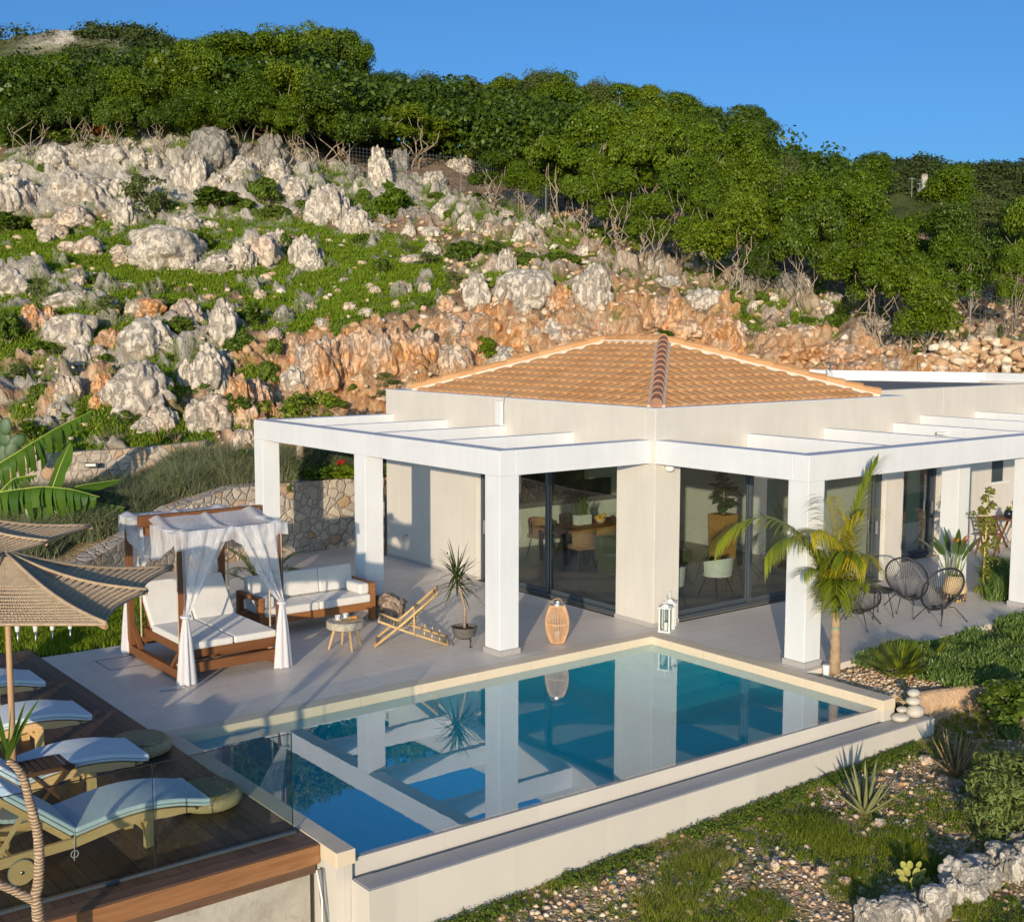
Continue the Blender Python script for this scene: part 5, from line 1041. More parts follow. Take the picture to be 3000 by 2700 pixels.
# ------------------------------------------------------------------ swing daybed
def daybed():
    x0, x1, y0, y1, z1 = -7.66, -6.06, 1.63, 3.72, 2.14; q = .09
    t = thing('swing_daybed', 'swinging double daybed with wooden frame and white mattress under sheer drapes', 'daybed', ((x0+x1)/2, (y0+y1)/2, 0))
    for x in (x0, x1-q):
        for y in (y0, y1-q): mb = MB(); mb.box(x, x+q, y, y+q, .0, z1); mb.build('post', M['woodz'], t, bevel=.004)
        mb = MB(); mb.box(x+.005, x+q-.005, y0+q, y1-q, .02, .16); mb.build('base_rail', M['woody'], t, bevel=.004)
        mb = MB(); mb.box(x+.005, x+q-.005, y0+q, y1-q, z1-.17, z1-.01); mb.build('top_rail', M['woody'], t, bevel=.004)
        for y, s in ((y0+q, 1), (y1-q, -1)): mb = MB(); mb.bar((x+q/2, y, .5), (x+q/2, y+s*.36, .16), .06); mb.build('brace', M['woody'], t)
    mb = MB(); mb.box(x0+q, x1-q, y0+.005, y0+q-.005, .14, .28); mb.build('base_rail', M['wood'], t, bevel=.004)
    mb = MB(); mb.box(x0+q, x1-q, y1-q+.005, y1-.005, .14, .28); mb.build('base_rail', M['wood'], t, bevel=.004)
    for y in (y0+.01, y1-.08): mb = MB(); mb.box(x0-.0+q, x1-q, y, y+.07, z1-.15, z1-.005); mb.build('top_rail', M['wood'], t, bevel=.004)
    ym = 2.66; mb = MB(); mb.box(x0-.18, x1+.18, ym-.05, ym+.05, z1+.0, z1+.16); mb.build('ridge_beam', M['wood'], t, bevel=.005)
    # suspended bed
    bx0, bx1, by0, by1 = x0+.16, x1-.10, y0+.10, y1-.25
    f = MB(); f.box(bx0, bx1, by0, by0+.07, .33, .45); f.box(bx0, bx0+.07, by0+.07, by1, .33, .45); f.box(bx1-.07, bx1, by0+.07, by1, .33, .45); f.box(bx0+.07, bx1-.07, by1-.07, by1, .33, .45)
    for k in range(12): yy = by0+.1+k*.125; f.box(bx0+.07, bx1-.07, yy, yy+.07, .41, .44)
    f.build('bed_frame', M['wood'], t, bevel=.004)
    f = MB(); f.box(x0+.02, x1-.02, by0-.06, by0+.0, .28, .36) if False else None
    for y in (by0+.25, by1-.05): mb = MB(); mb.box(x0+.10, x1-.03, y-.05, y+.05, .24, .328); mb.build('carrier_bar', M['wood'], t, bevel=.004)
    hy = 3.13
    for (a, b) in ((bx0-.01, (bx0+bx1)/2-.008), ((bx0+bx1)/2+.008, bx1+.01)):
        m_ = MB(); m_.box(a, b, by0-.04, hy-.01, .452, .56); m_.build('seat_cushion', M['cushion'], t, bevel=.03, seg=3)
        R_ = Matrix.Translation((0, hy, .50)) @ Matrix.Rotation(math.radians(50), 4, 'X'); m_ = MB(); m_.box(a, b, 0, .78, -.03, .075, R_); m_.build('back_cushion', M['cushion'], t, bevel=.03, seg=3)
    R_ = Matrix.Translation((0, hy, .46)) @ Matrix.Rotation(math.radians(50), 4, 'X'); m_ = MB(); m_.box(bx0, bx1, 0, .8, -.05, -.005, R_); m_.build('back_board', M['wood'], t)
    mb = MB(); mb.bar((bx0+.1, hy+.42, .40), (bx0+.1, hy+.35, .82), .05); mb.bar((bx1-.1, hy+.42, .40), (bx1-.1, hy+.35, .82), .05); mb.build('back_prop', M['wood'], t)
    for (x, y) in ((bx0-.05, by0+.25), (bx1+.05, by0+.25), (bx0-.05, by1-.05), (bx1+.05, by1-.05)):
        mb = MB(); mb.tube([(x, y, z1-.1), (x, y, .30), (x, y, .18)], .014, 8); mb.ball((x, y, .2), .05, 8, 6); mb.build('rope', M['rope'], t, True)
    # drapes: cloth over the two rail pairs, curtains tied to the posts
    g = np.random.default_rng(3); W = x1-x0
    def top_cloth(ya, yb, seed):
        s = np.linspace(-.05, 1.05, 60); r = np.linspace(0, 1, 14); A = np.zeros((14, 60, 3))
        for i, rr in enumerate(r):
            y = ya+(yb-ya)*rr; A[i, :, 0] = x0+W*s; A[i, :, 1] = y; A[i, :, 2] = z1+.035-.07*math.sin(PI*rr)+.09*(1-rr)
            A[i, :, 2] += .035*np.exp(-((s-.5)/.03)**2)+.05*np.exp(-((s-.03)/.05)**2)+.05*np.exp(-((s-.95)/.06)**2)+(fbm(np.stack([s*4, s*0+rr*1.5, s*0+seed], 1), 2, 2)-.5)*.035
        sg = np.sign(yb-ya); X = [A[-1]+np.array([0, sg*.012*(q > 0), 0])+np.stack([0*s, sg*.012*np.sin(s*40+q), -(.06+.05*np.sin(s*5+seed)**2)*q], 1) for q in range(1, 4)]; A = np.concatenate([A, np.array(X)])
        m_ = MB(); m_.grid(A); m_.build('canopy_cloth', M['sheer'], t, True)
        # ends hanging over the rail
        for (sa, sb, drop) in ((-.05, .16, .52), (.84, 1.05, .0)):
            if not drop: continue
            s2 = np.linspace(sa, sb, 14); B = np.zeros((8, 14, 3))
            for i in range(8): B[i, :, 0] = x0-.05+.03*np.sin(s2*60)-.0*i; B[i, :, 1] = np.linspace(ya, yb, 14)+.02*math.sin(i); B[i, :, 2] = z1+.05-drop*(i/7)*(1-np.linspace(0, 1, 14)**2*.8)
            m_ = MB(); m_.grid(B); m_.build('canopy_cloth', M['sheer'], t, True)
    top_cloth(ym-.12, y0-.012, 1); top_cloth(ym+.14, y1+.012, 2)
    def curtain(xp, xc, y, sgn, seed, zt=.98):
        """from post xp to centre xc, tied at the post at height zt, then falling to the floor"""
        ns, nt = 46, 26; s = np.linspace(0, 1, ns); A = np.zeros((nt, ns, 3)); d = xc-xp
        for i, tt in enumerate(np.linspace(0, 1, nt)):
            pinch = (1-tt)**.85; wv = .018+.03*tt
            A[i, :, 0] = xp+d*(s*pinch+.06*s*(1-pinch)*(1))+.0
            A[i, :, 1] = y+sgn*(.02+wv*np.sin(s*(15+seed)+seed)+.02*np.sin(s*37+seed*2)*tt)
            A[i, :, 2] = z1+.04-(z1+.04-zt)*tt-.0*s
        m_ = MB(); m_.grid(A); c = m_.build('curtain', M['sheer'], t, True)
        B = np.zeros((20, 30, 3)); an = np.linspace(0, 2*PI, 30)
        for i, tt in enumerate(np.linspace(0, 1, 20)):
            r = .032+.075*tt**.8; rr = r*(1+.28*np.sin(an*7+seed)*min(1, tt*3)); B[i, :, 0] = xp+np.sign(d)*.03+rr*np.cos(an)*1.15; B[i, :, 1] = y+sgn*.045+rr*np.sin(an)*.75; B[i, :, 2] = zt+.02-(zt+.01)*tt
        m_ = MB(); m_.grid(B); m_.build('gathered_end', M['cotton'], c, True)
        m_ = MB(); m_.tube([(xp+np.sign(d)*.03+.06*math.cos(a), y+sgn*.045+.05*math.sin(a), zt) for a in np.linspace(0, 2*PI, 13)[:-1]], .022, 6, closed=True); m_.build('tie', M['cotton'], c, True)
    xm = (x0+x1)/2
    curtain(x0+.02, xm, y0, -1, 1); curtain(x1-.02, xm, y0, -1, 4); curtain(x0+.02, xm, y1, 1, 2); curtain(x1-.02, xm, y1, 1, 5)
    m_ = MB(); A = np.zeros((6, 16, 3))
    for i in range(6): u = np.linspace(0, 1, 16); A[i, :, 0] = x0-.05-.33*u+.02*np.sin(u*30+i); A[i, :, 1] = y0-.1-.02*i+.05*u; A[i, :, 2] = .012+.02*np.abs(np.sin(u*14+i))*(1-u*.5)
    m_.grid(A); m_.build('trailing_hem', M['cotton'], t, True)
daybed()
o = MB()
for q in ((-8.2, -7.5, 3.62, 3.632), (-8.2, -7.5, 2.98, 2.992), (-8.206, -8.194, 2.98, 3.632), (-7.506, -7.494, 2.98, 3.632)): o.box(*q, .0005, .004)
tag(o.build('floor_hatch', M['frame']), 'thin dark outline of a square floor hatch beside the daybed', 'hatch')
# ------------------------------------------------------------------ sofa
def sofa():
    xa, xb, yf, yb = -5.50, -3.26, 3.42, 4.28
    xa, xb, yf, yb = -5.62, -3.42, 3.34, 4.2
    t = thing('garden_sofa', 'three-seat teak garden sofa with ivory cushions', 'sofa', ((xa+xb)/2, (yf+yb)/2, 0)); q = .095
    for x in (xa, xb-q):
        for y in (yf, yb-q): mb = MB(); mb.box(x, x+q, y, y+q, 0, .60); mb.build('leg', M['woodz2'], t, bevel=.006)
        mb = MB(); mb.box(x, x+q, yf, yb, .602, .66); mb.build('armrest', M['sofawoody'], t, bevel=.006)
        mb = MB(); mb.box(x+.01, x+q-.01, yf+q, yb-q, .20, .33); mb.build('side_rail', M['sofawoody'], t, bevel=.005)
    mb = MB(); mb.box(xa+q, xb-q, yf+.01, yf+.08, .20, .33); mb.build('front_rail', M['sofawood'], t, bevel=.005)
    mb = MB(); mb.box(xa+q, xb-q, yb-.08, yb-.01, .20, .33); mb.box(xa+q, xb-q, yb-.06, yb-.02, .50, .62); mb.build('back_rail', M['sofawood'], t, bevel=.005)
    mb = MB()
    for k in range(7): mb.box(xa+q+.002, xb-q-.002, yf+.09+k*.1, yf+.16+k*.1, .29, .325)
    mb.build('slats', M['sofawood'], t)
    x = np.linspace(xa+q+.005, xb-q-.005, 3)
    for a, b in zip(x[:-1], x[1:]):
        mb = MB(); mb.box(a+.003, b-.003, yf-.02, yb-.17, .335, .47); mb.build('seat_cushion', M['cushion'], t, bevel=.028, seg=3)
    x = np.linspace(xa+q+.005, xb-q-.005, 4)
    for a, b in zip(x[:-1], x[1:]):
        R_ = Matrix.Translation((0, yb-.16, .475)) @ Matrix.Rotation(-.16, 4, 'X'); mb = MB(); mb.box(a+.003, b-.003, -.13, .03, 0, .42, R_); mb.build('back_cushion', M['cushion'], t, bevel=.03, seg=3)
    for (a, b) in ((xa+q+.01, xa+q+.2), (xb-q-.2, xb-q-.01)):
        mb = MB(); mb.box(a, b, yf+.02, yb-.34, .474, .66); mb.build('arm_cushion', M['cushion'], t, bevel=.04, seg=3)
M['sofawoody'] = woodmat('sofa_teak_arm', (.27, .105, .032), (.40, .18, .065), 1); M['woodz2'] = woodmat('sofa_teak_leg', (.27, .105, .032), (.40, .18, .065), 2)
sofa()
# ------------------------------------------------------------------ round table with coffee
def coffee_table():
    c = (-4.80, 2.00); h = .45
    t = thing('side_table', 'round mosaic-topped table on splayed pine legs in front of the sofa', 'table', (*c, 0))
    mb = MB(); mb.lathe([(.27, h-.125), (.30, h-.11), (.302, h-.02), (.285, h)], 40, (*c, 0)); mb.build('table_top', M['mosaic'], t, True, sharp=.7)
    for a in (150, 250, 345, 60):
        a = math.radians(a+12); mb = MB(); mb.tube([(c[0]+.17*math.cos(a), c[1]+.17*math.sin(a), h-.12), (c[0]+.27*math.cos(a), c[1]+.27*math.sin(a), 0)], [.030, .018], 12); mb.build('leg', M['pinelegs'], t, True, sharp=.7)
    tr = thing('tray', 'thin wooden serving tray on the mosaic table', 'tray', (c[0]+.03, c[1]-.02, h)); mb = MB(); mb.box(c[0]-.13, c[0]+.22, c[1]-.17, c[1]+.11, h+.002, h+.012); mb.build('board', M['brass'], tr, bevel=.004)
    for k, (dx, dy, L) in enumerate(((-.10, .06, 'white coffee cup with dark scrolls, the one nearer the daybed'), (.06, .10, 'white coffee cup with dark scrolls, the one nearer the sofa arm'))):
        p = (c[0]+dx, c[1]+dy, h+.013); q = thing('coffee_cup', L, 'cup', p, 'coffee cups on the mosaic table')
        mb = MB(); mb.lathe([(.025, 0), (.028, .008), (.04, .02), (.047, .065), (.044, .065), (.036, .02), (.0, .012)], 20, p); mb.build('bowl', M['china'], q, True)
        mb = MB(); mb.tube([(p[0]+.045+.022*math.sin(a), p[1], p[2]+.04+.02*math.cos(a)) for a in np.linspace(0, PI, 8)], .005, 6); mb.build('handle', M['china'], q, True)
        mb = MB()
        for j in range(7):
            a = j*2*PI/7; cx, cy = p[0]+.0445*math.cos(a), p[1]+.0445*math.sin(a); mb.tube([(cx+.010*math.cos(b)*-math.sin(a), cy+.010*math.cos(b)*math.cos(a), p[2]+.042+.011*math.sin(b)) for b in np.linspace(0, 2*PI, 9)[:-1]], .0028, 5, closed=True)
        mb.build('scroll_pattern', M['chinapat'], q)
        mb = MB(); mb.lathe([(.03, -.001), (.07, .006), (.068, .009), (.02, .003)], 24, p); mb.build('saucer', M['china'], q, True)
    p = np.array([c[0]+.10, c[1]-.07, h+.014]); a = np.linspace(-1.25, 1.25, 13); mb = MB(); mb.tube([p+np.array([.07*math.sin(b), .05*math.cos(b)-.03, .022]) for b in a], [.006+.02*math.cos(b)**1+.003*(i % 2) for i, b in enumerate(a*.95)], 10); o = mb.build('croissant', M['pastry'], None, True); tag(o, 'golden croissant on the wooden tray', 'croissant')
coffee_table()
# ------------------------------------------------------------------ bamboo deck chair
def bamboo_chair():
    t = thing('bamboo_chair', 'low bamboo sling deck chair between the mosaic table and the column', 'chair', (-3.8, 1.6, 0))
    F0 = np.array([-4.27, 1.95, 0]); ax = np.array([.82, -.57, 0]); ax /= np.linalg.norm(ax); sd = np.array([.40, .92, 0]); sd = np.array([-ax[1], ax[0], 0])*.29
    pt = lambda s, side, z: F0+ax*s+sd*side+np.array([0, 0, z])
    L = 1.14
    for s_ in (-1, 1):
        mb = MB(); mb.tube([pt(0, s_, .025), pt(.46, s_, .40), pt(.98, s_, .86)], .023, 10); mb.build('back_pole', M['bamboo'], t, True)
        mb = MB(); mb.tube([pt(.06, s_*.88, .42), pt(.5, s_*.88, .25), pt(L, s_*.88, .03)], .021, 10); mb.build('seat_pole', M['bamboo'], t, True)
        mb = MB(); mb.tube([pt(.62, s_*.99, .20), pt(.62, s_*.99, .58)], .016, 8); mb.build('strut', M['bamboo'], t, True)
        mb = MB(); [mb.tube([pt(q, s_*.88, .16-(q-.75)*.38+.04), pt(q, s_*.88, .16-(q-.75)*.38+.10)], .015, 8) for q in (.78, .9, 1.02)]; mb.build('pegs', M['bamboo'], t, True)
    for (q, z, n_) in ((0.0, .03, 1), (.98, .86, 1), (.06, .42, .9), (L, .03, .9), (.62, .58, 1), (.93, .80, 1)):
        mb = MB(); mb.tube([pt(q, -n_*1.02, z), pt(q, n_*1.02, z)], .017, 8); mb.build('cross_bar', M['bamboo'], t, True)
    mb = MB()
    path = [np.array([.08, .41]), np.array([.30, .30]), np.array([.50, .31]), np.array([.72, .56]), np.array([.96, .83])]; path = np.array(path); Ls = np.concatenate([[0], np.cumsum(np.linalg.norm(np.diff(path, axis=0), axis=1))])
    for s in np.linspace(0, Ls[-1], 24):
        q, z = np.interp(s, Ls, path[:, 0]), np.interp(s, Ls, path[:, 1]); mb.bar(pt(q, -.82, z), pt(q, .82, z), .030, .008)
    mb.build('sling', M['wicker'], t)
bamboo_chair()
# rock at the column, dracaena pot
o = link('rock', ROCKS['ball'][1]); o.location = (-3.02, 3.55, 0.0); o.scale = (.75, .62, .40); o.rotation_euler.z = .5; o.color = (.5, .55, 0, 1); tag(o, 'dark brown boulder lying on the terrace beside the sofa arm', 'rock')
def ribbon(mb, base, dirv, L, w, droop, n=6, fold=0., twist=0.):
    d = np.array(dirv, float); d /= np.linalg.norm(d); side = np.cross(d, (0, 0, 1.)); side /= np.linalg.norm(side)+1e-9
    if twist: ax = d; side = side*math.cos(twist)+np.cross(ax, side)*math.sin(twist)
    P = []; p = np.array(base, float); dd = d.copy()
    prof = [.55, .9, 1., .85, .55, .04] if n == 6 else list(np.interp(np.linspace(0, 1, n), [0, .2, .45, .8, 1], [.5, .95, 1, .55, .03]))
    for k in range(n):
        ww = w*prof[k]/2; P += [p-side*ww, p+side*ww]
        p = p+dd*L/(n-1); dd = dd+np.array([0, 0, -droop/(n-1)]); dd /= np.linalg.norm(dd)
    mb.add(P, [(2*k, 2*k+1, 2*k+3, 2*k+2) for k in range(n-1)])
def dracaena():
    p = np.array([-3.22, .98, 0]); t = thing('dracaena', 'spiky dracaena in a dark low pot beside the corner column', 'potted plant', p); g = np.random.default_rng(5)
    mb = MB(); mb.lathe([(.10, .12), (.17, .16), (.20, .28), (.215, .31), (.185, .31), (.18, .27), (0, .27)], 24, p); pot = mb.build('pot', M['potgrey'], t, True, sharp=.8)
    mb = MB(); mb.lathe([(.0, .272), (.178, .275), (.0, .29)], 16, p); mb.build('soil', M['potsoil'], pot)
    for k in range(3):
        a = k*2.1+.4; mb = MB(); mb.tube([p+np.array([.15*math.cos(a), .15*math.sin(a), .16]), p+np.array([.2*math.cos(a), .2*math.sin(a), .08]), p+np.array([.17*math.cos(a), .17*math.sin(a), .01]), p+np.array([.21*math.cos(a), .21*math.sin(a), .02])], .009, 6); mb.build('foot', M['black'], pot, True)
    top = p+np.array([-.10, .06, 1.05]); mb = MB(); mb.tube([p+np.array([0, 0, .27]), p+np.array([.01, .0, .6]), p+np.array([-.06, .03, .9]), top+np.array([0, 0, .1])], [.026, .022, .02, .022], 8); mb.build('trunk', M['ringbark'], t, True)
    mb = MB()
    for k in range(95):
        e = g.uniform(-.7, 1.35); a = g.uniform(0, 6.28); ribbon(mb, top+np.array([0, 0, g.uniform(-.12, .18)]), (math.cos(a)*math.cos(e), math.sin(a)*math.cos(e), math.sin(e)), g.uniform(.42, .62), .026, g.uniform(.2, .9))
    mb.build('leaves', M['dracaena'], t)
dracaena()
# ------------------------------------------------------------------ lanterns
def rattan_lantern():
    p = np.array([-1.95, .20, 0]); t = thing('rattan_lantern', 'tall barrel-shaped rattan lantern on the terrace by the pool edge', 'lantern', p)
    z = np.linspace(.02, .62, 12); prof = lambda q: .105+.085*math.sin(PI*min(max((q-.0)/.66, 0), 1))**1.0
    mb = MB()
    for k in range(44): a = k*2*PI/44; mb.tube([p+np.array([prof(q)*math.cos(a), prof(q)*math.sin(a), q]) for q in z], .0065, 5)
    mb.build('cane_slats', M['rattan'], t)
    for q in (.02, .33, .62): mb = MB(); mb.tube([p+np.array([(prof(q)-.008)*math.cos(a), (prof(q)-.008)*math.sin(a), q]) for a in np.linspace(0, 2*PI, 25)[:-1]], .011, 6, closed=True); mb.build('hoop', M['rattan'], t, True)
    mb = MB(); mb.lathe([(.112, .625), (.118, .63), (.118, .66), (.10, .665), (.10, .63)], 24, p); mb.build('metal_collar', M['steel'], t, True, sharp=.7)
    mb = MB(); mb.lathe([(.0, .03), (.10, .03), (.10, .04), (0, .04)], 20, p); mb.build('base', M['rattan'], t)
    mb = MB(); mb.lathe([(.0, .042), (.045, .042), (.045, .20), (0, .20)], 16, p); mb.build('candle', M['candle'], t)
    mb = MB(); mb.tube([p+np.array([.11*math.cos(a), .02, .66+.06*math.sin(a)]) for a in np.linspace(.1, PI-.1, 9)], .007, 6); mb.build('handle', M['rattan'], t, True)
rattan_lantern()
def white_lantern(p, s, h, L, rz):
    t = thing('metal_lantern', L, 'lantern', p, 'white lanterns by the villa corner', rz)
    p = np.zeros(3); loc = dict(local=True); q = .012
    for i in (-1, 1):
        for j in (-1, 1): mb = MB(); mb.box(i*s-q, i*s+q, j*s-q, j*s+q, .02, h); mb.build('post', M['plasticwhite'], t, **loc)
    mb = MB(); mb.box(-s-.02, s+.02, -s-.02, s+.02, 0, .02); mb.build('base', M['plasticwhite'], t, **loc)
    mb = MB(); mb.box(-s-.025, s+.025, -s-.025, s+.025, h, h+.018); mb.add([(-s*.8, -s*.8, h+.018), (s*.8, -s*.8, h+.018), (s*.8, s*.8, h+.018), (-s*.8, s*.8, h+.018), (-.03, -.03, h+.06), (.03, -.03, h+.06), (.03, .03, h+.06), (-.03, .03, h+.06)], [(0, 1, 5, 4), (1, 2, 6, 5), (2, 3, 7, 6), (3, 0, 4, 7), (4, 5, 6, 7)]); mb.build('roof', M['plasticwhite'], t, **loc)
    for (i, j) in ((1, 0), (-1, 0), (0, 1), (0, -1)):
        mb = MB(); mb.box(i*s-(.002 if i else s-q), i*s+(.002 if i else s-q), j*s-(.002 if j else s-q), j*s+(.002 if j else s-q), .021, h-.001); mb.build('glass_pane', M['lampglass'], t, **loc)
    mb = MB(); mb.tube([(s*.6*math.cos(a), 0, h+.05+.14*math.sin(a)) for a in np.linspace(0.05, PI-.05, 12)], .006, 6); mb.build('handle', M['plasticwhite'], t, True, **loc)
    mb = MB(); mb.lathe([(0, .021), (.035, .021), (.035, .15), (0, .152)], 14); mb.build('candle', M['candle'], t, **loc)
white_lantern((.00, -.30, 0), .085, .40, 'front white lantern of the pair, the one nearer the pool corner', .5)
white_lantern((.235, -.165, 0), .08, .43, 'rear white lantern of the pair, the one nearer the glass door', .6)
# ------------------------------------------------------------------ cord chairs
def cord_chair(p, yaw, L, tilt=52, proto=[None]):
    if proto[0] is None:
        t = thing('cord_chair', L, 'chair', (0, 0, 0), 'black cord chairs'); k = dict(local=True)
        # rim: egg-shaped hoop in a plane tilted back; front low, back high (faces +x)
        tl = math.radians(50); a = np.linspace(0, 2*PI, 49)[:-1]; ctr = np.array([.0, 0, .56])
        rim = np.array([ctr+np.array([-math.cos(q)*.43*math.cos(tl), math.sin(q)*(.38+.03*math.cos(q)), math.cos(q)*.43*math.sin(tl)]) for q in a])
        mb = MB(); mb.tube(rim, .017, 8, closed=True); mb.build('rim', M['blackcord'], t, True, **k)
        low = np.array([.03, 0, .24]); ring = np.array([low+np.array([.10*math.cos(q), .10*math.sin(q), .01*math.cos(q)]) for q in a])
        mb = MB(); mb.tube(ring, .010, 6, closed=True); mb.build('seat_ring', M['black'], t, True, **k)
        mb = MB()
        for i in range(0, 48):
            c0 = rim[i]; r0 = np.array([low[0]-.085*math.cos(a[i]), low[1]+.085*math.sin(a[i]), low[2]]); m = (c0+r0)/2+np.array([-.02, 0, -.06]); tt = np.linspace(0, 1, 6)[:, None]; mb.tube(c0*(1-tt)**2+2*m*tt*(1-tt)+r0*tt**2, .0048, 4)
        mb.build('cords', M['blackcord'], t, False, **k)
        for (x, y) in ((.34, .30), (.34, -.30), (-.34, .27), (-.34, -.27)):
            mb = MB(); mb.tube([(x*.25, y*.3, .245), (x*.45, y*.55, .25), (x, y, .012)], .009, 6); mb.ball((x, y, .012), .016, 8, 5); mb.build('leg', M['black'], t, True, **k)
        proto[0] = t
    else: t = copy_tree(proto[0], label=L)
    t.location = (*p, 0); t.rotation_euler.z = yaw; ORG[t.name] = np.array([*p, 0]); return t
cc1 = cord_chair((4.62, -1.78), math.radians(-125), 'black cord chair facing the pool, in front of the wall between the doors')
cc2 = cord_chair((4.32, -2.68), math.radians(172), 'black cord chair seen from its side, nearest the green ground cover')
cc3 = cord_chair((2.86, -2.02), math.radians(20), 'black cord chair with its back to the pool, behind the palm trunk')
cc4 = cord_chair((3.55, -1.12), math.radians(-75), 'black cord chair holding the tropical print cushion')
def print_cushion():
    mb = MB(); R_ = Matrix.Translation((3.52, -1.16, .50)) @ Matrix.Rotation(math.radians(-75), 4, 'Z') @ Matrix.Rotation(math.radians(-48), 4, 'Y') 
    n = 13; u = np.linspace(-1, 1, n); X, Y = np.meshgrid(u, u); th = .075*np.sqrt(np.clip((1-X**4)*(1-Y**4), 0, 1)); sh = .24*(1-.06*(1-Y**2)*1); 
    A = np.stack([X*sh, Y*.24*(1-.06*(1-X**2)), th], -1); B = A.copy(); B[..., 2] *= -1
    mb.grid(xf(R_, A.reshape(-1, 3)).reshape(n, n, 3)); mb.grid(xf(R_, B.reshape(-1, 3)).reshape(n, n, 3)[::-1]); o = mb.build('cushion', M['print'], None, True); tag(o, 'white cushion with tropical leaf and flower print on the cord chair', 'cushion')
print_cushion()
def black_table():
    p = np.array([3.72, -1.78, 0]); t = thing('metal_table', 'small round black metal table among the cord chairs', 'table', p)
    mb = MB(); mb.lathe([(.0, .455), (.27, .455), (.285, .46), (.285, .49), (.275, .49), (.27, .468), (0, .468)], 32, p); mb.build('table_top', M['black'], t, True, sharp=.6)
    for a in (.5, 2.1, 3.6, 5.2): mb = MB(); mb.tube([p+np.array([.19*math.cos(a), .19*math.sin(a), .455]), p+np.array([.30*math.cos(a), .30*math.sin(a), 0])], .009, 6); mb.build('leg', M['black'], t, True)
    mb = MB(); mb.tube([p+np.array([.05+.12*math.cos(a), .03, .49+.05*math.sin(a)]) for a in np.linspace(0, PI, 9)], .007, 6); mb.build('handle', M['black'], t, True)
black_table()
# ------------------------------------------------------------------ basket with bird of paradise
def strelitzia():
    p = np.array([6.02, -1.86, 0]); t = thing('bird_of_paradise', 'bird of paradise plant with orange flowers in a straw basket with a patterned band', 'potted plant', p); g = np.random.default_rng(3)
    mb = MB(); mb.lathe([(.21, .0), (.215, .14)], 24, p); b = mb.build('basket_band', M['band'], t, True)
    mb = MB(); mb.lathe([(.212, .141), (.23, .20), (.20, .34), (.14, .46), (.125, .46), (.18, .33), (0, .32)], 24, p); mb.build('basket', M['wickerlight'], t, True)
    for k in range(15):
        a = g.uniform(0, 6.28); e = g.uniform(1.0, 1.45); h = g.uniform(.62, 1.15); d = np.array([math.cos(a)*math.cos(e), math.sin(a)*math.cos(e), math.sin(e)]); base = p+np.array([.06*math.cos(a), .06*math.sin(a), .35]); tip = base+d*h*.62
        mb = MB(); mb.tube([base, base+d*h*.35, tip], [.012, .009, .006], 6); st = mb.build('stalk', M['stem'], t, True)
        mb = MB(); dd = d+np.array([math.cos(a)*.25, math.sin(a)*.25, 0]); ribbon(mb, tip, dd, g.uniform(.34, .5), .125, .5, 8, twist=g.uniform(-.5, .5)); mb.build('leaf', M['darkleaf2'], st)
    for (a, h) in ((3.6, 1.0), (4.4, 1.06)):
        base = p+np.array([0, 0, .4]); tip = p+np.array([.16*math.cos(a), .16*math.sin(a), h+.06]); mb = MB(); mb.tube([base, tip], [.012, .008], 6); st = mb.build('stalk', M['stem'], t, True)
        mb = MB()
        for k in range(7): e = g.uniform(.2, 1.5); a2 = a+g.uniform(-1.4, 1.4); ribbon(mb, tip, (math.cos(a2)*math.cos(e), math.sin(a2)*math.cos(e), math.sin(e)), .2, .05, .1)
        mb.build('flower', M['flower'], st)
M['darkleaf2'] = leafmat('strelitzia_leaves', (.035, .075, .020), (.10, .15, .045), .15, .35, .45)
strelitzia()
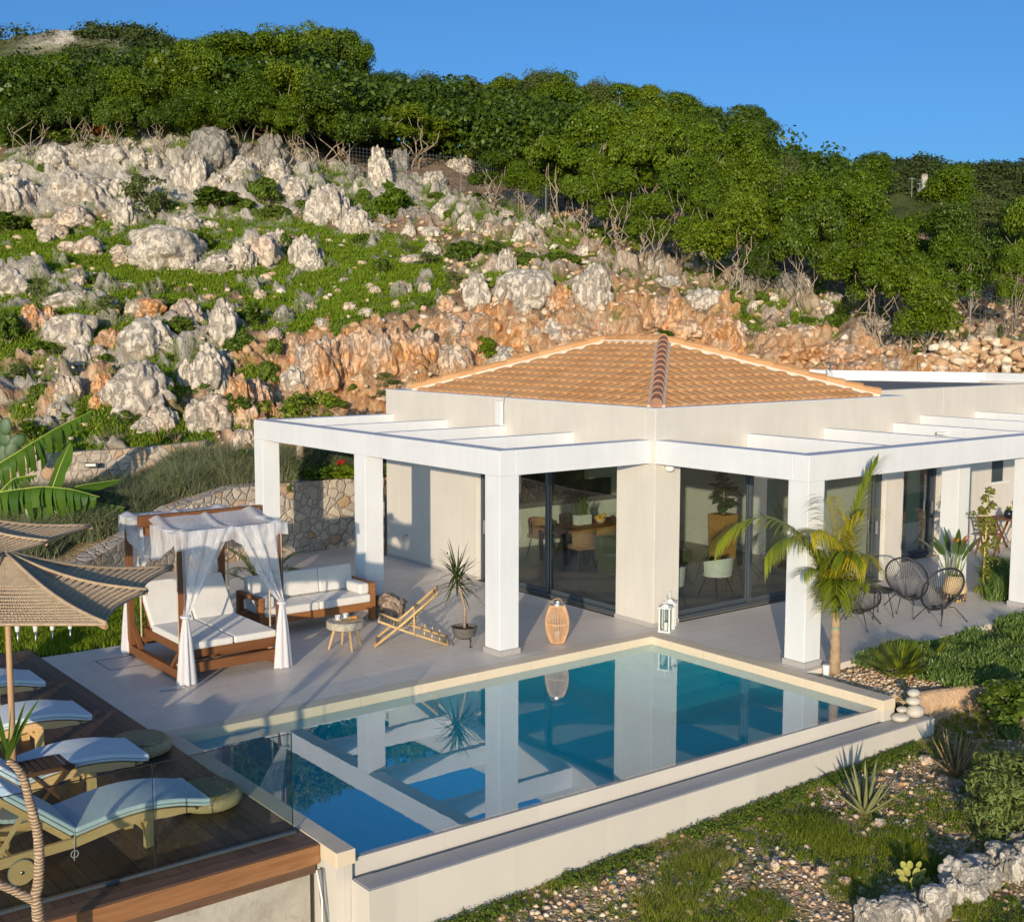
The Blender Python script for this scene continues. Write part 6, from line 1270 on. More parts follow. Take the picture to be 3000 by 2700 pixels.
# ------------------------------------------------------------------ bistro set
def bistro():
    c = np.array([11.85, .42, 0]); t = thing('bistro_table', 'round slatted folding bistro table near the wing wall', 'table', c); mb = MB()
    for k in range(-4, 5):
        y = k*.078; L = math.sqrt(max(.36**2-y*y, .01)); mb.box(c[0]-L, c[0]+L, c[1]+y-.034, c[1]+y+.034, .72, .745)
    mb.build('table_top', M['bistro'], t)
    mb = MB(); mb.tube([c+np.array([.365*math.cos(a), .365*math.sin(a), .73]) for a in np.linspace(0, 2*PI, 33)[:-1]], .018, 6, closed=True); mb.build('rim', M['bistro'], t)
    for s in (-.2, .2):
        for k in (-1, 1): mb = MB(); mb.bar(c+np.array([k*.28, s+.02*k, 0]), c+np.array([-k*.28, s+.02*k, .72]), .045, .028); mb.build('leg', M['bistro'], t)
    def chair(p, rz, L, folded):
        t = thing('bistro_chair', L, 'chair', (*p, 0), 'folding bistro chairs', rz); k = dict(local=True)
        for s in (-.2, .2):
            mb = MB(); mb.bar((-.22, s, 0), (.18, s, .46), .04, .025); mb.build('leg', M['bistro'], t, **k)
            mb = MB(); mb.bar((.22, s*.9, 0), (-.22, s*.9, .86), .04, .025); mb.build('leg', M['bistro'], t, **k)
        mb = MB()
        for q in range(5): mb.box(-.17+q*.08, -.11+q*.08, -.2, .2, .44, .46)
        mb.build('seat', M['bistro'], t, **k); mb = MB()
        for z in (.55, .65, .75, .84): x = .22-.44*z/.86; mb.box(x-.012, x+.012, -.2, .2, z-.025, z+.025)
        mb.build('backrest', M['bistro'], t, **k)
    chair((10.95, .42), .2, 'dark slatted folding chair left of the bistro table', 0); chair((12.62, .38), 2.9, 'dark slatted folding chair right of the bistro table', 0)
    t = thing('deck_chair', 'pale canvas deck chair against the wing wall behind the bistro table', 'chair', (12.9, .7, 0)); mb = MB()
    for s in (12.75, 13.35): mb.bar((s, .35, 0), (s, .85, 1.0), .04); mb.bar((s, .85, 0), (s, .3, .5), .04)
    mb.build('frame', M['bistro'], t); mb = MB(); mb.box(12.75, 13.35, .80, .82, .45, 1.0); mb.box(12.75, 13.35, .32, .82, .42, .44); mb.build('canvas', M['cushion'], t)
    p = np.array([11.72, .40, .746]); t = thing('pot', 'dark glazed pot with a small succulent on the bistro table', 'potted plant', p); mb = MB(); mb.lathe([(.05, 0), (.10, .04), (.115, .10), (.09, .17), (.08, .175), (.07, .15), (0, .15)], 20, p); mb.build('bowl', M['navy'], t, True)
    g = np.random.default_rng(2); mb = MB()
    for k in range(24): a = g.uniform(0, 6.28); e = g.uniform(.3, 1.4); ribbon(mb, p+np.array([0, 0, .16]), (math.cos(a)*math.cos(e), math.sin(a)*math.cos(e), math.sin(e)), .13, .04, .3)
    mb.build('leaves', M['shrub'], t)
bistro()
# ------------------------------------------------------------------ sun loungers on the deck
def lounger(y, L, proto=[None]):
    if proto[0] is None:
        t = thing('sun_lounger', L, 'sun lounger', (0, 0, 0), 'sun loungers in a row on the deck'); k = dict(local=True); w = .36
        # x: foot at 0, hinge at -1.32, wheel end at -2.0
        def zc(x): return .30+.085*math.sin(PI*np.clip((x+1.32)/1.32, 0, 1))**1.2-.02*np.clip((x+.25)/.25, 0, 1)
        xs = np.linspace(-1.32, 0, 22); zz = np.array([zc(q) for q in xs])
        for s in (-w, w-.04):
            mb = MB(); mb.add([(q, yy, z) for yy in (s, s+.04) for q, z in [(-2.02, .16), *[(a, b-.002) for a, b in zip(xs[:20], zz[:20])]]]+[(q, yy, z) for yy in (s, s+.04) for q, z in [(-2.02, .27), *[(a, b-.11+.04*max(0, (a+.3)/.3)) for a, b in zip(xs[:20], zz[:20])]]], [])
            n = 21; Vv = []
            top = [(-2.02, .27), *[(a, b-.004) for a, b in zip(xs[:20], zz[:20])]]; bot = [(-2.02, .175), *[(a, b-.092+.05*max(0, (a+.4)/.3)) for a, b in zip(xs[:20], zz[:20])]]
            mb = MB(); m_ = len(top); Vv = [(x, s, z) for x, z in top]+[(x, s, z) for x, z in bot]+[(x, s+.04, z) for x, z in top]+[(x, s+.04, z) for x, z in bot]
            F = []
            for i in range(m_-1): F += [(i, m_+i, m_+i+1, i+1), (2*m_+i, 2*m_+i+1, 3*m_+i+1, 3*m_+i), (i, i+1, 2*m_+i+1, 2*m_+i), (m_+i, 3*m_+i, 3*m_+i+1, m_+i+1)]
            F += [(0, 2*m_, 3*m_, m_), (m_-1, 2*m_-1, 4*m_-1, 3*m_-1)]; mb.add(Vv, F); mb.build('side_rail', M['pine'], t, **k)
        for s in (-w+.045, w-.115): mb = MB(); mb.box(-.62, -.53, s, s+.07, 0, .30); mb.build('leg', M['pinez'], t, bevel=.004, **k)
        mb = MB(); mb.box(-.60, -.55, -w+.116, w-.116, .14, .20); mb.build('leg_bar', M['pine'], t, **k)
        for s in (-w-.035, w+.01): mb = MB(); mb.tube([(-1.80, s, .115), (-1.80, s+.028, .115)], .115, 26); wh = mb.build('wheel', M['pine'], t, True, sharp=.6, **k); mb = MB(); mb.tube([(-1.80, s-.006, .115), (-1.80, s+.034, .115)], .018, 10); mb.build('hub', M['steel'], wh, True, local=True); mb = MB(); mb.tube([(-1.80+.116*math.cos(a), s+.014, .115+.116*math.sin(a)) for a in np.linspace(0, 2*PI, 27)[:-1]], .008, 6, closed=True); mb.build('tyre', M['pipe'], wh, True, local=True)
        mb = MB(); mb.bar((-1.80, -w, .13), (-1.80, w, .13), .035); mb.build('axle', M['pine'], t, **k)
        mb = MB()
        for q in range(11): x = -1.25+q*.115; z = zc(x+.03)-.012; mb.box(x, x+.08, -w+.041, w-.041, z-.02, z)
        mb.build('slats', M['pine'], t, **k)
        # backrest raised
        ang = math.radians(40); R_ = Matrix.Translation((-1.32, 0, .30)) @ Matrix.Rotation(ang, 4, 'Y'); mb = MB()
        for s in (-w+.05, w-.10): mb.box(-.80, 0, s, s+.045, -.06, -.005, R_)
        for q in range(7): mb.box(-.78+q*.11, -.70+q*.11, -w+.096, w-.101, -.03, -.006, R_)
        mb.build('backrest', M['pine'], t, bevel=.003, **k)
        mb = MB()
        for s in (-w+.08, w-.10):
            a = xf(R_, [(-.52, s, -.05)])[0]; mb.bar(a, (-1.98, s, .25), .038, .03); b = xf(R_, [(-.3, s, -.05)])[0]; mb.bar(b, (-2.0, s, .46), .03, .024) if False else None
        mb.bar((-1.95, -w+.05, .27), (-1.95, w-.05, .27), .04); mb.build('prop', M['pine'], t, **k)
        # mattress: curved seat part and back part
        th = .085; n = 22; A = []
        xs2 = np.linspace(-1.30, .035, n); z2 = np.array([zc(q) for q in xs2])
        V_ = []; F = []
        for i in range(n):
            for (yy, dz) in ((-w+.0, .008), (w-.0, .008), (w-.0, th), (-w+.0, th)): V_.append((xs2[i], yy, z2[i]+dz))
        for i in range(n-1):
            for j in range(4): F.append((4*i+j, 4*i+(j+1) % 4, 4*i+4+(j+1) % 4, 4*i+4+j))
        F += [(3, 2, 1, 0), (4*n-4, 4*n-3, 4*n-2, 4*n-1)]
        mb = MB(); mb.add(V_, F); mt = mb.build('mattress', M['mattress'], t, True, bevel=.014, sharp=.6, **k)
        mb = MB()
        for s in (-w-.002, w+.002): mb = MB(); mb.tube([(q, s, z+th*.52) for q, z in zip(xs2, z2)], .0055, 5); mb.build('piping', M['piping'], mt, local=True)
        mb = MB(); mb.box(-.80, -.015, -w, w, .006, th+.004, R_); m2 = mb.build('back_mattress', M['mattress'], t, bevel=.022, seg=3, **k)
        mb = MB()
        for s in (-w-.002, w+.002): mb = MB(); mb.tube(xf(R_, [(q, s, th*.52) for q in np.linspace(-.79, -.03, 8)]), .0055, 5); mb.build('piping', M['piping'], m2, local=True)
        mb = MB(); x = -1.315; mb.tube([(x, -w-.006, .36), (x, -w-.012, .30), (x-.005, -w-.012, .19)], .0045, 5)
        for s in (-1, 1): mb.tube([(x-.005+s*.035*math.sin(a), -w-.014, .19-.035*(1-math.cos(a))) for a in np.linspace(0, PI*1.6, 9)], .0042, 5)
        mb.tube([(x, -w-.014, .19), (x-.012, -w-.014, .12), (x-.01, -w-.014, .09)], .0042, 5); mb.build('tie_cord', M['cotton'], mt, True, local=True)
        proto[0] = t
    else: t = copy_tree(proto[0], label=L)
    t.location = (-9.56, y, .006); return t
M['pinez'] = woodmat('pale_pine_leg', (.66, .42, .17), (.82, .57, .28), 2)
lounger(-3.12, 'pine sun lounger with white mattress nearest the glass balustrade'); lounger(-1.52, 'pine sun lounger beside the small dark slatted table'); lounger(.27, 'pine sun lounger second from the far end of the deck'); lounger(2.05, 'pine sun lounger farthest from the glass balustrade')
def pouf(p, L):
    t = thing('seagrass_pouf', L, 'pouf', p, 'seagrass poufs on the deck'); q = np.array([0, 0, 0.])
    mb = MB(); mb.lathe([(.30, .0), (.345, .03), (.355, .08), (.345, .125), (.30, .14), (0, .14)], 36); mb.build('cushion_base', M['wicker'], t, True, local=True)
    mb = MB(); mb.lathe([(.0, .141), (.295, .141), (.305, .155), (.295, .175), (.12, .182), (0, .174)], 36, (-.02, .015, 0)); mb.build('lid', M['pouf'], t, True, local=True)
pouf((-9.17, -.72, .006), 'round seagrass pouf at the foot of the second lounger, farther from the balustrade'); pouf((-9.22, -2.72, .006), 'round seagrass pouf at the foot of the lounger nearest the balustrade')
def slat_table():
    c = G(127, 2240, .45); t = thing('slatted_table', 'small dark folding slatted side table between the two nearest loungers', 'table', (c[0], c[1], .006)); h = .45
    mb = MB()
    for k in range(7): x = c[0]-.25+k*.072; mb.box(x, x+.055, c[1]-.20, c[1]+.20, h, h+.018)
    mb.box(c[0]-.26, c[0]+.26, c[1]-.215, c[1]-.2, h-.03, h+.016); mb.box(c[0]-.26, c[0]+.26, c[1]+.2, c[1]+.215, h-.03, h+.016); mb.build('table_top', M['darkwood'], t, bevel=.003)
    for s in (-.18, .18):
        for k in (-1, 1): mb = MB(); mb.bar((c[0]+k*.2, c[1]+s+.015*k, .006), (c[0]-k*.2, c[1]+s+.015*k, h), .035, .02); mb.build('leg', M['darkwood'], t)
slat_table()
# ------------------------------------------------------------------ macrame parasols
def parasol(p, L, rot, apex=2.74, tipz=2.33, hd=1.95, lean=0.):
    t = thing('macrame_parasol', L, 'parasol', (*p, .006), 'macrame rope parasols over the loungers'); c = np.array([*p, 0.])
    lx = np.array([lean, 0, 0])
    mb = MB(); mb.tube([c+np.array([0, 0, .45])+lx*.8, c+np.array([0, 0, 2.62])], [.032, .030], 14); mb.build('pole', M['pole'], t, True)
    mb = MB(); mb.lathe([(.0, .006), (.26, .006), (.26, .05), (.05, .06), (0, .06)], 24, c+lx); mb.tube([c+lx+np.array([0, 0, .05]), c+np.array([0, 0, .52])+lx*.8], .035, 14); mb.build('base', M['steel2'], t, True, sharp=.6)
    mb = MB(); mb.lathe([(.05, 2.40), (.06, 2.44), (.06, 2.52), (.04, 2.55)], 12, c); mb.build('hub', M['pole'], t, True)
    NP = 8; tips = [c+np.array([hd*(.73 if k % 2 else 1)*math.cos(rot+k*PI/4), hd*(.73 if k % 2 else 1)*math.sin(rot+k*PI/4), tipz+(.02 if k % 2 else 0)]) for k in range(NP)]; A = c+np.array([0, 0, apex])
    for q in tips: mb = MB(); mb.bar(c+np.array([0, 0, 2.5])*1., q-np.array([0, 0, .03]), .03, .035); mb.build('rib', M['pole'], t)
    # rope net: weft ropes follow scalloped curves between ribs, warp cords run down between them
    mr = MB(); ml = MB()
    def pt(k, s, r):           # panel k, s across 0..1, r from apex 0 to hem 1
        a, b = tips[k], tips[(k+1) % NP]; e = a*(1-s)+b*s; mid = (a+b)/2; inw = (A-mid); bow = 4*s*(1-s)
        e = e+np.array([inw[0], inw[1], 0])*.10*bow*r+np.array([0, 0, .02*bow*r])
        P = A*(1-r)+e*r; P[2] -= .085*math.sin(PI*r)+.05*bow*r; return P
    dense = [q for q in np.arange(.05, .38, .02)]+[q for q in np.arange(.40, .98, .052)]+[1.0]
    for k in range(NP):
        for r in dense:
            n = max(4, int(12*r)); mr.tube([pt(k, s, r) for s in np.linspace(0, 1, n)], .010 if r < .39 else .0135 if r < .995 else .017, 5)
        for j in range(1, 36):
            s = j/36; r0 = .06 if j % 4 == 0 else .25 if j % 2 == 0 else .40; ml.tube([pt(k, s+.012*(q % 2), r) for q, r in enumerate(np.linspace(r0, 1, 12))], .0085, 4)
        for r in np.arange(.06, .38, .02): mr.tube([pt(k, s, r) for s in np.linspace(0, 1, max(4, int(10*r)))], .010, 4)
        mr.tube([pt(k, 0, r)+np.array([0, 0, .012]) for r in np.linspace(0.02, 1, 9)], .02, 6)
    cn = mr.build('canopy', M['macrame'], t, True); ml.build('warp_cords', M['macrame'], cn)
M['steel2'] = plain('galvanised_steel', (.45, .49, .52), .5, .1, 5, .05, .4, .3)
parasol((-10.92, -1.78), 'beige macrame parasol on a pale wooden pole between the two nearest loungers', math.radians(10), lean=-.0, tipz=2.32, hd=1.93)
parasol((-10.75, 1.75), 'beige macrame parasol farther back, above the far loungers', math.radians(2), apex=2.76, tipz=2.36)
# ------------------------------------------------------------------ solar lights on the lawn edge
def solar_lights():
    ds = ['first solar stake light from the left, by the deck corner', 'second solar stake light from the left along the deck', 'third solar stake light from the left along the deck', 'rightmost solar stake light along the deck, nearest the daybed']
    for (u, v), L in zip(((53, 1893), (106, 1893), (155, 1888), (207, 1884)), ds):
        p = G(u, v, .0); p[2] = -.02; t = thing('solar_light', L, 'garden light', p, 'solar stake lights by the lawn'); mb = MB(); mb.tube([p, p+np.array([0, 0, .26])], [.006, .017], 8); mb.build('stake', M['steel'], t, True)
        mb = MB(); mb.lathe([(.03, .26), (.05, .40), (.0, .41)], 14, p); mb.build('lamp_shade', M['plasticwhite'], t, True, sharp=.6); mb = MB(); mb.lathe([(.052, .405), (.055, .43), (0, .44)], 14, p); mb.build('cap', M['steel'], t, True)
solar_lights()
# ------------------------------------------------------------------ pebbles stacked on the gutter rim
def pebbles():
    z = -.285; L = ['topmost round white pebble of the stack', 'middle white pebble of the tall stack', 'big white pebble at the foot of the tall stack', 'small white pebble lying on the low front one', 'low flat white pebble at the front of the group']
    base2 = np.array([.04, -5.05, z]); base1 = np.array([-.26, -5.04, z])
    lst = [(base2+np.array([.0, .02, .345]), (.095, .085, .055)), (base2+np.array([.0, .02, .232]), (.115, .10, .058)), (base2+np.array([.02, 0, .088]), (.15, .12, .088)), (base1+np.array([.06, .02, .155]), (.085, .07, .042)), (base1+np.array([0, 0, .06]), (.135, .11, .058))]
    g = np.random.default_rng(1)
    for (p, r), l in zip(lst, L):
        mb = MB(); mb.ball(p, r, 20, 12); o = mb.build('pebble', M['pebble'], None, True); tag(o, l, 'pebble', 'white pebbles stacked on the pool rim')
pebbles()
# ------------------------------------------------------------------ inside the villa
def interior():
    c = np.array([3.4, 5.5, 0]); t = thing('dining_table', 'long wooden dining table inside behind the glass door', 'table', c); mb = MB(); mb.box(c[0]-1.2, c[0]+1.2, c[1]-.5, c[1]+.5, .71, .76); mb.build('table_top', M['sofawood'], t, bevel=.01)
    for (x, y) in ((-1, -.4), (1, -.4), (-1, .4), (1, .4)): mb = MB(); mb.bar((c[0]+x, c[1]+y, .004), (c[0]+x*1.05, c[1]+y, .71), .06); mb.build('leg', M['black'], t)
    def chair(x, y, rz, L, proto=[None]):
        if proto[0] is None:
            t = thing('dining_chair', L, 'chair', (0, 0, 0), 'tan dining chairs indoors'); k = dict(local=True)
            mb = MB(); mb.box(-.24, .24, -.24, .24, .42, .50); mb.build('seat', M['tan'], t, bevel=.03, seg=3, **k)
            a = np.linspace(-1.25, 1.25, 13); A = np.array([[(-.28*math.cos(q)*(1+.12*h), .29*math.sin(q)*(1+.05*h), .48+.38*h*math.cos(q*.55)) for q in a] for h in np.linspace(0, 1, 5)]); B = A*np.array([.86, .86, 1]); mb = MB(); mb.grid(A); mb.grid(B[::-1]); mb.build('backrest', M['tan'], t, True, **k)
            for (x_, y_) in ((-.2, -.2), (.2, -.2), (-.2, .2), (.2, .2)): mb = MB(); mb.tube([(x_*.8, y_*.8, .42), (x_*1.15, y_*1.15, .004)], .012, 6); mb.build('leg', M['black'], t, **k)
            proto[0] = t
        else: t = copy_tree(proto[0], label=L)
        t.location = (x, y, 0); t.rotation_euler.z = rz
    nm = ['nearest the left leaf', 'second from the left leaf', 'in the middle of the near side', 'at the right of the near side']
    for k, x in enumerate((2.5, 3.1, 3.7, 4.3)): chair(x, 4.72, PI/2+.1*k-.15, f'tan tub chair by the indoor table, {nm[k]}')
    for k, x in enumerate((2.7, 3.6)): chair(x, 6.28, -PI/2, f'tan tub dining chair on the far side of the indoor table, {("left", "right")[k]} one')
    t = thing('planter_box', 'pale stone planter with grassy leaves on the indoor table', 'potted plant', (3.25, 5.55, .761)); mb = MB(); mb.box(3.05, 3.45, 5.45, 5.65, .761, .98); mb.build('box', M['counter'], t, bevel=.01); g = np.random.default_rng(1); mb = MB()
    for k in range(60): a = g.uniform(0, 6.28); ribbon(mb, (g.uniform(3.1, 3.4), g.uniform(5.5, 5.6), .97), (math.cos(a)*.4, math.sin(a)*.4, 1), g.uniform(.3, .5), .02, .5)
    mb.build('leaves', M['shrub'], t)
    t = thing('fruit_basket', 'basket of yellow fruit on the indoor table', 'fruit basket', (3.75, 5.5, .761)); mb = MB(); mb.lathe([(.08, 0), (.13, .1), (.12, .1), (0, .02)], 16, (3.75, 5.5, .761)); mb.build('basket', M['wicker'], t, True); mb = MB(); [mb.ball((3.75+g.normal(0, .06), 5.5+g.normal(0, .06), .761+.1+.05*g.random()*2), .05, 10, 7) for k in range(9)]; mb.build('fruit', M['fruit'], t, True)
    for k, x in enumerate((4.0, 4.13, 4.26)):
        t = thing('wine_glass', f'{("left", "middle", "right")[k]} stemmed wine glass on the indoor table', 'glass', (x, 5.45, .761), 'wine glasses on the indoor table'); mb = MB(); mb.lathe([(.035, 0), (.004, .006), (.004, .09), (.035, .13), (.032, .19)], 14, (x, 5.45, .761)); mb.build('bowl', M['lampglass'], t, True)
    t = thing('kitchen_counter', 'pale kitchen counter and dark wall joinery along the back of the room', 'kitchen', (3.5, 7.8, 0)); mb = MB(); mb.box(.6, 6.4, 7.45, 8.09, .004, .86); mb.build('cabinet', M['counter'], t, bevel=.005); mb = MB(); mb.box(.58, 6.42, 7.42, 8.09, .862, .90); mb.build('worktop', M['counter'], t); mb = MB(); mb.box(1.2, 5.2, 7.7, 8.09, 1.35, 2.4); mb.build('wall_unit', M['darkcab'], t); mb = MB(); mb.box(.4, 6.4, 8.05, 8.09, .905, 1.345); mb.build('splashback', M['darkcab'], t)
    t = thing('lounge_sofa', 'olive fabric sofa inside behind the glass door', 'sofa', (3.2, 3.6, 0)); mb = MB(); mb.box(2.3, 4.3, 3.2, 4.0, .05, .42); mb.build('seat', M['greenfab'], t, bevel=.05, seg=3); mb = MB(); mb.box(2.3, 4.3, 3.85, 4.1, .3, .8); mb.build('backrest', M['greenfab'], t, bevel=.05, seg=3)
    # planter with fiddle leaf plant behind the right-hand door
    p = np.array([5.6, 3.55, 0]); t = thing('tall_planter', 'tall ochre tapered planter with a fiddle leaf plant behind the glass', 'potted plant', p); mb = MB(); mb.add([(p[0]+x*s, p[1]+y*s, z) for z, s in ((.004, .20), (1.02, .235)) for x, y in ((-1, -1), (1, -1), (1, 1), (-1, 1))], [(3, 2, 1, 0), (0, 1, 5, 4), (1, 2, 6, 5), (2, 3, 7, 6), (3, 0, 4, 7), (4, 5, 6, 7)]); mb.build('planter', M['ochre'], t, bevel=.01)
    mb = MB(); mb.tube([p+np.array([0, 0, 1.0]), p+np.array([.03, 0, 2.4])], .025, 8); mb.build('stem', M['bark'], t)
    mb = MB()
    for k in range(46): a = g.uniform(0, 6.28); e = g.uniform(-.2, .9); z = g.uniform(1.15, 2.45); ribbon(mb, p+np.array([.03, 0, z]), (math.cos(a)*math.cos(e), math.sin(a)*math.cos(e), math.sin(e)), g.uniform(.35, .5), .24, .8, twist=g.uniform(-.6, .6))
    mb.build('leaves', M['darkleaf2'], t)
    p = np.array([2.0, 1.7, 0]); t = thing('low_table', 'low round wooden table with a fern basket behind the glass', 'table', p); mb = MB(); mb.lathe([(.0, .40), (.34, .40), (.35, .42), (.34, .44), (0, .44)], 28, p); mb.build('table_top', M['sofawood'], t, True, sharp=.6)
    for a in (0.3, 2.4, 4.5): mb = MB(); mb.tube([p+np.array([.25*math.cos(a), .25*math.sin(a), .4]), p+np.array([.3*math.cos(a), .3*math.sin(a), .004])], .014, 8); mb.build('leg', M['black'], t)
    q = p+np.array([0, 0, .441]); t = thing('fern_basket', 'green fern in a straw basket on the low indoor table', 'potted plant', q); mb = MB(); mb.lathe([(.14, 0), (.17, .12), (.15, .2), (.14, .2), (0, .17)], 18, q); mb.build('basket', M['wickerlight'], t, True); mb = MB()
    for k in range(120): a = g.uniform(0, 6.28); e = g.uniform(.2, 1.4); ribbon(mb, q+np.array([0, 0, .17]), (math.cos(a)*math.cos(e), math.sin(a)*math.cos(e), math.sin(e)), g.uniform(.22, .38), .03, 1.0)
    mb.build('leaves', M['oak'], t)
    for k, (x, y) in enumerate(((1.35, 1.0), (2.75, 1.1))):
        t = thing('indoor_chair', f'pale shell chair behind the right-hand glass door, {("left", "right")[k]} one', 'chair', (x, y, 0)); a = np.linspace(-1.7, 1.7, 17); A = np.array([[(x+.30*math.sin(q)*(1+.1*h), y-.28*math.cos(q)*(1+.1*h), .40+.36*h*(.55+.45*math.cos(q*.6))) for q in a] for h in np.linspace(0, 1, 5)]); mb = MB(); mb.grid(A); mb.lathe([(0, .38), (.28, .40), (.28, .43), (0, .43)], 20, (x, y, 0)); mb.build('shell', M['counter'], t, True)
        for (i, j) in ((-1, -1), (1, -1), (1, 1), (-1, 1)): mb = MB(); mb.tube([(x+i*.12, y+j*.12, .38), (x+i*.24, y+j*.24, .004)], .012, 6); mb.build('leg', M['black'], t)
    # curtains inside the doors
    for (x0, x1, y, L) in ((4.6, 5.2, .50, 'pale green curtain inside the right-hand sliding door'), (9.3, 9.75, 1.45, 'pale green curtain inside the narrow wing door')):
        s = np.linspace(0, 1, 40); A = np.array([[(x0+(x1-x0)*q, y+.035*math.sin(q*38), z) for q in s] for z in (.03, 2.3 if y > 1 else 2.7)]); mb = MB(); mb.grid(A); o = mb.build('curtain', M['curt'], None, True); tag(o, L, 'curtain')
M['curt'] = plain('curtain_cloth', (.55, .60, .46), .9, .05, 4, .05)
interior()
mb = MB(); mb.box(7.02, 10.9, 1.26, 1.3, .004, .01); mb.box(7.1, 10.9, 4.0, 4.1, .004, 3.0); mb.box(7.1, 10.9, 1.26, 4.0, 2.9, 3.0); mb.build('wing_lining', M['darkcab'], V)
mb = MB(); mb.box(7.26, 10.9, 1.26, 4.0, -.1, .003); mb.build('wing_room_floor', M['intfloor'], V)
# ------------------------------------------------------------------ lower garden
def gz(x, y):
    yb = -5.02+(-.24)*np.clip((x+8.63)/8.85, 0, 1)
    z = -.52+.041*np.minimum(x, 0)+.09*np.maximum(x, 0)*0-.055*np.maximum(yb-y, 0)
    z = z+sstep(.2, 2.2, x)*.22*sstep(-7.5, -5.6, y)+.05*np.maximum(x-1, 0)
    return z+(fbm(np.stack([x*1.1, y*1.1, x*0], -1), 3, 4)-.5)*.16*sstep(0, .6, yb-y+np.maximum(x-.3, 0)*2)
def GG(u, v):
    z = -.6
    for _ in range(12): p = G(u, v, z); z = float(gz(np.array([p[0]]), np.array([p[1]]))[0])
    return np.array([p[0], p[1], z])
def garden_ground():
    xs = np.concatenate([np.arange(-9.0, 6, .1), np.linspace(6, 30, 40)]); ys = np.concatenate([np.linspace(-26, -9.2, 22), np.arange(-9.1, -1.4, .1)])
    X, Y = np.meshgrid(xs, ys); Z = gz(X, Y); yb = -4.95+(-.24)*np.clip((X+8.63)/8.85, 0, 1)
    Z = np.where((Y > yb+.12) & (X < .05), -3.0, Z); Z = np.where((X > .05) & (Y > -3.2), np.minimum(Z, -.3), Z)
    Z = np.where(X < -8.75, np.minimum(Z, -1.0)-np.maximum(-8.7-X, 0)*2, Z)
    mb = MB(); mb.grid(np.stack([X, Y, Z], -1)); tag(mb.build('garden_ground', M['soil'], smooth=True), kind='structure')
garden_ground()
def bed_z(x, y): return -.11+.0*x+(fbm(np.stack([x*1.5, y*1.5, x*0], -1), 3, 2)-.5)*.06
WALLB = [(.27, -4.93), (.62, -5.0), (1.25, -5.16), (1.95, -5.32)]
def bed():
    xs = np.arange(.03, 9.0, .08); ss = np.linspace(0, 1, 26)
    def yb(x): return np.interp(x, [0, .30, .62, 1.25, 1.95, 3.0, 5, 9], [-4.6, -4.93, -4.98, -5.1, -5.28, -5.1, -4.2, -3.6])
    A = np.array([[(x, -3.32+(yb(x)+3.32)*s, 0) for x in xs] for s in ss]); A[..., 2] = bed_z(A[..., 0], A[..., 1]); A[-1, :, 2] = np.where(A[-1, :, 0] < 2.0, -.2, -.45); mb = MB(); mb.grid(A); tag(mb.build('planting_bed', M['soil'], smooth=True), kind='structure')
    t = np.linspace(0, 1, 40); P = np.array([[np.interp(q*3, range(4), [w[k] for w in WALLB]) for k in range(2)] for q in t]); d = np.gradient(P, axis=0); nn = np.stack([d[:, 1], -d[:, 0]], 1); nn /= np.linalg.norm(nn, axis=1)[:, None]
    rows = []
    for z, off in ((-.8, .05), (-.42, .03), (-.25, .02), (-.09, 0), (-.05, -.05), (-.05, -.20), (-.3, -.22)):
        Q = np.concatenate([P+nn*off, np.full((40, 1), z)], 1); Q += (fbm(Q*6, 3, 5)-.5)[:, None]*np.array([.05, .07, .04]); rows.append(Q)
    mb = MB(); mb.grid(np.array(rows)); tag(mb.build('low_stone_wall', M['lowwall'], smooth=True), 'low orange stone retaining wall of the planting bed behind the pebble stack', 'wall')
bed()
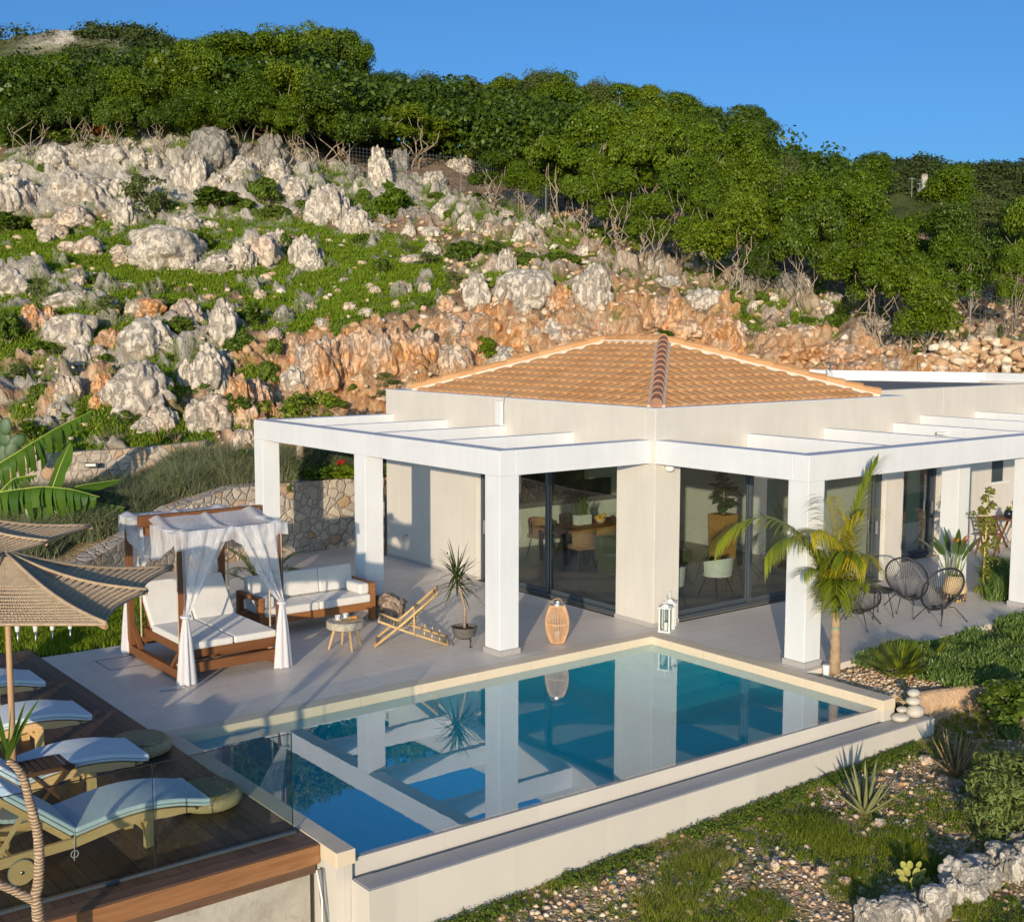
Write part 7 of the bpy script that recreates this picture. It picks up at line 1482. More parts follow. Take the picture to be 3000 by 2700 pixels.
def garden_stones():
    g = np.random.default_rng(12); n = 14000; X = g.uniform(-8.6, 3.2, n); Y = g.uniform(-9.0, -5.0, n); yb = -5.02+(-.24)*np.clip((X+8.63)/8.85, 0, 1); ok = (Y < yb-.02) | (X > .15)
    dens = fbm(np.stack([X*.9, Y*.9, X*0], -1), 4, 9); ok &= g.random(n) < sstep(.36, .56, dens)*.9+.08; X, Y = X[ok], Y[ok]; P = np.stack([X, Y, gz(X, Y)], 1)
    sz = .008+.036*g.random(len(P))**4.5
    B = []; m = 2600
    bx = g.uniform(.1, 2.4, m); by = g.uniform(-5.2, -3.45, m); okb = (by > np.interp(bx, [0, .3, .62, 1.25, 1.95, 3], [-4.5, -4.85, -4.93, -5.05, -5.2, -5.05])); B = np.stack([bx[okb], by[okb], bed_z(bx[okb], by[okb])], 1)
    P = np.concatenate([P, B]); sz = np.concatenate([sz, .012+.028*g.random(len(B))**1.8])
    tag(link('gravel', stones_mesh('gravel', P, sz, M['gravel'], 5, 1)), kind='stuff')
    n = 15000; X = g.uniform(-8.6, 3.4, n); Y = g.uniform(-9.0, -5.05, n); yb = -5.02+(-.24)*np.clip((X+8.63)/8.85, 0, 1); dens = fbm(np.stack([X*.9, Y*.9, X*0], -1), 4, 9); edge = sstep(.5, .0, yb-Y)*(X < 0)
    ok = ((Y < yb-.02) | (X > .15)) & (g.random(n) < np.clip(sstep(.56, .42, dens)*.95+edge*.75, 0, 1)); X, Y = X[ok], Y[ok]; P = np.stack([X, Y, gz(X, Y)-.005], 1)
    tag(link('garden_weeds', blades_mesh('garden_weeds', P, .028+.04*g.random(len(P)), .012, M['drygrass'], 8, .03, 4, .9)), kind='stuff')
    # low broad leaves along the wall foot
    n = 520; X = g.uniform(-8.5, 0, n); yb = -5.02+(-.24)*(X+8.63)/8.85; Y = yb-np.abs(g.normal(0, .13, n))-.04; C = np.stack([X, Y, gz(X, Y)+.02], 1); C = C[fbm(C*1.2, 3, 3) > .44]; m = 1500; X = g.uniform(-8.4, .5, m); Y = g.uniform(-8.6, -5.5, m); D2 = np.stack([X, Y, gz(X, Y)-.01], 1); C = np.concatenate([C, D2[fbm(D2*np.array([.9, .9, 0])+7, 3, 5) > .52]])
    tag(link('ground_cover', leaf_cloud('ground_cover', C, g.uniform(.04, .09, len(C)), 34, .015, M['shrub'], 4, up=.8)), kind='stuff')
garden_stones()
# tall grass clumps
def grass_clumps():
    g = np.random.default_rng(5)
    Z7 = lambda x, y: (1900+x/1.8382, 1850+y/1.8382)
    lst = [(900, 1080, .5, 'wide grass clump left of the aloe'), (1030, 1150, .42, 'grass clump just below the aloe'), (200, 1330, .5, 'big grass clump nearest the lower left corner of the garden'), (330, 1240, .42, 'grass clump under the pool wall'), (1380, 1180, .42, 'grass clump above the yellow cactus'), (110, 1480, .48, 'grass clump at the bottom edge of the picture'), (1110, 1380, .4, 'grass clump left of the yellow cactus'), (620, 1490, .35, 'low grass clump in the middle of the garden bottom'), (1700, 1500, .35, 'grass clump beyond the white rocks'), (1480, 1260, .3, 'grass clump between cactus and white rocks')]
    for (x, y, s, L) in lst:
        p = GG(*Z7(x, y)); t = thing('grass_clump', L, 'grass clump', p, 'grass clumps in the lower garden'); n = 170; a = g.uniform(0, 6.28, n); r = s*.72*np.sqrt(g.random(n)); P = np.stack([r*np.cos(a), r*np.sin(a), 0*a], 1); P[:, 2] = gz(p[0]+P[:, 0], p[1]+P[:, 1])-p[2]-.01
        link('blades', blades_mesh('blades', P, .15*s/.45*g.uniform(.5, 1.1, n), .005, M['drygrass'], 6, .035, int(x), .9), t)
grass_clumps()
# ------------------------------------------------------------------ aloes, agaves
def aloe(p, L, mat, n=22, size=.55, seed=1, e0=.55, e1=1.45, w=.075):
    t = thing('aloe', L, 'aloe', p, 'aloes and agaves in the garden'); g = np.random.default_rng(seed)
    for k in range(n):
        a = k*2.4+g.normal(0, .2); e = e0+(e1-e0)*k/n+g.normal(0, .05); d = np.array([math.cos(a)*math.cos(e), math.sin(a)*math.cos(e), math.sin(e)]); L_ = size*g.uniform(.75, 1.1); m = 7; V = []; pp = np.array(p)+np.array([.03*math.cos(a), .03*math.sin(a), 0]); dd = d.copy(); side = np.cross(d, (0, 0, 1.)); side /= np.linalg.norm(side)
        cur = g.uniform(-.1, .5)
        for j in range(m):
            f = j/(m-1); ww = w*(1-f)**.8*(.6+.8*min(f*4, 1)*.5)+.002; nrm = np.cross(side, dd); V += [pp-side*ww*.5+nrm*ww*.22, pp-nrm*ww*.22, pp+side*ww*.5+nrm*ww*.22, pp+nrm*ww*.06]
            pp = pp+dd*L_/(m-1); dd = dd+np.array([0, 0, cur/(m-1)]); dd /= np.linalg.norm(dd)
        F = [(4*j+i, 4*j+(i+1) % 4, 4*j+4+(i+1) % 4, 4*j+4+i) for j in range(m-1) for i in range(4)]; mb = MB(); mb.add(V, F); mb.build('leaf', mat, t, True)
aloe(GG(2534, 2380), 'grey-green aloe standing in the gravel in front of the pool wall', M['aloe'], 17, .62, 1, .55, 1.45, .10)
aloe(GG(2798, 2272), 'reddish sunburnt aloe at the right end of the pool wall', M['aloered'], 22, .60, 2, .6, 1.45, .09)
aloe(G(2977, 1905, -.1), 'small green agave at the right edge of the ground cover', M['fan'], 14, .30, 3, .3)
aloe(at(338, 1308, 30.6), 'striped grey agave on top of the grey stone wall', M['lavender'], 18, .62, 4, .25, 1.3, .07)
aloe(at(472, 1296, 30.9), 'small yellow-green agave on the grey stone wall, near its right end', M['fan'], 14, .42, 5, .6)
aloe(at(515, 1296, 31), 'brownish small agave at the very end of the grey stone wall', M['aloered'], 12, .40, 6, .6)
# prickly pear pads
def pads(p, L, mat, lst, nm='cactus'):
    t = thing(nm, L, 'cactus', p)
    for (dx, dz, r, tilt, dy) in lst:
        mb = MB(); R_ = Matrix.Translation(Vector((np.array(p)+_r0*dx+np.array([_f[0], _f[1], 0])*dy+np.array([0, 0, dz])).tolist())) @ Matrix.Rotation(-YAW+tilt*.4, 4, 'Z') @ Matrix.Rotation(tilt, 4, 'Y'); b = MB(); b.ball((0, 0, 0), (r*.72, r*.18, r), 14, 10); mb.add(xf(R_, np.concatenate(b.V)), b.F); mb.build('pad', mat, t, True)
pads(GG(2672, 2590), 'low yellow-green prickly pear beside the white rocks', M['cactus'], [(-.09, .05, .058, -.7, 0), (.0, .04, .06, .15, -.03), (.09, .05, .062, .8, 0), (-.05, .13, .055, -.4, .03), (.04, .13, .06, .3, 0), (.12, .12, .05, 1.0, .03), (-.12, .12, .05, -1.0, .02), (-.02, .20, .048, -.1, .03), (.08, .19, .044, .5, .05), (-.08, .19, .046, -.5, .05), (.15, .05, .05, 1.2, -.02)])
p = at(20, 1330, 27.5); pads(p, 'tall grey-green prickly pear at the left edge above the banana leaves', M['pear'], [(-.1, .0, .22, .1, 0), (.10, .10, .20, .5, 0), (-.06, .32, .22, -.2, .1), (.22, .28, .2, .9, .05), (-.02, .62, .2, .1, .05)], 'prickly_pear')
# ------------------------------------------------------------------ white boundary rocks
def white_rocks():
    Z7 = lambda x, y: (1900+x/1.8382, 1850+y/1.8382); g = np.random.default_rng(9)
    lst = [(1200, 1540, 170, 130), (1330, 1545, 190, 150), (1395, 1470, 120, 90), (1460, 1545, 120, 120), (1540, 1500, 150, 170), (1620, 1430, 130, 130), (1690, 1350, 230, 170), (1780, 1290, 160, 110), (1830, 1350, 130, 120), (1750, 1420, 150, 110), (1880, 1230, 150, 120), (1950, 1290, 160, 150), (1990, 1150, 150, 100), (2060, 1220, 160, 120), (1600, 1520, 60, 60), (680, 1270, 45, 60), (925, 1300, 40, 50), (1250, 1035, 60, 40), (1495, 695, 65, 45), (1590, 810, 60, 40), (1660, 830, 60, 40), (1930, 500, 90, 60), (1890, 470, 70, 60), (1980, 520, 70, 50), (1850, 440, 50, 40), (1060, 1350, 60, 40)]
    nm = ['at the left end of the white rock row', 'second in the white rock row, counted from its left end', 'small one behind the left end of the rock row', 'third in the front of the rock row', 'tall one in the middle of the rock row', 'behind the tall middle rock of the row', 'broadest block of the rock row', 'above the broadest block of the row', 'right of the broadest block of the row', 'below the broadest block of the row', 'upper one near the right picture edge', 'big one at the right picture edge', 'flat one above the big one at the right edge', 'at the far right end of the row', 'small stone beside the tall middle rock', 'lone upright stone in the weeds below the pool wall', 'lone pinkish stone in the weeds', 'lone pale stone under the aloe', 'lone block near the right end of the pool wall', 'first of the small stones by the reddish aloe', 'second of the small stones by the reddish aloe', 'first stone in the heap right of the low orange wall', 'second stone in the heap right of the low orange wall', 'third stone in the heap right of the low orange wall', 'smallest stone in the heap right of the low orange wall', 'flat stone in the weeds left of the cactus']
    for k, ((x, y, w, h), L) in enumerate(zip(lst, nm)):
        p = GG(*Z7(x, y+h*.2)); d = depth_of(p); sc = 1.8382; W = w/sc/FPX*d; H_ = h/sc/FPX*d; o = link('rock', ROCKS[('ball', 'slab', 'ball')[k % 3]][k % 3]); o.location = Vector(p.tolist()); o.scale = (W*1.25, W*1.1, H_*1.05); o.rotation_euler.z = g.uniform(0, 6.28); o.color = (.0 if k < 15 else .5, 0, 0, 1); tag(o, 'white limestone rock, '+L if k < 15 else L.replace('lone', 'lone limestone') if 'lone' in L else 'limestone rock, '+L, 'rock', 'limestone rocks in the lower garden')
white_rocks()
# ------------------------------------------------------------------ ice plant ground cover, fan palms, garden bush
def ice_plant():
    g = np.random.default_rng(7); C = []
    zg = lambda x, y: (2500+x/4.044, 1700+y/4.044)
    poly = [(60, 980), (250, 800), (450, 600), (740, 560), (900, 600), (1100, 590), (1250, 640), (1400, 570), (1560, 620), (1640, 700), (1780, 600), (1700, 520), (1850, 370), (2100, 330), (2300, 330), (2300, 1050), (2000, 1080), (1960, 1250), (1990, 1460), (1900, 1520), (1760, 1420), (1690, 1250), (1500, 1210), (1250, 1230), (1080, 1230), (900, 1150), (600, 1000), (300, 1010)]
    n = 9000; X = g.uniform(-50, 2500, n); Y = g.uniform(300, 1560, n); ok = inpoly(X, Y, poly); X, Y = X[ok], Y[ok]
    P = np.array([G(*zg(x, y), -.02) for x, y in zip(X, Y)]); a = (P[:, 1] > -3.36) & (P[:, 0] < 6.7); P[a, 1] = -3.36-g.random(a.sum())*.5
    w = np.array([1/max(depth_of(p), 1)**0 for p in P]); 
    h = fbm(P*np.array([1.6, 1.6, 0]), 3, 3); P[:, 2] = np.where(P[:, 1] < np.interp(P[:, 0], [0, 1.95, 3, 5, 9], [-4.9, -5.25, -5.0, -4.1, -3.5]), gz(P[:, 0], P[:, 1]), -.11)
    P = np.repeat(P, 5, 0); hh = np.repeat(h, 5); P[:, :2] += g.normal(0, .06, (len(P), 2)); P[:, 2] += np.clip((hh-.3)*.55, 0, .3)*np.sqrt(g.random(len(P))); me = blades_mesh('ice_plant', P, .065, .026, M['ice'], 3, .02, 5, .6); tag(link('ice_plant', me), kind='stuff')
    n = 500; X = g.uniform(9.3, 16, n); 
    zz = lambda u0, u1, v0, v1, m: np.array([G(g.uniform(u0, u1), g.uniform(v0, v1), -.05) for _ in range(m)])
    P = zz(2905, 2990, 1690, 1765, 500); P[:, 2] = -.05; me = blades_mesh('ice_plant', P, .42, .022, M['ice'], 12, .09, 6, .6); o = link('dark_hedge', me); tag(o, 'dark green bushy hedge behind the far pergola column', 'hedge')
ice_plant()
def fan_leaf(mb, base, d, L, seed):
    d = np.array(d, float); d /= np.linalg.norm(d); side = np.cross(d, (0, 0, 1.)); side /= np.linalg.norm(side)+1e-9; up = np.cross(side, d)
    hub = np.array(base)+d*L*.45; mb.tube([base, hub], [.008, .005], 5)
    for a in np.linspace(-1.9, 1.9, 26):
        v = d*math.cos(a)+side*math.sin(a)+up*.12; ribbon(mb, hub, v, L*.62*(1-.12*abs(a)), .022, .25, 5)
def fan_palm(p, L, n, size, seed):
    t = thing('fan_palm', L, 'palm', p, 'fan palms'); g = np.random.default_rng(seed)
    for k in range(n):
        a = k*2.4; e = g.uniform(.15, 1.4); mb = MB(); fan_leaf(mb, np.array(p)+np.array([0, 0, .05]), (math.cos(a)*math.cos(e), math.sin(a)*math.cos(e), math.sin(e)), size*g.uniform(.8, 1.1), k); mb.build('frond', M['fan'], t)
fan_palm(np.array([.86, -4.28, -.1]), 'bushy fan palm in the gravel bed behind the pool end', 17, .62, 1)
fan_palm(np.array([2.0, -4.0, -.1]), 'small fan palm half sunk in the ground cover', 7, .45, 2)
def garden_bush():
    p = GG(3005, 2440); t = thing('garden_bush', 'large sage-green leafy bush at the right edge of the garden', 'shrub', p); g = np.random.default_rng(4); C = []; R = []
    for k in range(80): a = g.uniform(0, 6.28); r = .66*math.sqrt(g.random()); C.append((r*math.cos(a), r*math.sin(a)*.9, .04+g.uniform(.0, 1.05)*(1-.4*r/.66))); R.append(g.uniform(.13, .20))
    link('foliage', leaf_cloud('foliage', C, np.array(R), 150, .042, M['bushleaf'], 4, asp=.28, up=.6), t); mb = MB()
    for k in range(14): limb(mb, (0, 0, -.1), np.array(C[k])*.7, .012, .005, g, .05, 5)
    mb.build('stem', M['stem'], t, local=True)
    g2 = np.random.default_rng(9)
    for (u, v, s, L) in ((2990, 1760, .5, 'green shrub at the right picture edge behind the ground cover'), (2985, 2100, .55, 'trailing green shrub right of the low orange wall'), (2560, 2290, .0, '')):
        if not s: continue
        q = G(u, v, -.25); t = thing('shrub', L, 'shrub', q); t.scale = (s*2.2, s*2.2, s*1.3); link('foliage', SHK['green'][0], t); link('stem', SHK['green'][1], t)
M['bushleaf'] = leafmat('sage_leaves', (.075, .115, .030), (.20, .245, .065), .2, .55, .3)
garden_bush()
# ------------------------------------------------------------------ feather palms
def frond(mb, mr, base, d, L, droop, ll, nl=34, seed=0, hang=.6):
    g = np.random.default_rng(seed); p = np.array(base, float); dd = np.array(d, float); dd /= np.linalg.norm(dd); P = [p.copy()]; m = 16
    for k in range(m): p = p+dd*L/m; dd = dd+np.array([0, 0, -droop/m*(.4+1.4*k/m)]); dd /= np.linalg.norm(dd); P.append(p.copy())
    P = np.array(P); mr.tube(P, np.linspace(.011, .003, m+1), 5)
    for q in np.linspace(.14, 1, nl):
        x = q*m; i = min(int(x), m-1); f = x-i; pp = P[i]*(1-f)+P[i+1]*f; t = P[i+1]-P[i]; t /= np.linalg.norm(t); sd = np.cross(t, (0, 0, 1.)); sd /= np.linalg.norm(sd)+1e-9
        for s in (-1, 1):
            v = sd*s*1.0+t*(.75+.5*q)+np.array([0, 0, g.uniform(-.15, .25)]); ribbon(mb, pp, v, ll*(1-.55*abs(q-.45)**1.2)*g.uniform(.8, 1.1), .022, hang*g.uniform(.6, 1.5), 5)
def garden_palm():
    p = np.array([.42, -3.42, -.12]); t = thing('feather_palm', 'young feather palm tied up with string beside the right-hand column', 'palm', p); g = np.random.default_rng(6)
    mb = MB(); zz = np.linspace(0, .95, 14); mb.tube([p+np.array([.01*math.sin(z*9), .01*math.cos(z*7), z]) for z in zz], [.085-.035*z+.012*(i % 2) for i, z in enumerate(zz)], 12); mb.build('trunk', M['palmbark'], t, True)
    mb = MB(); mb.tube([p+np.array([0, 0, .9]), p+np.array([.0, 0, 1.5]), p+np.array([.02, 0, 2.0])], [.05, .035, .015], 8); mb.build('crown_shaft', M['stem'], t, True)
    R3 = _r0; T3 = -np.array([_f[0], _f[1], 0])
    def fr(dx, dt, dz, L, dr, ll, mat, s, z0=1.1, nl=34, hang=.6):
        mb = MB(); mr = MB(); frond(mb, mr, p+np.array([0, 0, z0]), R3*dx+T3*dt+np.array([0, 0, dz]), L, dr, ll, nl, s, hang); o = mr.build('frond', M['stem'], t, True); mb.build('leaflets', mat, o)
    fr(-.62, .1, 1.9, 2.75, 2.9, .62, M['palm'], 1, .95, 70, 1.3); fr(-.5, .3, 1.9, 2.2, 2.9, .6, M['palm'], 21, .95, 60, 1.4); fr(-.3, .35, 2., 1.7, 2.3, .62, M['palmgold'], 22, 1.05, 60, 2.2); fr(.1, .45, 1.9, 1.5, 2.6, .6, M['palmgold'], 23, .95, 54, 2.2); fr(-.05, .5, 2.0, 1.45, 2.4, .6, M['palm'], 26, 1.0, 54, 2.2); fr(-.15, .55, 1.6, 1.5, 2.6, .56, M['palm'], 25, .75, 54, 1.8); fr(.28, -.05, 1.9, 2.3, 1.2, .50, M['palm'], 2, .95, 46); fr(-.18, .25, 2.2, 1.75, 1.6, .60, M['palmgold'], 3, 1.05, 56, 2.2); fr(.12, .3, 2.2, 1.7, 2.0, .58, M['palmgold'], 4, 1.05, 56, 2.2)
    fr(-.35, .3, 1.7, 1.35, 2.4, .42, M['palm'], 5, .8, 34, 1.0); fr(.15, .4, 1.5, 1.25, 2.4, .42, M['palm'], 6, .75, 34, 1.0); fr(-.1, .5, 1.2, 1.1, 2.2, .40, M['palm'], 7, .7, 30, 1.0); fr(-.3, -.2, 1.9, 1.5, 1.9, .42, M['palm'], 8, .85, 34, .9); fr(.22, -.3, 1.9, 1.35, 1.6, .40, M['palm'], 9, .85, 34, .9); fr(.02, .1, 2.2, 1.5, .7, .40, M['palm'], 10, .9, 34, .7)
    mb = MB()
    for z in (1.02, .72): mb.tube([p+np.array([.07*math.cos(a), .07*math.sin(a), z]) for a in np.linspace(0, 2*PI, 13)[:-1]], .008, 5, closed=True)
    mb.build('string', M['teal'], t)
M['teal'] = plain('teal_string', (.08, .38, .32), .6)
garden_palm()
def terrace_palm():
    p = np.array([-5.5, 4.9, 0]); p = G(770, 1760, 0); t = thing('feather_palm', 'small feather palm growing behind the sofa', 'palm', p)
    for k in range(9):
        a = k*2.4+.4; e = .7+.07*k; mb = MB(); mr = MB(); frond(mb, mr, p+np.array([0, 0, .15]), (math.cos(a)*math.cos(e), math.sin(a)*math.cos(e), math.sin(e)), 1.25, 1.5, .32, 26, k, .5); o = mr.build('frond', M['stem'], t, True); mb.build('leaflets', M['palm'], o)
    mb = MB(); mb.tube([p, p+np.array([0, 0, .25])], [.08, .05], 8); mb.build('trunk', M['palmbark'], t, True)
terrace_palm()
o = link('rock', ROCKS['ball'][0]); q = G(870, 1720, 0); o.location = Vector(q.tolist()); o.scale = (.5, .45, .42); o.color = (.6, 0, 0, 1); tag(o, 'orange boulder against the fieldstone wall behind the sofa', 'rock')
# ------------------------------------------------------------------ climbing vine on canes
def vine():
    p = np.array([6.78, -2.0, 0]); t = thing('climbing_vine', 'young climbing vine on thin canes beside the straw basket', 'vine', p); g = np.random.default_rng(2)
    for k in range(3): mb = MB(); mb.tube([p+np.array([.05*k-.05, .02*k, 0]), p+np.array([.02*k, 0, 1.9-.1*k])], .009, 6); mb.build('cane', M['bamboo'], t, True)
    C = [(g.normal(0, .06), g.normal(0, .06), z) for z in np.linspace(.1, 2.0, 30)]+[(g.normal(0, .13), g.normal(0, .13), z) for z in np.linspace(.9, 1.75, 12)]+[(g.normal(0, .2), g.normal(0, .2), z) for z in (.1, .15, .2, .6, .7)]
    link('foliage', leaf_cloud('foliage', C, g.uniform(.05, .12, len(C)), 26, .032, M['vine'], 3, asp=.8), t)
M['vine'] = leafmat('vine_leaves', (.09, .12, .012), (.22, .23, .03), .25, .45, .35)
vine()
# ------------------------------------------------------------------ banana plant
def banana():
    base = at(-90, 1640, 25.2); t = thing('banana_plant', 'banana plant with big torn leaves at the left edge behind the parasols', 'banana plant', base); g = np.random.default_rng(8)
    mb = MB(); mb.tube([base-np.array([0, 0, 1.2]), base+np.array([0, 0, .8])], [.16, .10], 12); mb.build('stem', M['stem'], t, True)
    def leaf(pts, w, torn, mat='banana', hang=.8, tipdry=False, flat=0.):
        P = np.array([at(*q) for q in pts]); s = np.linspace(0, 1, 46); cs = np.linspace(0, 1, len(P)); C = np.stack([np.interp(s, cs, P[:, k]) for k in range(3)], 1)
        for _ in range(6): C[1:-1] = (C[:-2]+2*C[1:-1]+C[2:])/4
        mr = MB(); mr.tube(C, np.linspace(.022, .006, 46), 6); o = mr.build('leaf', M['stem2'], t, True); mb = MB()
        T = np.gradient(C, axis=0); T /= np.linalg.norm(T, axis=1)[:, None]; toward = -_f; 
        for sgn in (-1, 1):
            i = 0
            while i < 44:
                n = int(g.integers(1, 4)) if torn else 44; j = min(i+n, 45); droop = hang*g.uniform(.6, 1.35); rows = []
                for k in range(i, j+1):
                    f = k/45; ww = w*(math.sin(PI*min(.06+.94*f, 1)**.8)**.6+.02)*(1 if torn else 1); sd = np.cross(T[k], (0, 0, 1.)); sd /= np.linalg.norm(sd)+1e-9; sd = sd*sgn
                    rows.append([C[k]+sd*ww*x*(1-droop*.5*x)+T[k]*(((i+j)/2-k)*.3*x*x*torn)*np.linalg.norm(C[1]-C[0])+np.array([0, 0, -1])*ww*droop*x*x*.9+T[k]*x*ww*(.18+(g.uniform(-.05, .05) if torn else 0)) for x in (0, .33, .66, 1)])
                mb.grid(np.array(rows)); i = j if torn else 99
                if torn: pass
        mb.build('blade', M['banana'], o, True)
    leaf([(-120, 1430, 25.2), (42, 1330, 25.6), (150, 1262, 26), (275, 1200, 26.5)], .40, True, hang=1.5)
    leaf([(-60, 1560, 25.2), (150, 1440, 25.2), (178, 1360, 25.3), (207, 1294, 25.5)], .36, False, hang=.35)
    leaf([(-60, 1530, 25.2), (120, 1455, 25.3), (240, 1420, 25.6), (355, 1404, 26)], .34, False, hang=.6)
    leaf([(-140, 1490, 25), (0, 1440, 24.8), (125, 1424, 24.6), (210, 1432, 24.4), (292, 1455, 24.2)], .42, True, hang=1.6)
    leaf([(-120, 1520, 25), (60, 1462, 24.9), (220, 1462, 25), (366, 1486, 25.2)], .40, True, hang=1.6)
    leaf([(-160, 1620, 25), (-40, 1480, 24.8), (40, 1400, 24.9), (110, 1390, 25)], .32, True, hang=1.4)
    leaf([(-120, 1700, 25), (40, 1560, 24.8), (140, 1560, 24.7), (230, 1620, 24.6)], .36, True, hang=1.4)
    leaf([(-100, 1620, 25), (60, 1530, 25.2), (160, 1510, 25.4), (240, 1540, 25.6)], .34, True, hang=1.4)
M['stem2'] = plain('midrib', (.30, .36, .06), .5, .1, 8, .05)
banana()
# ------------------------------------------------------------------ lavender bank, plants over the terrace wall
def lavender():
    g = np.random.default_rng(14); H_, W_ = BANK.shape[:2]; lab = ['lavender bush on the bank, %s', ]
    names = ['farthest left', 'second from the left', 'third from the left', 'fourth from the left', 'fifth from the left', 'sixth from the left', 'seventh from the left', 'eighth from the left', 'ninth from the left', 'tenth from the left', 'eleventh from the left', 'twelfth from the left', 'thirteenth from the left', 'fourteenth from the left', 'last towards the terrace wall']
    spots = []
    for u in np.linspace(90, 690, 15): spots.append(u)
    k = 0
    n = 900; P0 = []
    a = g.uniform(0, 6.28, n); r = .55*np.sqrt(g.random(n)); P0 = np.stack([r*np.cos(a), r*np.sin(a), -.05+0*a], 1)
    me = blades_mesh('stems', P0, .52*g.uniform(.6, 1.1, n)*(1-.5*(r/.55)**2), .012, M['lavender'], 5, .03, 3, .75)
    me2 = leaf_cloud('leaf_mass', [(.3*math.cos(q), .3*math.sin(q), .12) for q in np.linspace(0, 6, 9)], np.full(9, .26), 220, .03, M['olive'], 3, asp=.3)
    pos = sorted([(int(i), int(j)) for i in (3, 6, 9, 12) for j in (-14, -8, -2, 5, 11, 17, 23, 29, 35)], key=lambda q: q[1])
    rows = {3: 'in the lowest row on the bank', 6: 'in the second row up the bank', 9: 'in the third row up the bank', 12: 'in the top row on the bank'}; cn = {}
    for (i, j) in pos:
        cn[i] = cn.get(i, 0)+1
        p = BANK[i, int(np.clip(22+j, 0, 59))]+np.array([g.normal(0, .15), g.normal(0, .15), 0])
        t = thing('lavender_bush', f"silvery lavender bush {rows[i]}, number {cn[i]} from the left", 'lavender', p, 'lavender bushes on the bank', g.uniform(0, 6)); s = g.uniform(1.15, 1.6); t.scale = (s, s, s*.95); link('stems', me, t); link('leaf_mass', me2, t)
lavender()
def wall_top_plants():
    g = np.random.default_rng(3)
    for (u, v, d, w, h, kd, L) in ((840, 1400, 28.3, .9, .5, 'bright', 'low green plants on the terrace wall, left of the young tree'), (930, 1392, 28.4, 1.2, .5, 'bright', 'low green plants on the terrace wall, right of the young tree'), (1010, 1388, 28.5, 1.0, .45, 'bright', 'low green plants on the terrace wall next to the middle column'), (1090, 1385, 28.5, 1.0, .5, 'green', 'low green plants on the terrace wall behind the villa corner'), (780, 1410, 28.3, .8, .6, 'dark', 'dark plants on the terrace wall beside the far pergola column'), (835, 1435, 27.6, .35, .4, 'bright', 'green tuft hanging over the terrace wall'), (700, 1200, 32, .9, .7, 'dark', 'dark shrub under the rocks left of the pergola'), (720, 1400, 28.6, 1.0, .9, 'dark', 'dark shrub right behind the far pergola column')):
        p = at(u, v, d); t = thing('shrub', L, 'shrub', p-np.array([0, 0, .1]), 'plants on top of the terrace wall', g.uniform(0, 6)); t.scale = (w, w, h); link('foliage', SHK[kd][0], t); link('stem', SHK[kd][1], t)
    p = at(880, 1395, 28.5); t = thing('young_tree', 'young tree with a thick pale stem on the terrace wall', 'tree', p); mb = MB(); mb.tube([p-np.array([0, 0, .2]), p+np.array([0, 0, .6]), p+np.array([.05, 0, 1.3])], [.11, .09, .05], 10); mb.build('trunk', M['bark'], t, True); C = [(g.normal(0, .35), g.normal(0, .35), 1.3+g.uniform(0, .7)) for _ in range(14)]; link('crown', leaf_cloud('crown', C, g.uniform(.16, .28, 14), 80, .05, M['oak'], 2), t)
    aloe(at(905, 1398, 28.2), 'small yucca at the foot of the young tree', M['fan'], 22, .5, 8, .3, 1.4, .04)
    p = at(987, 1385, 28.4); t = thing('geranium', 'red flowering geranium on the terrace wall', 'flower', p); link('foliage', leaf_cloud('foliage', [(0, 0, .1), (.12, 0, .08), (-.1, .05, .1)], np.full(3, .13), 70, .035, M['shrub'], 3), t); link('flowers', leaf_cloud('flowers', [(.02, -.05, .22), (.16, -.05, .16), (.08, -.08, .26)], np.full(3, .07), 26, .03, M['redflower'], 4), t)
wall_top_plants()
# ------------------------------------------------------------------ leafless tree with ringed bark in front of the deck
def yucca():
    y = -4.85; q = lambda u, v: pl(u, v, 1, y)
    base = q(122, 2760); t = thing('spineless_yucca', 'ringed bare trunk of a forked yucca in front of the glass balustrade', 'tree', base-np.array([0, 0, .4]))
    def stem(pts, r, nm):
        P = np.array([q(u, v) for u, v in pts]); s = np.linspace(0, 1, 60); cs = np.linspace(0, 1, len(P)); C = np.stack([np.interp(s, cs, P[:, k]) for k in range(3)], 1)
        for _ in range(5): C[1:-1] = (C[:-2]+2*C[1:-1]+C[2:])/4
        rr = np.interp(s, [0, 1], r)*(1+.05*np.sin(s*170)); mb = MB(); mb.tube(C, rr, 12); return mb.build(nm, M['ringbark'], t, True), C
    q0 = q(122, 2760); stem([(124, 2860), (110, 2640), (100, 2625), (112, 2600), (116, 2520), (112, 2440), (96, 2380), (82, 2330), (72, 2280), (52, 2250), (36, 2235), (22, 2228)], (.050, .026), 'trunk')
    stem([(100, 2635), (70, 2622), (40, 2606), (0, 2590), (-60, 2540), (-90, 2440)], (.040, .03), 'branch')
    stem([(112, 2440), (100, 2428), (97, 2432)], (.02, .008), 'branch')
    g = np.random.default_rng(3); top = q(22, 2226)
    for (c, n) in ((top, 6), (q(-95, 2430), 22)):
        for k in range(n):
            a = g.uniform(0, 6.28); e = g.uniform(.8, 1.5); mb = MB(); ribbon(mb, c, (math.cos(a)*math.cos(e), math.sin(a)*math.cos(e), math.sin(e)), g.uniform(.35, .62), .045, g.uniform(.1, .9), 7); mb.build('leaf', M['banana'], t, True)
yucca()
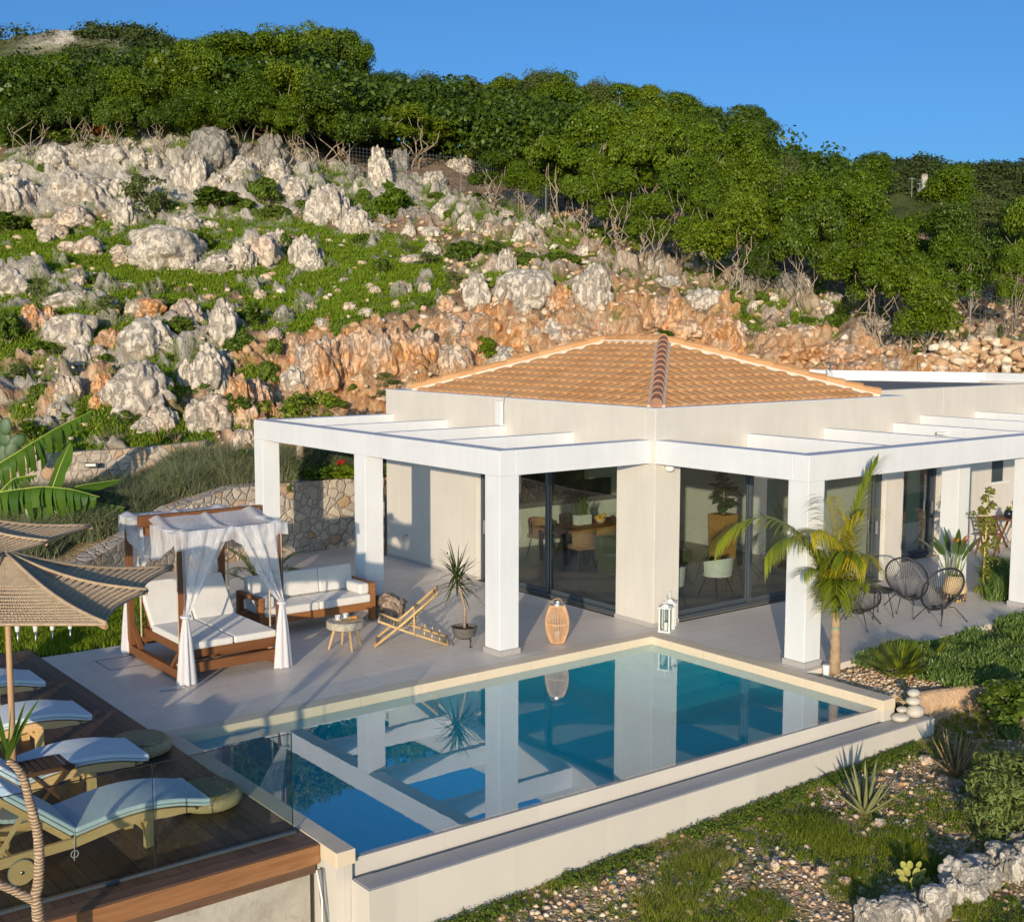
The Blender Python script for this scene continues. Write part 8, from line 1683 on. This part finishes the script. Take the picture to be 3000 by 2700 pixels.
# spot lamp by the palm, wall vent
p = G(2392, 1953, 0); t = thing('garden_lamp', 'small white ground lamp between column and palm trunk', 'lamp', (.22, -3.42, -.1)); mb = MB(); mb.lathe([(.05, 0), (.055, .16), (.05, .17), (0, .17)], 16, (.22, -3.42, -.1)); mb.build('body', M['plasticwhite'], t, True, sharp=.6); mb = MB(); mb.lathe([(0, .171), (.04, .171), (0, .174)], 16, (.22, -3.42, -.1)); mb.build('lens', M['led'], t)
# roof aerial
def aerial():
    p = np.array([7.9, 6.6, 3.7]); a = at(2432, 1112, 32); t = thing('roof_aerial', 'small television aerial on the flat grey roof', 'aerial', a-np.array([0, 0, .2])); mb = MB(); mb.tube([a-np.array([0, 0, .3]), a+np.array([0, 0, .45])], .02, 8); mb.build('mast', M['steel'], t, True); mb = MB(); b = a+np.array([0, 0, .4]); mb.tube([b-_r0*.15, b+_r0*.85], .012, 6)
    for k in range(12): c = b+_r0*(-.1+k*.08); mb.tube([c-_f*.14, c+_f*.14], .007, 5)
    mb.build('boom', M['steel'], t); mb = MB(); mb.box(a[0]-.06, a[0]+.06, a[1]-.05, a[1]+.05, a[2]-.05, a[2]+.2); mb.build('amplifier_box', M['plasticwhite'], t)
aerial()
# ------------------------------------------------------------------ light, sky, camera
SUN_EL, SUN_DIR = math.radians(9.2), np.array([.728, .685])
def world():
    w = bpy.data.worlds.new('World'); SC.world = w; w.use_nodes = True; nt = w.node_tree; nt.nodes.clear()
    sky = nt.nodes.new('ShaderNodeTexSky'); sky.sky_type = 'NISHITA'; sky.sun_disc = False; sky.sun_elevation = SUN_EL
    az = math.atan2(-SUN_DIR[0], -SUN_DIR[1]); sky.sun_rotation = az; sky.air_density = .72; sky.dust_density = 2.2; sky.ozone_density = 4.2; sky.altitude = 100
    bg = nt.nodes.new('ShaderNodeBackground'); bg.inputs['Strength'].default_value = SKY
    out = nt.nodes.new('ShaderNodeOutputWorld'); mx = nt.nodes.new('ShaderNodeMix'); mx.data_type = 'RGBA'; mx.blend_type = 'MULTIPLY'; mx.inputs[0].default_value = 1.; mx.inputs[7].default_value = (.67, .885, .95, 1); nt.links.new(sky.outputs[0], mx.inputs[6]); nt.links.new(mx.outputs[2], bg.inputs[0]); nt.links.new(bg.outputs[0], out.inputs[0])
    L = bpy.data.lights.new('sun', 'SUN'); L.energy = SUN; L.angle = math.radians(.53); L.color = (1.0, .825, .60); o = bpy.data.objects.new('sun', L); COL.objects.link(o)
    d = Vector((SUN_DIR[0]*math.cos(SUN_EL), SUN_DIR[1]*math.cos(SUN_EL), -math.sin(SUN_EL))); o.rotation_euler = d.to_track_quat('-Z', 'Y').to_euler()
SKY, SUN, EXPO = .15, 3.45, .36
world()
def camera():
    c = bpy.data.cameras.new('camera'); c.sensor_width = 36; c.lens = FPX/3000*36; c.clip_end = 3000; c.shift_y = (PY-1350)/3000
    o = bpy.data.objects.new('camera', c); COL.objects.link(o)
    m = Matrix(((_r[0], _u[0], -_f[0], CAM[0]), (_r[1], _u[1], -_f[1], CAM[1]), (_r[2], _u[2], -_f[2], CAM[2]), (0, 0, 0, 1))); o.matrix_world = m; SC.camera = o
camera()
SC.view_settings.view_transform = 'Standard'; SC.view_settings.look = 'None'; SC.view_settings.gamma = 1; SC.view_settings.exposure = EXPO if 'EXPO' in globals() else 0.
cy = SC.cycles; cy.use_denoising = True; cy.max_bounces = 10; cy.diffuse_bounces = 3; cy.glossy_bounces = 4; cy.transmission_bounces = 6; cy.transparent_max_bounces = 16; cy.sample_clamp_indirect = 4.0
